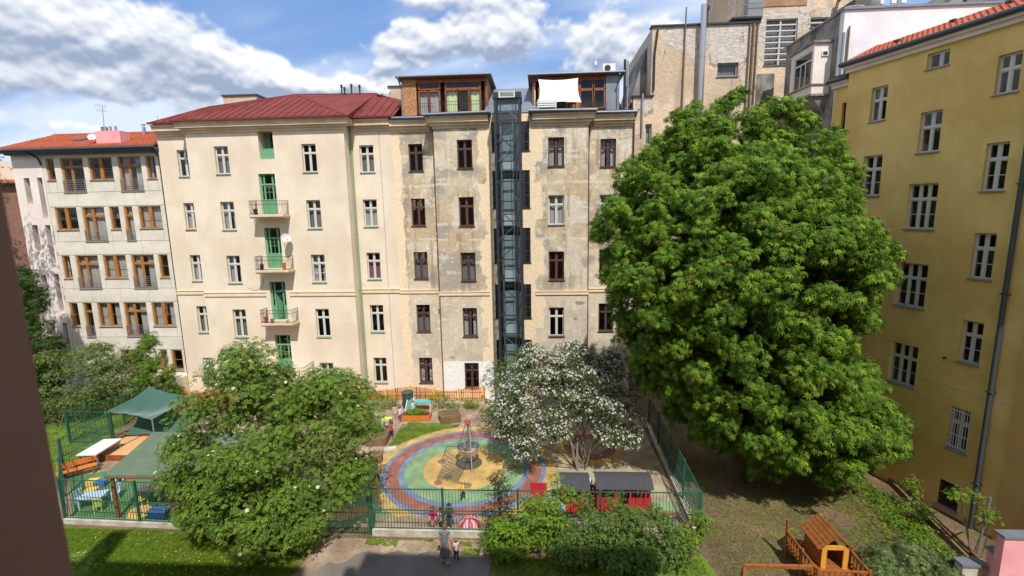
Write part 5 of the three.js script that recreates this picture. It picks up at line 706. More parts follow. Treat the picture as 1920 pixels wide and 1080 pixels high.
{ // planters, barrel, bench along the back
  const p = thing('wooden_planter', 'orange plank planter box in front of the green bush', 'planter', [-8.25, 0.02, -29.75]); for (const y of [0.02, 0.2]) { mesh('plank', bx(-0.95, 0.95, y, y + 0.17, 0.32, 0.36), M.orangeWood, p); mesh('plank', bx(-0.95, 0.95, y, y + 0.17, -0.36, -0.32), M.orangeWood, p); mesh('plank', bx(-0.95, -0.91, y, y + 0.17, -0.32, 0.32), M.orangeWood, p); mesh('plank', bx(0.91, 0.95, y, y + 0.17, -0.32, 0.32), M.orangeWood, p); } mesh('soil', bx(-0.91, 0.91, 0.02, 0.3, -0.32, 0.32), std([0.06, 0.045, 0.03], 1), p);
  const raised = (label, x, z, turn, w, d) => { const q = thing('raised_bed', label, 'raised bed', [x, 0.02, z], turn, 'dark timber raised beds'); for (const y of [0.0, 0.17, 0.34]) { for (const s of [-1, 1]) { mesh('sleeper', bx(-w, w, y, y + 0.16, s * d - 0.06, s * d + 0.06), M.oldWood, q); mesh('sleeper', bx(s * w - 0.06, s * w + 0.06, y, y + 0.16, -d + 0.06, d - 0.06), M.oldWood, q); } } mesh('soil', bx(-w + 0.06, w - 0.06, 0, 0.44, -d + 0.06, d - 0.06), soil, q); return q; };
  raised('dark timber raised bed right of the orange planter', -6.0, -29.6, 0.35, 0.62, 0.5); raised('dark timber raised bed beside the dusty path left of the rings', -9.75, -26.6, 0.1, 0.55, 0.6); raised('low timber raised bed near the gate left of the rings', -9.1, -24.2, 0.2, 0.3, 0.25);
  const b = thing('water_barrel', 'dark green plastic water barrel against the picket fence', 'barrel', [-9.3, 0.02, -31.55]); const g = new THREE.LatheGeometry([[0.001, 0], [0.3, 0], [0.34, 0.3], [0.37, 0.7], [0.38, 1.1], [0.41, 1.12], [0.41, 1.18], [0.36, 1.2], [0.001, 1.22]].map((q) => new THREE.Vector2(...q)), 28); mesh('body', g, M.barrel, b); for (const y of [0.35, 0.75]) { const r = new THREE.TorusGeometry(y < 0.5 ? 0.35 : 0.375, 0.015, 6, 28); r.rotateX(Math.PI / 2); r.translate(0, y, 0); mesh('rib', r, M.barrel, b); }
  const s = thing('toddler_slide', 'small green and white slide beside the water barrel', 'slide', [-9.0, 0.02, -30.9]); const ch = new THREE.BoxGeometry(0.42, 0.04, 1.25); ch.rotateX(0.62); ch.translate(0, 0.42, 0); mesh('chute', ch, std([0.08, 0.22, 0.16], 0.5), s); for (const k of [-1, 1]) { const e = new THREE.BoxGeometry(0.04, 0.14, 1.25); e.rotateX(0.62); e.translate(k * 0.22, 0.46, 0); mesh('side_rail', e, M.whitePaint, s); mesh('leg', bx(k * 0.2 - 0.025, k * 0.2 + 0.025, 0, 0.78, -0.52, -0.47), M.whitePaint, s); }
  const be = thing('teal_bench', 'turquoise table top on a white stand beside the barrel', 'table', [-8.15, 0.02, -31.2]); mesh('top', bx(-0.62, 0.62, 0.6, 0.66, -0.3, 0.3), M.teal, be); for (const [sx, sz] of [[-1, -1], [1, -1], [-1, 1], [1, 1]]) mesh('leg', bx(sx * 0.55 - 0.03, sx * 0.55 + 0.03, 0, 0.6, sz * 0.24 - 0.03, sz * 0.24 + 0.03), M.whitePaint, be);
  const st = thing('water_table', 'pale blue play stand with a yellow green tray beside the path', 'play table', [-9.6, 0.02, -27.9]); mesh('tray', bx(-0.3, 0.3, 0.72, 0.86, -0.22, 0.22), M.limePaint, st); for (const [sx, sz] of [[-1, -1], [1, -1], [-1, 1], [1, 1]]) mesh('leg', bx(sx * 0.27 - 0.03, sx * 0.27 + 0.03, 0, 0.72, sz * 0.19 - 0.03, sz * 0.19 + 0.03), M.paleBlue, st);
  const w2 = thing('paving_slab', 'pale stone slab at the edge of the small lawn', 'slab', [-8.75, 0.015, -25.6], 0.4); mesh('slab', bx(-0.35, 0.35, 0, 0.08, -0.22, 0.22), M.stone, w2);
}
{ // nursery yard on the left
  const t = thing('tennis_table', 'white table tennis table in the left yard', 'table', [-25.05, 0.02, -24.2], 0.1); mesh('top', bx(-0.55, 0.55, 0.66, 0.72, -0.95, 0.95), M.whitePaint, t); mesh('apron', bx(-0.5, 0.5, 0.56, 0.66, -0.9, 0.9), M.oldWood, t); for (const [sx, sz] of [[-1, -1], [1, -1], [-1, 1], [1, 1]]) mesh('leg', bx(sx * 0.46 - 0.03, sx * 0.46 + 0.03, 0, 0.56, sz * 0.8 - 0.03, sz * 0.8 + 0.03), M.galv, t);
  const b = thing('bench', 'orange slatted bench in front of the white table tennis table', 'bench', [-24.6, 0.02, -22.35], 0.75); for (let k = 0; k < 3; k++) mesh('slat', bx(-0.8, 0.8, 0.4, 0.44, -0.2 + k * 0.14, -0.08 + k * 0.14), M.orangeWood, b); for (const s of [-1, 1]) mesh('leg', bx(s * 0.65 - 0.05, s * 0.65 + 0.05, 0, 0.4, -0.17, 0.17), M.oldWood, b); for (let k = 0; k < 2; k++) mesh('slat', bx(-0.8, 0.8, 0.55 + k * 0.14, 0.66 + k * 0.14, -0.26, -0.23), M.orangeWood, b); mesh('back_post', bx(-0.68, -0.62, 0.3, 0.82, -0.23, -0.2), M.oldWood, b); mesh('back_post', bx(0.62, 0.68, 0.3, 0.82, -0.23, -0.2), M.oldWood, b);
  const s = thing('sandpit', 'timber framed sandpit with orange sand under the green net', 'sandpit', [-23.3, 0.02, -25.4]); mesh('sand', poly([[-2.3, -1.1], [2.3, -1.1], [2.3, 1.35], [-2.1, 1.35]].map(([x, z]) => [x, z]), 0.2), sandM, s); mesh('frame_board', bx(-2.4, 2.4, 0, 0.32, -1.2, -1.1), M.timberRed, s); mesh('frame_board', bx(-2.4, 2.4, 0, 0.3, 1.35, 1.45), M.timberRed, s); mesh('frame_board', bx(-2.4, -2.3, 0, 0.3, -1.1, 1.35), M.timberRed, s); mesh('frame_board', bx(2.3, 2.4, 0, 0.3, -1.1, 1.35), M.timberRed, s); mesh('fill', bx(-2.3, 2.3, 0, 0.17, -1.1, 1.35), sandM, s);
  const seat = thing('plank_walk', 'two long pale boards edging the sandpit path', 'boards', [-25.1, 0.02, -27.2], -0.15); mesh('board', bx(-0.4, -0.28, 0, 0.2, -2.6, 2.2), M.oldWood, seat); mesh('board', bx(0.5, 0.62, 0, 0.2, -2.6, 2.2), M.oldWood, seat);
  const netM = new THREE.MeshPhysicalMaterial({ color: new THREE.Color().setRGB(0.05, 0.175, 0.13), roughness: 0.9, transmission: 0.5, thickness: 0, side: THREE.DoubleSide });
  const sail = (c, sag) => { const g = new THREE.PlaneGeometry(1, 1, 20, 16), p = g.attributes.position; for (let i = 0; i < p.count; i++) { const u = p.getX(i) + 0.5, v = p.getY(i) + 0.5, bow = 0.06, uu = u + bow * Math.sin(Math.PI * v) * (1 - 2 * u), vv = v + bow * Math.sin(Math.PI * u) * (1 - 2 * v), q = c[0].clone().lerp(c[1], uu).lerp(c[2].clone().lerp(c[3], uu), vv); p.setXYZ(i, q.x, q.y - sag * Math.sin(Math.PI * u) * Math.sin(Math.PI * v) + 0.02 * Math.sin(u * 22 + v * 7), q.z); } g.computeVertexNormals(); return g; };
  const n1 = thing('shade_net', 'green shade net stretched above the sandpit', 'shade net'); mesh('net', sail([V(-26.3, 1.95, -26.1), V(-22.9, 1.75, -25.5), V(-26.2, 2.35, -29.4), V(-22.0, 2.05, -28.2)], 0.4), netM, n1); for (const [x, z, h] of [[-26.3, -26.1, 2.0], [-22.85, -25.5, 1.85], [-26.2, -29.4, 2.45], [-22.0, -28.2, 2.4]]) mesh('pole', bar(V(x, 0, z), V(x, h, z), 0.035, 8), M.galv, n1);
  const n2 = thing('shade_net', 'lower dark green net hanging over the back of the sandpit', 'shade net'); mesh('net', sail([V(-25.6, 0.35, -26.35), V(-21.9, 0.4, -26.35), V(-25.9, 1.0, -27.9), V(-21.6, 1.25, -27.9)], 0.25), netM, n2); for (const [x, z, h] of [[-25.9, -27.9, 1.05], [-21.6, -27.9, 1.3]]) mesh('pole', bar(V(x, 0, z), V(x, h, z), 0.03, 8), M.galv, n2);
  const c = thing('felt_canopy', 'flat canopy with a green felt roof over the nursery yard', 'canopy'); const feltM = mapped(tex(256, (u, v) => mix3(c255(86, 104, 82), c255(108, 124, 100), pfbm(u, v, 8, 5, 171)), 0.4, 0.4), 0.95);
  mesh('roof', tri([[-19.45, 2.27, -18.78], [-12.4, 2.27, -18.78], [-12.4, 2.45, -22.6], [-20.25, 2.45, -22.6]], [[-19.45, 2.17, -18.76], [-12.4, 2.17, -18.76], [-12.4, 2.27, -18.78], [-19.45, 2.27, -18.78]], [[-20.25, 2.35, -22.6], [-19.45, 2.17, -18.76], [-19.45, 2.27, -18.78], [-20.25, 2.45, -22.6]], [[-19.45, 2.17, -18.76], [-12.4, 2.17, -18.76], [-12.4, 2.35, -22.6], [-20.25, 2.35, -22.6]]), feltM, c); mesh('fascia', bx(-19.45, -12.4, 2.1, 2.16, -18.8, -18.76), M.timberRed, c); for (const [x, z] of [[-19.3, -19.0], [-12.6, -19.0], [-20.0, -22.4], [-12.6, -22.4], [-16, -22.4]]) mesh('post', bx(x - 0.06, x + 0.06, 0, 2.2, z - 0.06, z + 0.06), M.timberRed, c);
  // shed wall of battens under the canopy
  const sh = thing('batten_shed', 'reddish batten shed wall under the green canopy', 'shed'); for (let k = 0; k < 18; k++) mesh('batten', bx(-17.3 + k * 0.26, -17.1 + k * 0.26, 0.05, 1.95, -19.6, -19.56), k % 3 ? M.oldWood : M.timberRed, sh); mesh('rail', bx(-17.3, -12.6, 1.4, 1.5, -19.66, -19.6), M.oldWood, sh);
  // toys and small furniture
  const tbl = (name, label, x, z, turn, m, w, d, h) => { const q = thing(name, label, 'table', [x, 0.02, z], turn); mesh('top', bx(-w, w, h - 0.05, h, -d, d), m, q); for (const [sx, sz] of [[-1, -1], [1, -1], [-1, 1], [1, 1]]) mesh('leg', bx(sx * (w - 0.05) - 0.035, sx * (w - 0.05) + 0.035, 0, h - 0.05, sz * (d - 0.05) - 0.035, sz * (d - 0.05) + 0.035), m, q); return q; };
  const chair = (label, x, z, turn, m) => { const q = thing('small_chair', label, 'chair', [x, 0.02, z], turn); mesh('seat', bx(-0.17, 0.17, 0.3, 0.34, -0.17, 0.17), m, q); for (let k = 0; k < 3; k++) mesh('back_slat', bx(-0.15 + k * 0.11, -0.07 + k * 0.11, 0.36, 0.68, -0.17, -0.14), m, q); mesh('back_rail', bx(-0.17, 0.17, 0.64, 0.7, -0.18, -0.13), m, q); for (const [sx, sz] of [[-1, -1], [1, -1], [-1, 1], [1, 1]]) mesh('leg', bx(sx * 0.14 - 0.02, sx * 0.14 + 0.02, 0, 0.3, sz * 0.14 - 0.02, sz * 0.14 + 0.02), m, q); };
  tbl('small_table', 'pale blue plastic table behind the left fence', -21.3, -19.9, 0.3, M.paleBlue, 0.5, 0.35, 0.55); chair('pale blue plastic chair left of the pale blue table', -22.1, -20.0, 1.3, M.paleBlue); chair('lime green chair in front of the pale blue table', -20.7, -19.5, 3.6, M.limePaint); chair('pale blue chair behind the pale blue table', -20.75, -20.5, 0.4, M.paleBlue);
  tbl('small_table', 'pale timber table with cream slats in front of the canopy', -18.9, -20.6, 0.1, M.whiteBay, 0.55, 0.4, 0.6); chair('lime green chair beside the pale timber table', -19.0, -20.0, 3.0, M.limePaint); chair('white chair right of the pale timber table', -18.1, -20.7, -1.5, M.whitePaint); chair('white chair behind the pale timber table', -18.8, -21.4, 0.1, M.whitePaint);
  const mat = thing('play_mat', 'yellow octagonal play tray on the green floor', 'play tray', [-18.6, 0.02, -19.35]); const mg = new THREE.CylinderGeometry(0.46, 0.5, 0.14, 8); mg.translate(0, 0.07, 0); mesh('tray', mg, M.yellowPaint, mat); const mi = new THREE.CylinderGeometry(0.36, 0.36, 0.02, 8); mi.translate(0, 0.15, 0); mesh('sand', mi, sandM, mat);
  for (const [l, x, z, m] of [['upper yellow foam block behind the left fence', -23.0, -21.6, M.yellowPaint], ['lower yellow foam block near the left fence post', -22.3, -20.8, M.yellowPaint], ['blue foam block beside the yellow foam blocks', -22.5, -21.5, M.bluePaint]]) { const q = thing('foam_block', l, 'foam block', [x, 0.02, z], 0.2, 'foam blocks in the nursery yard'); const g = bx(-0.25, 0.25, 0, 0.28, -0.18, 0.18); mesh('block', g, m, q); mesh('strap', bx(-0.255, 0.255, 0.1, 0.16, -0.185, 0.185), m, q); }
  const tr = (label, x, z, turn, m) => { const q = thing('ride_on_toy', label, 'ride on toy', [x, 0.02, z], turn); const body = new THREE.CapsuleGeometry(0.13, 0.3, 4, 10); body.rotateX(Math.PI / 2); body.translate(0, 0.28, 0); mesh('body', body, m, q); mesh('handle', [bar(V(0, 0.35, 0.2), V(0, 0.58, 0.16), 0.02, 6), bar(V(-0.16, 0.58, 0.16), V(0.16, 0.58, 0.16), 0.02, 6)], M.iron, q); for (const [sx, sz] of [[-1, -1], [1, -1], [-1, 1], [1, 1]]) { const g = new THREE.CylinderGeometry(0.11, 0.11, 0.06, 14); g.rotateZ(Math.PI / 2); g.translate(sx * 0.15, 0.11, sz * 0.2); mesh('wheel', g, sz > 0 ? M.whitePaint : M.iron, q); } };
  tr('red ride on toy behind the left fence', -22.0, -22.0, 0.8, M.redHead); tr('red ride on toy at the edge of the green canopy', -22.0, -24.6, 1.9, M.redPaint); tr('blue ride on car in front of the canopy', -17.2, -19.3, 1.2, M.bluePaint);
  const bl = thing('blue_bin', 'low dark blue toy bin behind the left front fence', 'toy bin', [-17.3, 0.02, -18.98]); mesh('bin', [bx(-0.4, 0.4, 0, 0.45, -0.2, 0.2)], std([0.02, 0.06, 0.2], 0.5), bl); mesh('rim', [bx(-0.43, 0.43, 0.45, 0.49, -0.23, 0.23)], M.bluePaint, bl);
}
{ // timber playhouse and swing on the right
  const t = thing('playhouse', 'timber playhouse on a railed deck in the garden on the right', 'playhouse', [10.42, 0, -16.1], 0); t.scale.setScalar(0.8);
  const dk = 0.75; for (let k = 0; k < 12; k++) mesh('deck_board', bx(-1.25, 1.0, dk - 0.05, dk, -1.7 + k * 0.225, -1.7 + k * 0.225 + 0.2), M.playWood, t);
  for (const [x, z] of [[-1.2, -1.65], [0.95, -1.65], [-1.2, 0.95], [0.95, 0.95], [-1.2, -0.3], [0.95, -0.3]]) mesh('post', bx(x - 0.05, x + 0.05, 0, 1.55, z - 0.05, z + 0.05), M.playWood, t);
  const rl = (a, b) => { mesh('handrail', beam(V(a[0], 1.45, a[1]), V(b[0], 1.45, b[1]), 0.07, 0.06), M.playWood, t); mesh('handrail', beam(V(a[0], 0.9, a[1]), V(b[0], 0.9, b[1]), 0.05, 0.06), M.playWood, t); const n = Math.round(Math.hypot(b[0] - a[0], b[1] - a[1]) / 0.24); for (let k = 1; k < n; k++) { const x = lerp(a[0], b[0], k / n), z = lerp(a[1], b[1], k / n); mesh('baluster', bx(x - 0.045, x + 0.045, dk, 1.43, z - 0.012, z + 0.012), M.playWood, t); } };
  rl([-1.2, -1.65], [-1.2, 0.95]); rl([-1.2, 0.95], [0.95, 0.95]); rl([0.95, -0.3], [0.95, 0.95]);
  mesh('corner_post', bx(-1.26, -1.14, 0, 2.05, -1.71, -1.59), M.playWood, t);
  // hut
  const hx0 = -0.42, hx1 = 0.62, hz0 = -1.5, hz1 = -0.15, hy = 1.85; const hut = group('hut', t);
  for (let k = 0; k < 3; k++) { mesh('wall_board', bx(hx0 - 0.02, hx0, dk + k * 0.24, dk + k * 0.24 + 0.23, hz0, hz1), M.playWood, hut); mesh('wall_board', bx(hx1, hx1 + 0.02, dk + k * 0.24, dk + k * 0.24 + 0.23, hz0, hz1), M.playWood, hut); mesh('wall_board', bx(hx0, hx1, dk + k * 0.34, dk + k * 0.34 + 0.33, hz0 - 0.02, hz0), M.playWood, hut); }
  for (const x of [hx0, hx1]) for (const z of [hz0, hz1]) mesh('stud', bx(x - 0.035, x + 0.035, dk, hy, z - 0.035, z + 0.035), M.playWood, hut);
  const arch = new THREE.Shape([[hx0 - 0.06, dk], [hx0 + 0.16, dk], [hx0 + 0.16, 1.68], [hx1 - 0.16, 1.68], [hx1 - 0.16, dk], [hx1 + 0.06, dk], [hx1 + 0.06, 1.72], [hx1 - 0.1, 1.9], [hx0 + 0.1, 1.9], [hx0 - 0.06, 1.72]].map((q) => new THREE.Vector2(...q))); const ag = new THREE.ExtrudeGeometry(arch, { depth: 0.04, bevelEnabled: false }); ag.translate(0, 0, hz1 + 0.04); mesh('door_arch', ag, M.playWoodPale, hut);
  const rx = (hx0 + hx1) / 2, ry = 2.42; for (const s of [-1, 1]) for (let k = 0; k < 5; k++) { const a = k / 5, b2 = (k + 0.88) / 5, p = (q) => [rx + s * (0.02 + q * 0.78), ry - q * 0.66]; const [xa, ya] = p(a), [xb, yb] = p(b2); mesh('roof_board', tri([[xa, ya, hz0 - 0.1], [xb, yb, hz0 - 0.1], [xb, yb, hz1 + 0.2], [xa, ya, hz1 + 0.2]], [[xa, ya - 0.03, hz0 - 0.1], [xb, yb - 0.03, hz0 - 0.1], [xb, yb - 0.03, hz1 + 0.2], [xa, ya - 0.03, hz1 + 0.2]], [[xa, ya, hz1 + 0.2], [xb, yb, hz1 + 0.2], [xb, yb - 0.03, hz1 + 0.2], [xa, ya - 0.03, hz1 + 0.2]], [[xb, yb, hz0 - 0.1], [xb, yb, hz1 + 0.2], [xb, yb - 0.03, hz1 + 0.2], [xb, yb - 0.03, hz0 - 0.1]]), M.playWood, hut); }
  mesh('rafter', [beam(V(rx, ry - 0.05, hz1 + 0.02), V(rx + 0.78, ry - 0.71, hz1 + 0.02), 0.05, 0.07), beam(V(rx, ry - 0.05, hz1 + 0.02), V(rx - 0.78, ry - 0.71, hz1 + 0.02), 0.05, 0.07), beam(V(rx, ry - 0.05, hz0 - 0.1), V(rx + 0.78, ry - 0.71, hz0 - 0.1), 0.05, 0.07), beam(V(rx, ry - 0.05, hz0 - 0.1), V(rx - 0.78, ry - 0.71, hz0 - 0.1), 0.05, 0.07)], M.playWood, hut);
  const sw = thing('swing_frame', 'timber swing frame with chains beside the playhouse', 'swing', [6.8, 0, -14.95]); mesh('top_beam', beam(V(0, 1.6, 0), V(2.25, 1.6, -0.02), 0.11, 0.11), M.playWood, sw); mesh('leg', beam(V(0.02, 1.6, 0), V(-0.25, 0, 0.75), 0.09, 0.09), M.playWood, sw); mesh('leg', beam(V(0.02, 1.6, 0), V(0.15, 0, -0.75), 0.09, 0.09), M.playWood, sw); for (const x of [0.8, 1.2]) mesh('chain', bar(V(x, 1.55, 0.08), V(x, 0.45, 0.08), 0.012, 5), M.galv, sw); mesh('seat', bx(0.75, 1.25, 0.42, 0.46, 0, 0.18), M.iron, sw);
}
// balcony pots and a pole box
{ const pot = (label, x, y, z, h, m, leafy) => { const t = thing('flower_pot', label, 'flower pot', [x, y, z], 0, 'pots on the balconies'); const g = new THREE.LatheGeometry([[0.001, 0], [0.1, 0], [0.14, h], [0.12, h], [0.001, h - 0.02]].map((q) => new THREE.Vector2(...q)), 16); mesh('pot', g, m, t); return t; };
  pot('orange bucket on the third floor balcony', -17.7, 9.75, -32.3, 0.5, M.orangePaint); pot('dark pot at the left end of the third floor balcony', -19.3, 9.75, -32.3, 0.4, M.iron); pot('red pot at the left of the second floor balcony', -19.35, 5.99, -32.25, 0.45, M.redHead); pot('grey pot on the second floor balcony', -18.9, 5.99, -32.25, 0.3, M.sillGrey); pot('white pot on the second floor balcony', -17.8, 5.99, -32.25, 0.25, M.whitePaint); pot('dark pot on the fourth floor balcony', -19.35, 13.55, -32.3, 0.4, M.iron); }
// ================================================================ people: one smooth-joined body each (surface nets over tapered capsules)
function surfaceNet(f, min, max, cell) {
  const n = [0, 1, 2].map((k) => Math.ceil((max[k] - min[k]) / cell) + 1), [nx, ny, nz] = n, F = new Float32Array(nx * ny * nz), id = new Int32Array(nx * ny * nz).fill(-1), pos = [], idx = [], at = (i, j, k) => i + nx * (j + ny * k);
  for (let k = 0; k < nz; k++) for (let j = 0; j < ny; j++) for (let i = 0; i < nx; i++) F[at(i, j, k)] = f(min[0] + i * cell, min[1] + j * cell, min[2] + k * cell);
  for (let k = 0; k < nz - 1; k++) for (let j = 0; j < ny - 1; j++) for (let i = 0; i < nx - 1; i++) {
    let c = 0, x = 0, y = 0, z = 0, m = 0; for (let q = 0; q < 8; q++) if (F[at(i + (q & 1), j + (q >> 1 & 1), k + (q >> 2))] < 0) m |= 1 << q; if (!m || m === 255) continue;
    for (let q = 0; q < 8; q++) for (const b of [1, 2, 4]) if (!(q & b)) { const r = q | b; if (((m >> q) & 1) !== ((m >> r) & 1)) { const a = F[at(i + (q & 1), j + (q >> 1 & 1), k + (q >> 2))], d = F[at(i + (r & 1), j + (r >> 1 & 1), k + (r >> 2))], t = a / (a - d); x += (q & 1) + (b === 1 ? t : 0); y += (q >> 1 & 1) + (b === 2 ? t : 0); z += (q >> 2) + (b === 4 ? t : 0); c++; } }
    id[at(i, j, k)] = pos.length / 3; pos.push(min[0] + (i + x / c) * cell, min[1] + (j + y / c) * cell, min[2] + (k + z / c) * cell);
  }
  for (let k = 1; k < nz - 1; k++) for (let j = 1; j < ny - 1; j++) for (let i = 1; i < nx - 1; i++) { const a = F[at(i, j, k)] < 0; const quad = (p, q, r, s, flip) => { if (p < 0 || q < 0 || r < 0 || s < 0) return; flip ? idx.push(p, r, q, p, s, r) : idx.push(p, q, r, p, r, s); };
    if (a !== F[at(i + 1, j, k)] < 0) quad(id[at(i, j - 1, k - 1)], id[at(i, j, k - 1)], id[at(i, j, k)], id[at(i, j - 1, k)], !a);
    if (a !== F[at(i, j + 1, k)] < 0) quad(id[at(i - 1, j, k - 1)], id[at(i - 1, j, k)], id[at(i, j, k)], id[at(i, j, k - 1)], !a);
    if (a !== F[at(i, j, k + 1)] < 0) quad(id[at(i - 1, j - 1, k)], id[at(i, j - 1, k)], id[at(i, j, k)], id[at(i - 1, j, k)], !a); }
  const g = new THREE.BufferGeometry(); g.setAttribute('position', new THREE.Float32BufferAttribute(pos, 3)); g.setIndex(idx); g.computeVertexNormals(); return g;
}
function capsule(p, a, b, ra, rb) { // distance to a tapered capsule
  const bx_ = b[0] - a[0], by = b[1] - a[1], bz = b[2] - a[2], px = p[0] - a[0], py = p[1] - a[1], pz = p[2] - a[2], L = bx_ * bx_ + by * by + bz * bz, t = L ? clamp((px * bx_ + py * by + pz * bz) / L) : 0;
  return Math.hypot(px - bx_ * t, py - by * t, pz - bz * t) - lerp(ra, rb, t);
}
const skinMat = new THREE.MeshStandardMaterial({ vertexColors: true, roughness: 0.85 });
// pose in body heights: x right of the person, y up, z forward
function person(label, [x, y, z], turn, h, c, o = {}) {
  const child = h < 1.35, hd = child ? 0.088 : 0.066, hip = child ? 0.46 : 0.50, sh = child ? 0.755 : 0.815, lean = o.lean ?? 0, stride = o.stride ?? 0.03, armL = o.armL ?? [[0.16, 0.6, 0.03], [0.17, 0.46, 0.07]], armR = o.armR ?? [[-0.16, 0.6, 0.03], [-0.17, 0.46, 0.07]], w = child ? 0.088 : 0.092;
  const L = (q) => [q[0], q[1], q[2] + lean * Math.max(0, q[1] - hip) * 1.0]; // bend forward from the hips
  const J = { pel: [0, hip, 0], chest: L([0, sh - 0.06, 0.0]), neck: L([0, sh + 0.02, 0.005]), head: L([0, 1 - hd * 1.12, 0.02 + lean * 0.05]), sL: L([w, sh - 0.01, 0]), sR: L([-w, sh - 0.01, 0]), eL: L(armL[0]), hL: L(armL[1]), eR: L(armR[0]), hR: L(armR[1]), kL: [0.05, hip * 0.54, 0.02 + stride * 0.9], aL: [0.052, 0.045, stride], tL: [0.06, 0.02, stride + 0.085], kR: [-0.05, hip * 0.54, 0.02 - stride * 0.3], aR: [-0.052, 0.045, -stride], tR: [-0.06, 0.02, -stride + 0.085] };
  const k = (q) => q.map((v) => v * h); for (const n in J) J[n] = k(J[n]);
  const B = [['pel', 'chest', 0.075, 0.078, 'top', 0.02], ['sL', 'sR', 0.048, 0.048, 'top', 0.02], ['chest', 'neck', 0.06, 0.034, 'top', 0.02], ['neck', 'head', 0.03, 0.034, 'skin', 0.01], ['sL', 'eL', 0.036, 0.03, 'sleeve', 0.012], ['eL', 'hL', 0.028, 0.02, 'skin', 0.01], ['sR', 'eR', 0.036, 0.03, 'sleeve', 0.012], ['eR', 'hR', 0.028, 0.02, 'skin', 0.01], ['pelL', 'kL', 0.062, 0.042, 'leg', 0.02], ['kL', 'aL', 0.04, 0.026, o.bare ? 'skin' : 'leg', 0.012], ['aL', 'tL', 0.026, 0.022, 'shoe', 0.01], ['pelR', 'kR', 0.062, 0.042, 'leg', 0.02], ['kR', 'aR', 0.04, 0.026, o.bare ? 'skin' : 'leg', 0.012], ['aR', 'tR', 0.026, 0.022, 'shoe', 0.01]];
  J.pelL = [0.04 * h, hip * h, 0]; J.pelR = [-0.04 * h, hip * h, 0];
  const skirt = o.skirt ? [J.pel, [0, (hip - o.skirt) * h, stride * 0.2 * h]] : null, R = hd * h, hc = J.head, fwd = [0, -0.1 * lean, 1];
  const parts = B.map(([a, b, ra, rb, m, s]) => [J[a], J[b], ra * h, rb * h, m, s * h]);
  const headF = (p) => { const dx = (p[0] - hc[0]) / 0.86, dy = (p[1] - hc[1]) / 1.12, dz = p[2] - hc[2]; let d = Math.hypot(dx, dy, dz) - R; const nose = Math.hypot(p[0] - hc[0], (p[1] - hc[1] + R * 0.12) / 1.4, p[2] - hc[2] - R * 0.98) - R * 0.16, ear = Math.min(Math.hypot((p[0] - hc[0] - R * 0.86) * 1.8, p[1] - hc[1], p[2] - hc[2]), Math.hypot((p[0] - hc[0] + R * 0.86) * 1.8, p[1] - hc[1], p[2] - hc[2])) - R * 0.2, eye = Math.min(Math.hypot(p[0] - hc[0] - R * 0.34, p[1] - hc[1] - R * 0.05, p[2] - hc[2] - R * 0.98), Math.hypot(p[0] - hc[0] + R * 0.34, p[1] - hc[1] - R * 0.05, p[2] - hc[2] - R * 0.98)) - R * 0.17; d = Math.min(d, nose, ear); return Math.max(d, -eye); };
  const smin = (a, b, s) => { const q = clamp(0.5 + 0.5 * (b - a) / s); return lerp(b, a, q) - s * q * (1 - q); };
  const body = (px, py, pz) => { const p = [px, py, pz]; let d = 9; for (const [a, b, ra, rb, m, s] of parts) { let q = capsule(m === 'top' ? [p[0], p[1], p[2] * 1.25] : p, m === 'top' ? [a[0], a[1], a[2] * 1.25] : a, m === 'top' ? [b[0], b[1], b[2] * 1.25] : b, ra, rb); d = smin(d, q, Math.max(s, 0.004)); } if (skirt) { d = smin(d, capsule([p[0], p[1], p[2] * 1.15], skirt[0], skirt[1], 0.08 * h, 0.125 * h), 0.02 * h); } return smin(d, headF(p), 0.008 * h); };
  const all = Object.values(J), mn = [0, 1, 2].map((q) => Math.min(...all.map((v) => v[q])) - 0.15 * h), mx = [0, 1, 2].map((q) => Math.max(...all.map((v) => v[q])) + 0.15 * h); mn[1] = -0.02;
  const gs = [surfaceNet(body, mn, mx, child ? 0.016 : 0.02)];
  const col = { skin: [0.48, 0.27, 0.19], top: c.top, sleeve: c.sleeve ?? c.top, leg: c.leg, shoe: c.shoe ?? [0.3, 0.3, 0.32] };
  const paint = (g, fixed) => { const p = g.attributes.position, a = new Float32Array(p.count * 3); for (let i = 0; i < p.count; i++) { const q = [p.getX(i), p.getY(i), p.getZ(i)]; let best = 9, m = 'skin'; if (fixed) m = fixed; else { for (const [a0, b0, ra, rb, mm] of parts) { const d = capsule(q, a0, b0, ra, rb); if (d < best) { best = d; m = mm; } } if (skirt && q[1] < hip * h && q[1] > skirt[1][1] - 0.11 * h) { const d = capsule([q[0], q[1], q[2] * 1.15], skirt[0], skirt[1], 0.08 * h, 0.125 * h); if (d < best + 0.004) { best = d; m = 'top'; } } if (headF(q) < best) m = 'skin'; } let cc = col[m]; if (m === 'skin' && !fixed) { for (const s of [-1, 1]) if (Math.hypot(q[0] - hc[0] - s * R * 0.34, q[1] - hc[1] - R * 0.05, q[2] - hc[2] - R * 0.82) < R * 0.17) cc = [0.04, 0.03, 0.03]; if (Math.abs(q[1] - hc[1] + R * 0.5) < R * 0.09 && Math.abs(q[0] - hc[0]) < R * 0.3 && q[2] > hc[2] + R * 0.5) cc = [0.36, 0.10, 0.09]; } a.set(cc, i * 3); } g.setAttribute('color', new THREE.BufferAttribute(a, 3)); return g; };
  paint(gs[0]);
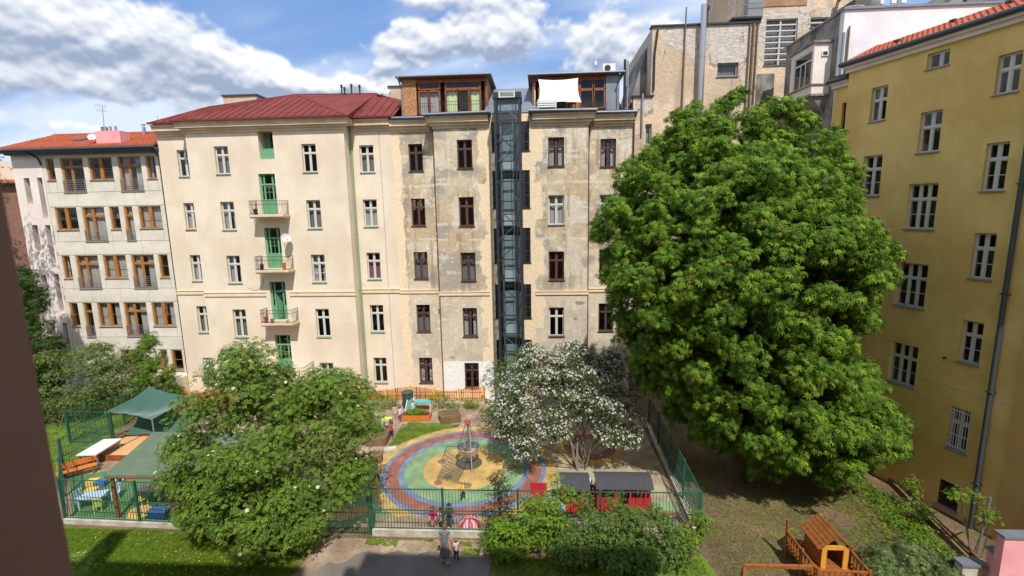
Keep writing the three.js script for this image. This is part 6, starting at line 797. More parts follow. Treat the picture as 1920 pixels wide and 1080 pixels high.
  // hands: palm, four fingers and a thumb, slightly curled
  for (const [hn, en, side] of [['hL', 'eL', 1], ['hR', 'eR', -1]]) {
    const H0 = V(...J[hn]), dir = H0.clone().sub(V(...J[en])).normalize(), sd = V(side, 0, 0).addScaledVector(dir, -side * dir.x).normalize(), nn = V().crossVectors(dir, sd), u = 0.1 * h, P = (a, b, e) => H0.clone().addScaledVector(dir, a * u).addScaledVector(nn, b * u).addScaledVector(sd, e * u).toArray(), caps = [[P(-0.3, 0, 0), P(0.35, 0, 0), 0.2 * u, 0.26 * u]];
    [[-0.27, 0.62], [-0.09, 0.74], [0.09, 0.68], [0.26, 0.5]].forEach(([b, l]) => { caps.push([P(0.38, b, 0), P(0.38 + l * 0.5, b * 1.15, -0.04), 0.095 * u, 0.085 * u], [P(0.38 + l * 0.5, b * 1.15, -0.04), P(0.38 + l * 0.92, b * 1.15, -0.2), 0.085 * u, 0.065 * u]); }); caps.push([P(0.0, -0.2, 0), P(0.3, -0.5, -0.08), 0.11 * u, 0.09 * u], [P(0.3, -0.5, -0.08), P(0.55, -0.52, -0.16), 0.09 * u, 0.07 * u]);
    const f = (a, b, e) => { let d = 9; for (const q of caps) d = Math.min(d, capsule([a, b, e], q[0], q[1], q[2], q[3])); return d; }, ctr = P(0.5, 0, 0), r = 1.0 * u; gs.push(paint(surfaceNet(f, ctr.map((v) => v - r), ctr.map((v) => v + r), u * 0.055), 'skin'));
  }
  const t = thing('person', label, 'person', [x, y, z], turn); mesh('body', gs.map((g) => g.toNonIndexed()), skinMat, t);
  // hair
  const long = o.longHair ?? 0, hairF = (a, b, e) => { const dx = (a - hc[0]) / 0.9, dy = (b - hc[1]) / 1.14, dz = e - hc[2]; let d = Math.hypot(dx, dy, dz) - R * 1.09; d = Math.max(d, Math.min(e - hc[2] - R * 0.3, hc[1] + R * 0.5 - b)); d = Math.max(d, hc[1] - R * 0.75 - b); if (long) d = Math.min(d, capsule([a, b, e], [hc[0], hc[1], hc[2] - R * 0.5], [hc[0], hc[1] - R * long, hc[2] - R * 0.75], R * 0.7, R * 0.45)); return d; };
  const hg = surfaceNet(hairF, [hc[0] - R * 1.5, hc[1] - R * (1.3 + long), hc[2] - R * 2], [hc[0] + R * 1.5, hc[1] + R * 1.6, hc[2] + R * 1.6], R * 0.13); mesh(o.hat ? 'hat' : 'hair', hg, std(c.hair, 0.8), t);
  return t;
}
const reach = [[0.15, 0.62, 0.05], [0.10, 0.55, 0.16]], reachR = [[-0.15, 0.62, 0.05], [-0.10, 0.55, 0.16]];
person('woman in a grey blue dress standing on the path, seen from behind', [-3.77, 0.015, -16.58], Math.PI - 0.05, 1.64, { top: [0.12, 0.145, 0.165], leg: [0.42, 0.25, 0.18], hair: [0.16, 0.07, 0.035], sleeve: [0.45, 0.27, 0.19], shoe: [0.62, 0.52, 0.5] }, { skirt: 0.2, bare: true, lean: 0.18, armL: [[0.14, 0.66, 0.03], [0.1, 0.54, 0.1]], armR: [[-0.15, 0.64, 0.02], [-0.16, 0.5, 0.08]] });
person('small child in a pale pink top beside the woman on the path', [-3.38, 0.015, -16.9], Math.PI + 0.5, 0.92, { top: [0.68, 0.46, 0.5], leg: [0.05, 0.03, 0.035], hair: [0.22, 0.11, 0.06], shoe: [0.6, 0.5, 0.5] }, { stride: 0.07 });
person('girl in a magenta top and pink trousers behind the front fence', [-4.68, 0.035, -18.62], 0.05, 1.1, { top: [0.52, 0.02, 0.10], leg: [0.62, 0.28, 0.30], hair: [0.12, 0.06, 0.03], shoe: [0.6, 0.3, 0.3] }, { longHair: 0.9, armL: reach, armR: reachR });
person('girl in a pale pink jacket and dark trousers behind the front fence', [-4.34, 0.035, -18.66], -0.25, 1.02, { top: [0.62, 0.38, 0.36], leg: [0.035, 0.035, 0.04], hair: [0.02, 0.018, 0.016], shoe: [0.6, 0.55, 0.52] }, { longHair: 0.7, armL: [[0.14, 0.56, 0.03], [0.06, 0.5, 0.13]] });
person('child in a dark green jacket behind the front fence', [-3.98, 0.035, -18.7], 0.2, 1.22, { top: [0.03, 0.07, 0.05], leg: [0.06, 0.065, 0.075], hair: [0.02, 0.017, 0.014], shoe: [0.6, 0.58, 0.55] }, { stride: 0.05 });
person('child in a yellow shirt running across the rubber rings', [-3.76, 0.035, -20.8], 2.2, 1.0, { top: [0.85, 0.58, 0.02], leg: [0.02, 0.025, 0.04], hair: [0.55, 0.36, 0.08], shoe: [0.3, 0.6, 0.75] }, { stride: 0.13, lean: 0.1, armL: [[0.15, 0.62, 0.07], [0.1, 0.6, 0.18]], armR: [[-0.15, 0.6, -0.07], [-0.14, 0.5, -0.12]] });
person('child in a white shirt running beside the gate', [-8.4, 0.035, -22.15], 1.35, 1.04, { top: [0.66, 0.66, 0.66], leg: [0.05, 0.055, 0.06], hair: [0.42, 0.34, 0.27], shoe: [0.4, 0.4, 0.4] }, { stride: 0.15, lean: 0.12, armL: [[0.14, 0.62, 0.09], [0.1, 0.62, 0.2]], armR: [[-0.14, 0.62, -0.08], [-0.14, 0.52, -0.14]] });
person('child in a red top and navy trousers on the dusty path', [-9.1, 0.02, -27.1], 2.8, 1.0, { top: [0.62, 0.02, 0.03], leg: [0.02, 0.03, 0.09], hair: [0.1, 0.06, 0.04], sleeve: [0.6, 0.62, 0.68] }, { lean: 0.15, stride: 0.06 });
person('child in a blue top just behind the child in red', [-9.3, 0.02, -27.5], 2.2, 0.98, { top: [0.10, 0.18, 0.36], leg: [0.03, 0.04, 0.07], hair: [0.16, 0.1, 0.07] }, { stride: 0.05 });
person('child in a white top and grey trousers by the orange planter', [-9.22, 0.02, -29.3], 2.9, 1.12, { top: [0.72, 0.66, 0.68], leg: [0.10, 0.13, 0.16], hair: [0.2, 0.1, 0.05], shoe: [0.6, 0.5, 0.45] }, { longHair: 0.8 });
person('taller child in a pale pink outfit by the orange planter', [-9.55, 0.02, -29.45], -2.4, 1.22, { top: [0.68, 0.44, 0.42], leg: [0.60, 0.36, 0.34], hair: [0.16, 0.08, 0.04] }, { longHair: 0.9 });
person('toddler in white on the small slide by the barrel', [-8.72, 0.02, -30.75], 0.9, 0.88, { top: [0.72, 0.72, 0.72], leg: [0.5, 0.5, 0.52], hair: [0.3, 0.12, 0.06] });
person('child in a green top and white cap between the two play wagons', [2.25, 0.035, -20.6], -2.9, 1.25, { top: [0.02, 0.24, 0.11], leg: [0.05, 0.05, 0.05], hair: [0.62, 0.66, 0.66] }, { hat: true, lean: 0.12 });
// ================================================================ plants
const leafMat = (rough = 0.72) => new THREE.MeshPhysicalMaterial({ color: 0xffffff, roughness: rough, transmission: 0.32, thickness: 0, specularIntensity: 0.3, side: THREE.DoubleSide });
const LM = leafMat(), petalM = std([1, 1, 1], 0.8, { side: THREE.DoubleSide });
function fan(tris) { const g = new THREE.BufferGeometry(); g.setAttribute('position', new THREE.Float32BufferAttribute(tris.flat(2), 3)); g.setAttribute('uv', new THREE.Float32BufferAttribute(new Float32Array(tris.length * 6), 2)); g.computeVertexNormals(); return g; }
const leaflet = (a, L, w, droop, ox = 0, oz = 0, lift = 0) => { const s = Math.sin(a), c = Math.cos(a), P = (l, q, y) => [ox + s * l + c * q, y + lift, oz + c * l - s * q]; const b = P(0, 0, 0), m = P(0.62 * L, 0, -droop * 0.3 + 0.012), l = P(0.6 * L, w, -droop * 0.36 - 0.012), r = P(0.6 * L, -w, -droop * 0.36 - 0.012), t = P(L, 0, -droop); return [[b, l, m], [b, m, r], [m, l, t], [m, t, r]]; };
const chestnutLeaf = fan([-2.25, -1.45, -0.7, 0, 0.7, 1.45, 2.25].flatMap((a, i) => leaflet(a, [0.62, 0.84, 0.96, 1, 0.96, 0.84, 0.62][i], 0.125, 0.45)));
const elderLeaf = fan([...leaflet(0, 0.5, 0.14, 0.12, 0, 0.45), ...[0.12, 0.42].flatMap((z) => [...leaflet(1.15, 0.42, 0.12, 0.1, 0, z), ...leaflet(-1.15, 0.42, 0.12, 0.1, 0, z)])]);
const sprigLeaf = fan([...leaflet(0, 0.6, 0.2, 0.1, 0, 0.3), ...leaflet(1.0, 0.5, 0.2, 0.12, 0, 0.1), ...leaflet(-1.0, 0.5, 0.2, 0.12, 0, 0.2), ...leaflet(2.4, 0.4, 0.17, 0.15)]);
const needleSprig = fan([-1.3, -0.8, -0.35, 0, 0.35, 0.8, 1.3].flatMap((a, i) => { const s = Math.sin(a), c = Math.cos(a), L = 0.7 + 0.3 * c; return [[[-0.05 * c, 0, 0.05 * s], [0.05 * c, 0, -0.05 * s], [s * L, 0.12 * (i % 2), c * L]]]; }));
const umbel = fan(Array.from({ length: 9 }, (_, k) => { const a = k / 9 * 6.283, a2 = (k + 0.8) / 9 * 6.283; return [[0, 0.02, 0], [Math.cos(a), 0.06 * (k % 3), Math.sin(a)], [Math.cos(a2) * 0.95, 0.05 * ((k + 1) % 2), Math.sin(a2) * 0.95]]; }));
const blossom = fan([0, 1, 2].flatMap((c) => { const ox = Math.cos(c * 2.1) * 0.5, oz = Math.sin(c * 2.1) * 0.5, oy = 0.15 * c; return [0, 1, 2, 3, 4].map((k) => { const a = k / 5 * 6.283; return [[ox, oy, oz], [ox + Math.cos(a - 0.5) * 0.48, oy + 0.1, oz + Math.sin(a - 0.5) * 0.48], [ox + Math.cos(a + 0.5) * 0.48, oy + 0.1, oz + Math.sin(a + 0.5) * 0.48]]; }); }));
const tuft = fan(Array.from({ length: 7 }, (_, k) => { const a = k * 0.9 + 0.3, r = 0.25 + 0.1 * (k % 3), h = 0.7 + 0.3 * ((k * 7) % 5) / 5, w = 0.05, c = Math.cos(a), s = Math.sin(a); return [[c * 0.12 - s * w, 0, s * 0.12 + c * w], [c * 0.12 + s * w, 0, s * 0.12 - c * w], [c * r * 1.6, h, s * r * 1.6]]; }));
const tmpM = new THREE.Matrix4(), tmpV = V(), tmpC = new THREE.Color();
function scatter(name, parent, geo, mat, items) { // items: [pos, out(normal), tip dir, size, [r,g,b]]
  const im = new THREE.InstancedMesh(geo, mat, items.length); im.name = name; im.castShadow = im.receiveShadow = true;
  items.forEach(([p, n, t, s, c], i) => { const Y = n.clone().normalize(), Z = t.clone().addScaledVector(Y, -t.dot(Y)); if (Z.lengthSq() < 1e-6) Z.set(1, 0, 0.01).addScaledVector(Y, -Y.x); Z.normalize(); const X = V().crossVectors(Y, Z); tmpM.makeBasis(X.multiplyScalar(s), Y.multiplyScalar(s), Z.multiplyScalar(s)); tmpM.setPosition(p); im.setMatrixAt(i, tmpM); im.setColorAt(i, tmpC.setRGB(...c)); });
  parent.add(im); return im;
}
const pick = (R, pal) => { const k = R(); let s = 0; for (const [w, c] of pal) { s += w; if (k <= s) { const j = 0.82 + R() * 0.36; return c.map((v) => v * j); } } return pal[0][1]; };
const rdir = (R) => { const z = R() * 2 - 1, a = R() * 6.2832, q = Math.sqrt(1 - z * z); return V(q * Math.cos(a), z, q * Math.sin(a)); };
// leaves over the outer shell of many small clumps
function leaves(clumps, per, size, pal, R, o = {}) {
  const { shell = 0.35, low = -0.45, flat = 0.45, jit = 0.5, area = true, droop = 0.35 } = o, out = [];
  for (const c of clumps) { const n = Math.round(per * (area ? c.r * c.r : 1)); for (let i = 0; i < n; i++) { let d = rdir(R); if (d.y < low) d.y = -d.y * 0.6; const out2 = d.clone(); if (c.out) out2.addScaledVector(c.out, 0.5); const k = 1 - shell * R() * R(); const p = V(c.p.x + d.x * c.r * k, c.p.y + d.y * c.r * (c.f ?? 0.72) * k, c.p.z + d.z * c.r * k); const nn = out2.normalize().multiplyScalar(1 - flat).addScaledVector(V(0, 1, 0), flat).addScaledVector(rdir(R), jit); const tip = V(d.x, -droop, d.z).addScaledVector(rdir(R), 0.6); out.push([p, nn, tip, size * (0.7 + R() * 0.6), pick(R, pal)]); } }
  return out;
}
function clumpsOf(lobes, R, n, r0, r1) { // small clumps over the surface of a few big lobes [x,y,z, rx,ry,rz]
  const out = [], tot = lobes.reduce((s, l) => s + l[3] * l[4] + l[4] * l[5] + l[3] * l[5], 0);
  for (const l of lobes) { const m = Math.round(n * (l[3] * l[4] + l[4] * l[5] + l[3] * l[5]) / tot); for (let i = 0; i < m; i++) { const d = rdir(R), r = lerp(r0, r1, R()), k = R() < 0.75 ? 1 - 0.18 * R() : 0.35 + 0.45 * R(), p = V(l[0] + d.x * Math.max(0.05, l[3] - r * 0.8) * k, l[1] + d.y * Math.max(0.05, l[4] - r * 0.7) * k, l[2] + d.z * Math.max(0.05, l[5] - r * 0.8) * k); if (p.y < r * 0.35) p.y = r * 0.35 + R() * 0.2; let deep = false; for (const q of lobes) if (q !== l) { const e = ((p.x - q[0]) / q[3]) ** 2 + ((p.y - q[1]) / q[4]) ** 2 + ((p.z - q[2]) / q[5]) ** 2; if (e < 0.45) deep = true; } if (!deep) out.push({ p, r, out: d }); } }
  return out;
}
// ---------------------------------------------------------------- the big chestnut
{
  const R = rngOf(1234), t = thing('chestnut_tree', 'huge horse chestnut tree filling the right half of the yard', 'tree', [9.8, 0, -23.2]);
  const env = [[0.9, 9.6, 12.8], [2, 8.3, 15.8], [3, 7.1, 17.2], [4.5, 5.6, 16.8], [6, 4.6, 15.4], [7.2, 3.9, 14.5], [8.6, 3.2, 14.8], [10.3, 2.6, 15.6], [11.5, 2.5, 15.6], [13, 2.9, 14.9], [14.5, 3.4, 14.2], [16, 4.3, 13.3], [17.2, 5.5, 12.3], [18.0, 7.4, 11.2]];
  const at = (y) => { for (let i = 0; i < env.length - 1; i++) if (y <= env[i + 1][0]) { const k = clamp((y - env[i][0]) / (env[i + 1][0] - env[i][0])); return [lerp(env[i][1], env[i + 1][1], k), lerp(env[i][2], env[i + 1][2], k)]; } return [8, 10.6]; };
  const clumps = [], boughs = []; let guard = 0;
  const wallGap = (p, r) => (p.x - (18 - Math.tan(0.314) * (-20 - p.z))) + r * 0.8; // stay off the yellow house
  while (boughs.length < 290 && guard++ < 30000) { // boughs stand a little apart, so dark gaps show between them
    const y = 1.5 + 16.7 * R(), [a, b] = at(y), wx = (b - a) / 2, cx = (a + b) / 2, wz = Math.min(wx * 0.82, y < 3 ? 3.2 : 5.4) * (y > 12 ? lerp(1, 0.5, (y - 12) / 6.3) : 1), th = R() * 6.2832, r = 0.7 + R() * 0.85;
    const bump = 0.93 + 0.2 * (fbm(y * 0.6 + 3, Math.cos(th) * 2 + 7, Math.sin(th) * 2, 2) - 0.5) * 2; const p = V(cx + Math.cos(th) * Math.max(0.2, wx - r * 0.85) * bump, y - 0.2, -22.9 + Math.sin(th) * Math.max(0.2, wz - r * 0.8) * bump);
    if (wallGap(p, r) > -0.1 || p.z < -31.5) continue; if (p.x < 7.2 && p.y < 4.2 && p.z > -24) continue;
    if (boughs.some((q) => q.p.distanceTo(p) < (q.r + r) * 0.6)) continue; boughs.push({ p, r, out: V(Math.cos(th), 0.25, Math.sin(th)) });
  }
  const O = V(9.8, 0, -23.2);
  for (const q of boughs) { const n = Math.round(6.5 * q.r * q.r); for (let i = 0; i < n; i++) { const d = rdir(R).addScaledVector(q.out, 0.7); d.y = Math.abs(d.y) * 0.9 + 0.05 - 0.75 * R(); d.normalize(); const k = 0.45 + 0.5 * R(); const r = 0.3 + 0.34 * R(); clumps.push({ p: V(q.p.x + d.x * q.r * k, q.p.y + d.y * q.r * 1.0 * k, q.p.z + d.z * q.r * k).sub(O), r, out: d, f: 0.95 }); } }
  for (let i = 0; i < 260; i++) { const y = 2.5 + 13.5 * R(), [a, b] = at(y), th = R() * 6.2832, k = 0.3 + 0.5 * R(); clumps.push({ p: V((a + b) / 2 + Math.cos(th) * (b - a) / 2 * k, y, -22.9 + Math.sin(th) * 4.6 * k).sub(O), r: 0.6 + R() * 0.5, out: V(Math.cos(th), 0.2, Math.sin(th)), f: 0.6 }); }
  const pal = [[0.37, [0.132, 0.245, 0.02]], [0.26, [0.19, 0.325, 0.026]], [0.13, [0.29, 0.42, 0.034]], [0.235, [0.066, 0.14, 0.016]], [0.005, [0.26, 0.17, 0.03]]];
  scatter('crown', t, chestnutLeaf, LM, leaves(clumps, 215, 0.195, pal, R, { low: -0.7, flat: 0.22, shell: 0.6, jit: 0.75, droop: 0.9 })).userData.kind = 'stuff';
  const gs = [limb([V(0, -0.2, 0), V(0.05, 2, 0.05), V(-0.1, 5, 0), V(0.1, 9, 0.1), V(0, 14, 0)], 0.42, 0.12, 10, 16)];
  const big = clumps.filter((c) => c.p.y > 3).filter((_, i) => i % 7 === 0);
  for (const c of big) { const y0 = Math.max(1.8, c.p.y - 2.4 - R() * 1.5), s = V(0, y0, 0), m = c.p.clone().multiplyScalar(0.5); m.y = lerp(y0, c.p.y, 0.6) + 0.3; gs.push(limb([s, m, c.p], 0.13, 0.03, 6, 8)); }
  mesh('trunk', gs, M.bark, t);
}
// ---------------------------------------------------------------- elder with cream umbels
function bush(name, label, cat, base, lobes, n, r0, r1, leafGeo, per, size, pal, seed, o = {}) {
  const R = rngOf(seed), t = thing(name, label, cat, base, 0, o.group), L = lobes.map((l) => [l[0] - base[0], l[1] - base[1], l[2] - base[2], l[3], l[4], l[5]]), cl = clumpsOf(L, R, n, r0, r1);
  scatter(o.crown ?? 'crown', t, leafGeo, o.mat ?? LM, leaves(cl, per, size, pal, R, o)).userData.kind = 'stuff';
  const gs = []; const stems = o.stems ?? 6; for (let i = 0; i < stems; i++) { const c = cl[Math.floor(R() * cl.length)]; if (!c) break; const sx = (R() - 0.5) * (o.foot ?? 0.5), sz = (R() - 0.5) * (o.foot ?? 0.5); gs.push(limb([V(sx, -0.05, sz), V(lerp(sx, c.p.x, 0.35) + (R() - 0.5) * 0.2, c.p.y * 0.45, lerp(sz, c.p.z, 0.35)), c.p.clone().addScaledVector(c.out, c.r * (o.poke ?? 0.2))], o.sr ?? 0.06, 0.015, 5, 8)); }
  if (gs.length) mesh(o.stemName ?? 'trunk', gs, o.bark ?? M.bark, t);
  if (o.flowers) { const [nf, fs, fpal, geo, fname] = o.flowers, it = []; for (let i = 0; i < nf; i++) { const c = cl[Math.floor(R() * cl.length)]; const d = rdir(R); d.y = Math.abs(d.y) * 0.9 + 0.1; if (o.fSide) d.addScaledVector(V(0, 0, 1), 0.4 * R()); d.normalize(); it.push([V(c.p.x + d.x * c.r * 1.02, c.p.y + d.y * c.r * 0.76, c.p.z + d.z * c.r * 1.02), d.clone().addScaledVector(V(0, 1, 0), 0.5).addScaledVector(rdir(R), 0.4), rdir(R), fs * (0.7 + 0.6 * R()), pick(R, fpal)]); } scatter(fname ?? 'flowers', t, geo, petalM, it).userData.kind = 'stuff'; }
  return t;
}
const elderPal = [[0.4, [0.15, 0.25, 0.03]], [0.3, [0.21, 0.33, 0.04]], [0.25, [0.09, 0.17, 0.024]], [0.05, [0.24, 0.26, 0.05]]];
bush('elder_tree', 'broad elder tree with flat cream flower heads in front of the left fence', 'tree', [-11.6, 0, -17.3], [[-12.1, 4.7, -17.9, 3.2, 3.2, 2.6], [-11.7, 7.3, -18.0, 1.7, 1.5, 1.5], [-11.5, 2.0, -17.1, 3.2, 2.0, 2.0], [-8.4, 5.5, -18.5, 1.9, 2.3, 1.7], [-14.1, 3.0, -17.7, 1.6, 2.6, 1.6], [-8.4, 3.0, -18.0, 1.6, 1.6, 1.3], [-10.2, 6.0, -18.2, 1.5, 1.3, 1.4], [-11.4, 3.4, -17.4, 2.4, 2.0, 1.6], [-10.0, 1.6, -16.9, 1.8, 1.4, 1.2]], 480, 0.42, 0.85, elderLeaf, 225, 0.195, elderPal, 21, { stems: 16, sr: 0.09, foot: 1.2, flowers: [240, 0.058, [[0.7, [0.72, 0.70, 0.50]], [0.3, [0.6, 0.62, 0.38]]], umbel, 'flower_heads'] });
// ---------------------------------------------------------------- white hawthorn
bush('hawthorn_tree', 'white blossoming hawthorn tree with several thin stems behind the train', 'tree', [2.1, 0, -23.9], [[0.2, 4.3, -24.3, 2.7, 2.2, 2.2], [3.0, 4.0, -24.1, 2.2, 2.1, 2.0], [1.7, 5.4, -24.5, 1.7, 1.5, 1.6], [-1.3, 3.1, -23.6, 1.5, 2.0, 1.5], [4.1, 2.6, -23.5, 1.4, 1.5, 1.3], [3.9, 5.7, -24.6, 0.7, 0.9, 0.7], [-0.3, 6.0, -24.6, 0.9, 0.7, 0.8], [-0.8, 1.6, -22.8, 0.9, 1.0, 0.8], [0.7, 2.4, -23.1, 1.1, 0.9, 0.8], [3.3, 2.2, -23.2, 1.0, 0.9, 0.8]], 430, 0.3, 0.6, sprigLeaf, 290, 0.12, [[0.5, [0.10, 0.15, 0.04]], [0.3, [0.15, 0.20, 0.05]], [0.2, [0.065, 0.10, 0.03]]], 33, { stems: 15, sr: 0.05, foot: 0.9, bark: M.paleBark, fSide: true, flowers: [8200, 0.05, [[0.6, [0.62, 0.62, 0.56]], [0.4, [0.48, 0.48, 0.42]]], blossom, 'blossom'] });
bush('round_bush', 'dense round green bush between the white hawthorn and the stained house', 'bush', [-2.1, 0, -27.6], [[-2.1, 3.0, -27.6, 1.6, 2.4, 1.5], [-1.0, 4.4, -27.6, 1.0, 1.2, 1.0], [-2.3, 1.6, -27.4, 1.5, 1.6, 1.3]], 120, 0.3, 0.55, sprigLeaf, 160, 0.14, [[0.5, [0.09, 0.17, 0.025]], [0.3, [0.13, 0.22, 0.03]], [0.2, [0.05, 0.10, 0.02]]], 41, { stems: 5 });
// ---------------------------------------------------------------- shrubs on the left
bush('grey_shrub', 'dull green shrub full of bare grey twigs at the left', 'shrub', [-32.0, 0, -29.4], [[-32.2, 2.6, -29.4, 3.0, 2.7, 2.2], [-30.2, 2.9, -29.8, 1.8, 2.6, 1.8], [-33.6, 1.6, -28.4, 1.6, 1.8, 1.5]], 230, 0.4, 0.7, sprigLeaf, 170, 0.15, [[0.5, [0.14, 0.215, 0.045]], [0.3, [0.19, 0.27, 0.06]], [0.2, [0.08, 0.13, 0.028]]], 51, { stems: 45, sr: 0.018, foot: 3.2, poke: 1.1, bark: M.twig, stemName: 'twigs' });
bush('leafy_shrub', 'mid green leafy shrub between the twiggy shrub and the bright conifer', 'shrub', [-29.0, 0, -30.4], [[-29.0, 2.7, -30.4, 1.8, 2.7, 1.5], [-27.8, 1.6, -30.0, 1.4, 1.7, 1.2]], 110, 0.35, 0.6, sprigLeaf, 170, 0.15, [[0.5, [0.10, 0.17, 0.03]], [0.3, [0.15, 0.22, 0.035]], [0.2, [0.06, 0.11, 0.025]]], 53, { stems: 8 });
bush('bright_conifer', 'bright green cypress shrub in front of the concrete house', 'conifer', [-26.8, 0, -30.6], [[-26.8, 2.6, -30.6, 1.6, 2.6, 1.4], [-26.9, 4.6, -30.7, 1.0, 1.3, 0.9], [-26.3, 1.5, -30.4, 1.4, 1.6, 1.2]], 120, 0.3, 0.5, needleSprig, 240, 0.26, [[0.5, [0.12, 0.22, 0.018]], [0.3, [0.17, 0.28, 0.02]], [0.2, [0.06, 0.13, 0.015]]], 57, { stems: 3, flat: 0.2, low: -0.9 });
bush('dark_conifer', 'dark green conifer beside the window jamb at the left', 'conifer', [-35.3, 0, -30.6], [[-35.3, 3.4, -30.6, 2.0, 3.4, 1.8], [-35.5, 7.4, -30.8, 1.3, 3.4, 1.3]], 170, 0.4, 0.7, needleSprig, 150, 0.3, [[0.6, [0.05, 0.10, 0.02]], [0.4, [0.08, 0.15, 0.025]]], 59, { stems: 3, flat: 0.2, low: -0.9 });
bush('shade_tree', 'loose tree mostly hidden behind the window jamb, dappling the white stair wall', 'tree', [-37.6, 0, -29.6], [[-36.3, 16.4, -29.6, 1.9, 3.4, 1.9], [-37.2, 12.3, -29.8, 1.7, 2.6, 1.9], [-40.5, 15, -31, 2.2, 3.0, 2.2]], 80, 0.4, 0.7, sprigLeaf, 60, 0.2, [[0.6, [0.07, 0.13, 0.03]], [0.4, [0.11, 0.18, 0.04]]], 61, { stems: 14, sr: 0.08, foot: 0.3 });
// ---------------------------------------------------------------- shrubs by the front fence
const brightPal = [[0.45, [0.15, 0.27, 0.022]], [0.35, [0.22, 0.35, 0.03]], [0.2, [0.09, 0.17, 0.02]]], midPal = [[0.45, [0.12, 0.205, 0.04]], [0.35, [0.18, 0.27, 0.05]], [0.2, [0.075, 0.135, 0.03]]], darkPal = [[0.5, [0.05, 0.075, 0.03]], [0.3, [0.07, 0.10, 0.035]], [0.2, [0.08, 0.06, 0.03]]];
bush('dark_shrub', 'upright dark reddish green shrub at the end of the white plinth', 'shrub', [-1.75, 0, -17.6], [[-1.75, 1.9, -17.65, 0.7, 1.6, 0.55], [-1.6, 0.9, -17.5, 0.8, 0.9, 0.6]], 85, 0.2, 0.36, sprigLeaf, 280, 0.1, darkPal, 71, { stems: 7, sr: 0.025 });
bush('green_shrub', 'low bright green shrub in front of the dark upright shrub', 'shrub', [-1.3, 0, -17.1], [[-1.5, 0.85, -17.05, 1.1, 1.0, 0.75], [-0.2, 1.35, -17.35, 1.15, 1.25, 0.7]], 160, 0.15, 0.42, sprigLeaf, 310, 0.125, brightPal, 73, { stems: 6, sr: 0.02 });
bush('rose_climber', 'tall yellow green rose with orange flowers on the front fence', 'rose', [0.55, 0, -17.75], [[0.55, 1.9, -17.8, 0.5, 1.4, 0.38], [0.75, 0.9, -17.7, 0.6, 0.9, 0.4], [1.1, 2.3, -17.8, 0.5, 0.6, 0.35]], 80, 0.18, 0.32, sprigLeaf, 300, 0.1, brightPal, 75, { stems: 8, sr: 0.015, flowers: [14, 0.06, [[1, [0.75, 0.22, 0.06]]], blossom, 'flowers'] });
bush('grey_green_shrub', 'broad grey green shrub in front of the short play wagon', 'shrub', [2.3, 0, -17.2], [[2.2, 1.05, -17.2, 1.5, 1.15, 0.95], [1.4, 0.75, -16.7, 1.3, 0.85, 0.8], [3.2, 1.1, -17.4, 1.0, 1.05, 0.7], [1.7, 1.9, -17.5, 0.35, 0.8, 0.35], [2.9, 2.0, -17.6, 0.3, 0.7, 0.3]], 220, 0.16, 0.46, sprigLeaf, 290, 0.115, midPal, 77, { stems: 10, sr: 0.025 });
bush('shady_shrub', 'dark shrub in the shade right of the grey green shrub', 'shrub', [4.1, 0, -16.9], [[4.0, 1.1, -16.95, 1.3, 1.3, 0.9], [3.2, 0.7, -16.2, 1.3, 0.9, 0.8], [4.8, 0.75, -16.7, 1.0, 0.85, 0.7], [4.3, 1.9, -17.1, 0.35, 0.7, 0.35]], 190, 0.16, 0.44, sprigLeaf, 290, 0.115, midPal, 79, { stems: 8, sr: 0.02 });
bush('red_rose', 'low rose bush with red and pink flowers by the fence corner', 'rose', [5.6, 0, -17.5], [[5.4, 0.7, -17.4, 0.75, 0.75, 0.55], [6.3, 0.9, -18.0, 0.5, 0.9, 0.4]], 80, 0.2, 0.34, sprigLeaf, 300, 0.1, brightPal, 81, { stems: 6, sr: 0.015, flowers: [16, 0.06, [[0.6, [0.7, 0.12, 0.12]], [0.4, [0.75, 0.5, 0.5]]], blossom, 'flowers'] });
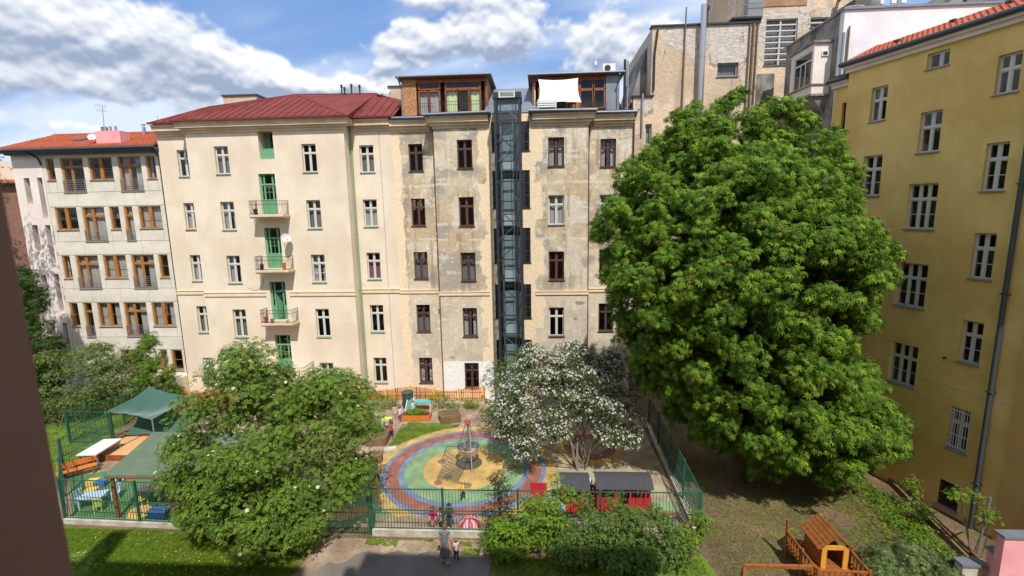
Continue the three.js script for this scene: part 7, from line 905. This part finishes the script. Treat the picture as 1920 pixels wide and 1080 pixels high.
// ---------------------------------------------------------------- garden beds at the back
const bed = [['planter_greens', 'leafy greens growing in the orange planter', [-8.2, 0.3, -29.75], [[-8.2, 0.5, -29.75, 0.85, 0.25, 0.3]], 26], ['garden_bush', 'round bright bush right of the turquoise table', [-6.9, 0, -31.4], [[-6.9, 0.65, -31.4, 1.0, 0.75, 0.55], [-6.0, 0.4, -31.2, 0.7, 0.45, 0.5]], 40], ['garden_bush', 'bright low bush left of the water barrel', [-10.9, 0, -31.3], [[-10.9, 0.55, -31.3, 1.15, 0.65, 0.55]], 34], ['garden_bush', 'small bush below the red framed ground floor window', [-4.9, 0, -31.5], [[-4.9, 0.4, -31.5, 0.7, 0.5, 0.5]], 20], ['garden_bush', 'leafy bush behind the raised bed left of the path', [-10.7, 0, -28.6], [[-10.7, 0.8, -28.6, 0.8, 0.9, 1.3], [-11.6, 0.9, -27.0, 0.9, 1.0, 1.2]], 60], ['bed_plants', 'bright plants spilling from the raised bed beside the path', [-9.95, 0.4, -26.9], [[-9.95, 0.7, -27.0, 0.45, 0.3, 0.4]], 14], ['climbing_vine', 'vine with pale leaves trailing beside the yellow house downpipe', [16.75, 0, -17.9], [[16.6, 2.2, -18.3, 0.9, 0.4, 0.4], [16.95, 1.8, -17.7, 0.5, 0.5, 0.3]], 26], ['weed_patch', 'lush bright weeds along the low edging nearest the pink wall', [15.3, 0, -17.6], [[15.3, 0.2, -17.6, 0.7, 0.3, 0.5], [15.0, 0.2, -18.3, 0.8, 0.32, 0.5]], 44], ['weed_patch', 'lush bright weeds along the low edging below the vine', [15.5, 0, -18.9], [[15.5, 0.22, -18.9, 0.7, 0.34, 0.6], [15.3, 0.2, -19.7, 0.7, 0.3, 0.6]], 44], ['weed_patch', 'loose weeds beside the edging under the chestnut', [15.8, 0, -21.3], [[15.8, 0.18, -21.3, 0.8, 0.28, 0.9]], 30], ['garden_shrub', 'leafy shrub beside the basement window of the yellow house', [16.0, 0, -19.6], [[16.0, 0.55, -19.6, 0.7, 0.6, 0.7], [16.4, 0.9, -20.6, 0.5, 0.9, 0.5]], 44]];
bed.forEach(([n, l, b, lobes, k], i) => bush(n, l, n.includes('vine') ? 'vine' : n.includes('plants') || n.includes('greens') ? 'plants' : 'bush', b, lobes, k, 0.16, 0.32, sprigLeaf, 230, 0.11, brightPal, 90 + i, { stems: 5, sr: 0.012 }));
bush('spreading_juniper', 'low spreading grey green juniper right of the playhouse', 'conifer', [13.7, 0, -16.7], [[13.4, 0.45, -16.8, 1.7, 0.75, 1.1], [14.4, 0.4, -16.2, 1.3, 0.6, 1.0], [12.6, 0.35, -16.0, 1.2, 0.6, 1.0]], 130, 0.25, 0.45, needleSprig, 420, 0.17, [[0.5, [0.17, 0.24, 0.075]], [0.3, [0.24, 0.31, 0.11]], [0.2, [0.11, 0.17, 0.05]]], 111, { stems: 8, sr: 0.02, flat: 0.1, low: -0.3 });
// ---------------------------------------------------------------- grass, weeds and litter
{
  const R = rngOf(300), UP = V(0, 1, 0), grass = [], weeds = [], litter = [], daisies = [];
  const gp = [[0.5, [0.19, 0.30, 0.022]], [0.3, [0.27, 0.37, 0.03]], [0.2, [0.12, 0.20, 0.018]]];
  const put = (arr, x, z, y, s, pal, tilt = 0.3) => arr.push([V(x, y, z), UP.clone().addScaledVector(rdir(R), tilt), rdir(R), s, pick(R, pal)]);
  for (let i = 0; i < 30000; i++) { const x = -24 + 14.6 * R(), z = -18.2 + 5.2 * R(); const n = fbm(x * 0.7, z * 0.7, 3, 3); if (n < 0.36 && R() < 0.7) continue; put(grass, x, z, 0.005, 0.07 + 0.09 * n * R() + 0.03, gp); }
  for (let i = 0; i < 6500; i++) { const x = -1.8 + 8 * R(), z = -17.2 + 3.6 * R(); if (fbm(x * 0.8, z * 0.8, 9, 3) < 0.42) continue; put(grass, x, z, 0.005, 0.07 + 0.07 * R(), gp); }
  for (let i = 0; i < 3000; i++) { const x = -9 + 3.8 * R(), z = -29.1 + 3.6 * R(); if (z < -28.9 + (x + 9) * 0.1 || z > -25.6 - (x + 8.9) * 0.95 ) continue; put(grass, x, z, 0.02, 0.06 + 0.05 * R(), gp); }
  for (let i = 0; i < 7000; i++) { const x = -40 + 15 * R(), z = -32 + 12 * R(); if (x > -26.2 + (z + 22) * 0.2) continue; put(grass, x, z, 0.005, 0.09 + 0.1 * R(), gp); }
  for (let i = 0; i < 26000; i++) { const x = 6.8 + 10 * R(), z = -25 + 12 * R(); const n = fbm(x * 0.45 + 4, z * 0.45, 6, 4), edge = sst(12.5, 15.8, x - (z + 20) * -0.15); if (n + edge * 0.3 < 0.42 || R() > 0.8) continue; if (x > 17 - (-z - 17) * 0.0 - 0.9) continue; const big = edge * R(); put(R() < 0.45 ? grass : weeds, x, z, 0.01 + big * 0.2 * R(), 0.06 + 0.05 * R() + big * 0.12, R() < 0.42 - edge * 0.35 ? [[0.6, [0.26, 0.21, 0.09]], [0.4, [0.19, 0.15, 0.06]]] : gp, 0.5); }
  for (let i = 0; i < 9000; i++) { const x = 6.6 + 10.2 * R(), z = -26 + 13 * R(); put(litter, x, z, 0.012, 0.03 + 0.045 * R(), [[0.4, [0.16, 0.10, 0.05]], [0.35, [0.24, 0.17, 0.09]], [0.25, [0.09, 0.06, 0.035]]], 0.5); }
  for (let i = 0; i < 900; i++) { const x = -9.8 + 8 * R(), z = -18.0 + 1.0 * R(); put(litter, x, z, 0.022, 0.03 + 0.04 * R(), [[0.5, [0.16, 0.10, 0.05]], [0.5, [0.22, 0.16, 0.09]]], 0.5); }
  for (const [cx, cz, n, s] of [[-7.0, -17.75, 130, 0.35], [-6.3, -17.7, 110, 0.3], [-4.7, -17.95, 70, 0.15], [-2.9, -17.3, 120, 0.35], [-3.2, -17.75, 90, 0.3]]) for (let i = 0; i < n; i++) put(weeds, cx + (R() - 0.5) * 2 * s, cz + (R() - 0.5) * s, 0.03 + R() * 0.08, 0.05 + 0.06 * R(), gp, 0.4);
  for (let i = 0; i < 260; i++) { const x = -20 + 10 * R(), z = -18 + 3.2 * R(); if (fbm(x * 0.6, z * 0.6, 12, 2) < 0.5) continue; put(daisies, x, z, 0.1, 0.022, [[0.7, [0.75, 0.6, 0.05]], [0.3, [0.75, 0.75, 0.6]]], 0.3); }
  const stuff = (n, g, m, it, label, cat) => { const o = scatter(n, scene, g, m, it); o.userData = { kind: 'stuff', label, category: cat }; };
  stuff('grass', tuft, LM, grass, 'blades of short grass on the lawns and between the weeds', 'grass'); stuff('weeds', sprigLeaf, LM, weeds, 'small leafy weeds scattered over the bare garden soil', 'weeds'); stuff('leaf_litter', sprigLeaf, petalM, litter, 'dry brown leaves lying on the bare garden soil', 'leaf litter'); stuff('lawn_flowers', umbel, petalM, daisies, 'tiny yellow and white flowers in the left lawn', 'flowers');
}
const renderer = new THREE.WebGLRenderer({ antialias: true });
renderer.shadowMap.enabled = true; renderer.toneMapping = THREE.LinearToneMapping; renderer.toneMappingExposure = EXPOSURE;
renderer.setSize(1024, 576);
renderer.render(scene, camera);
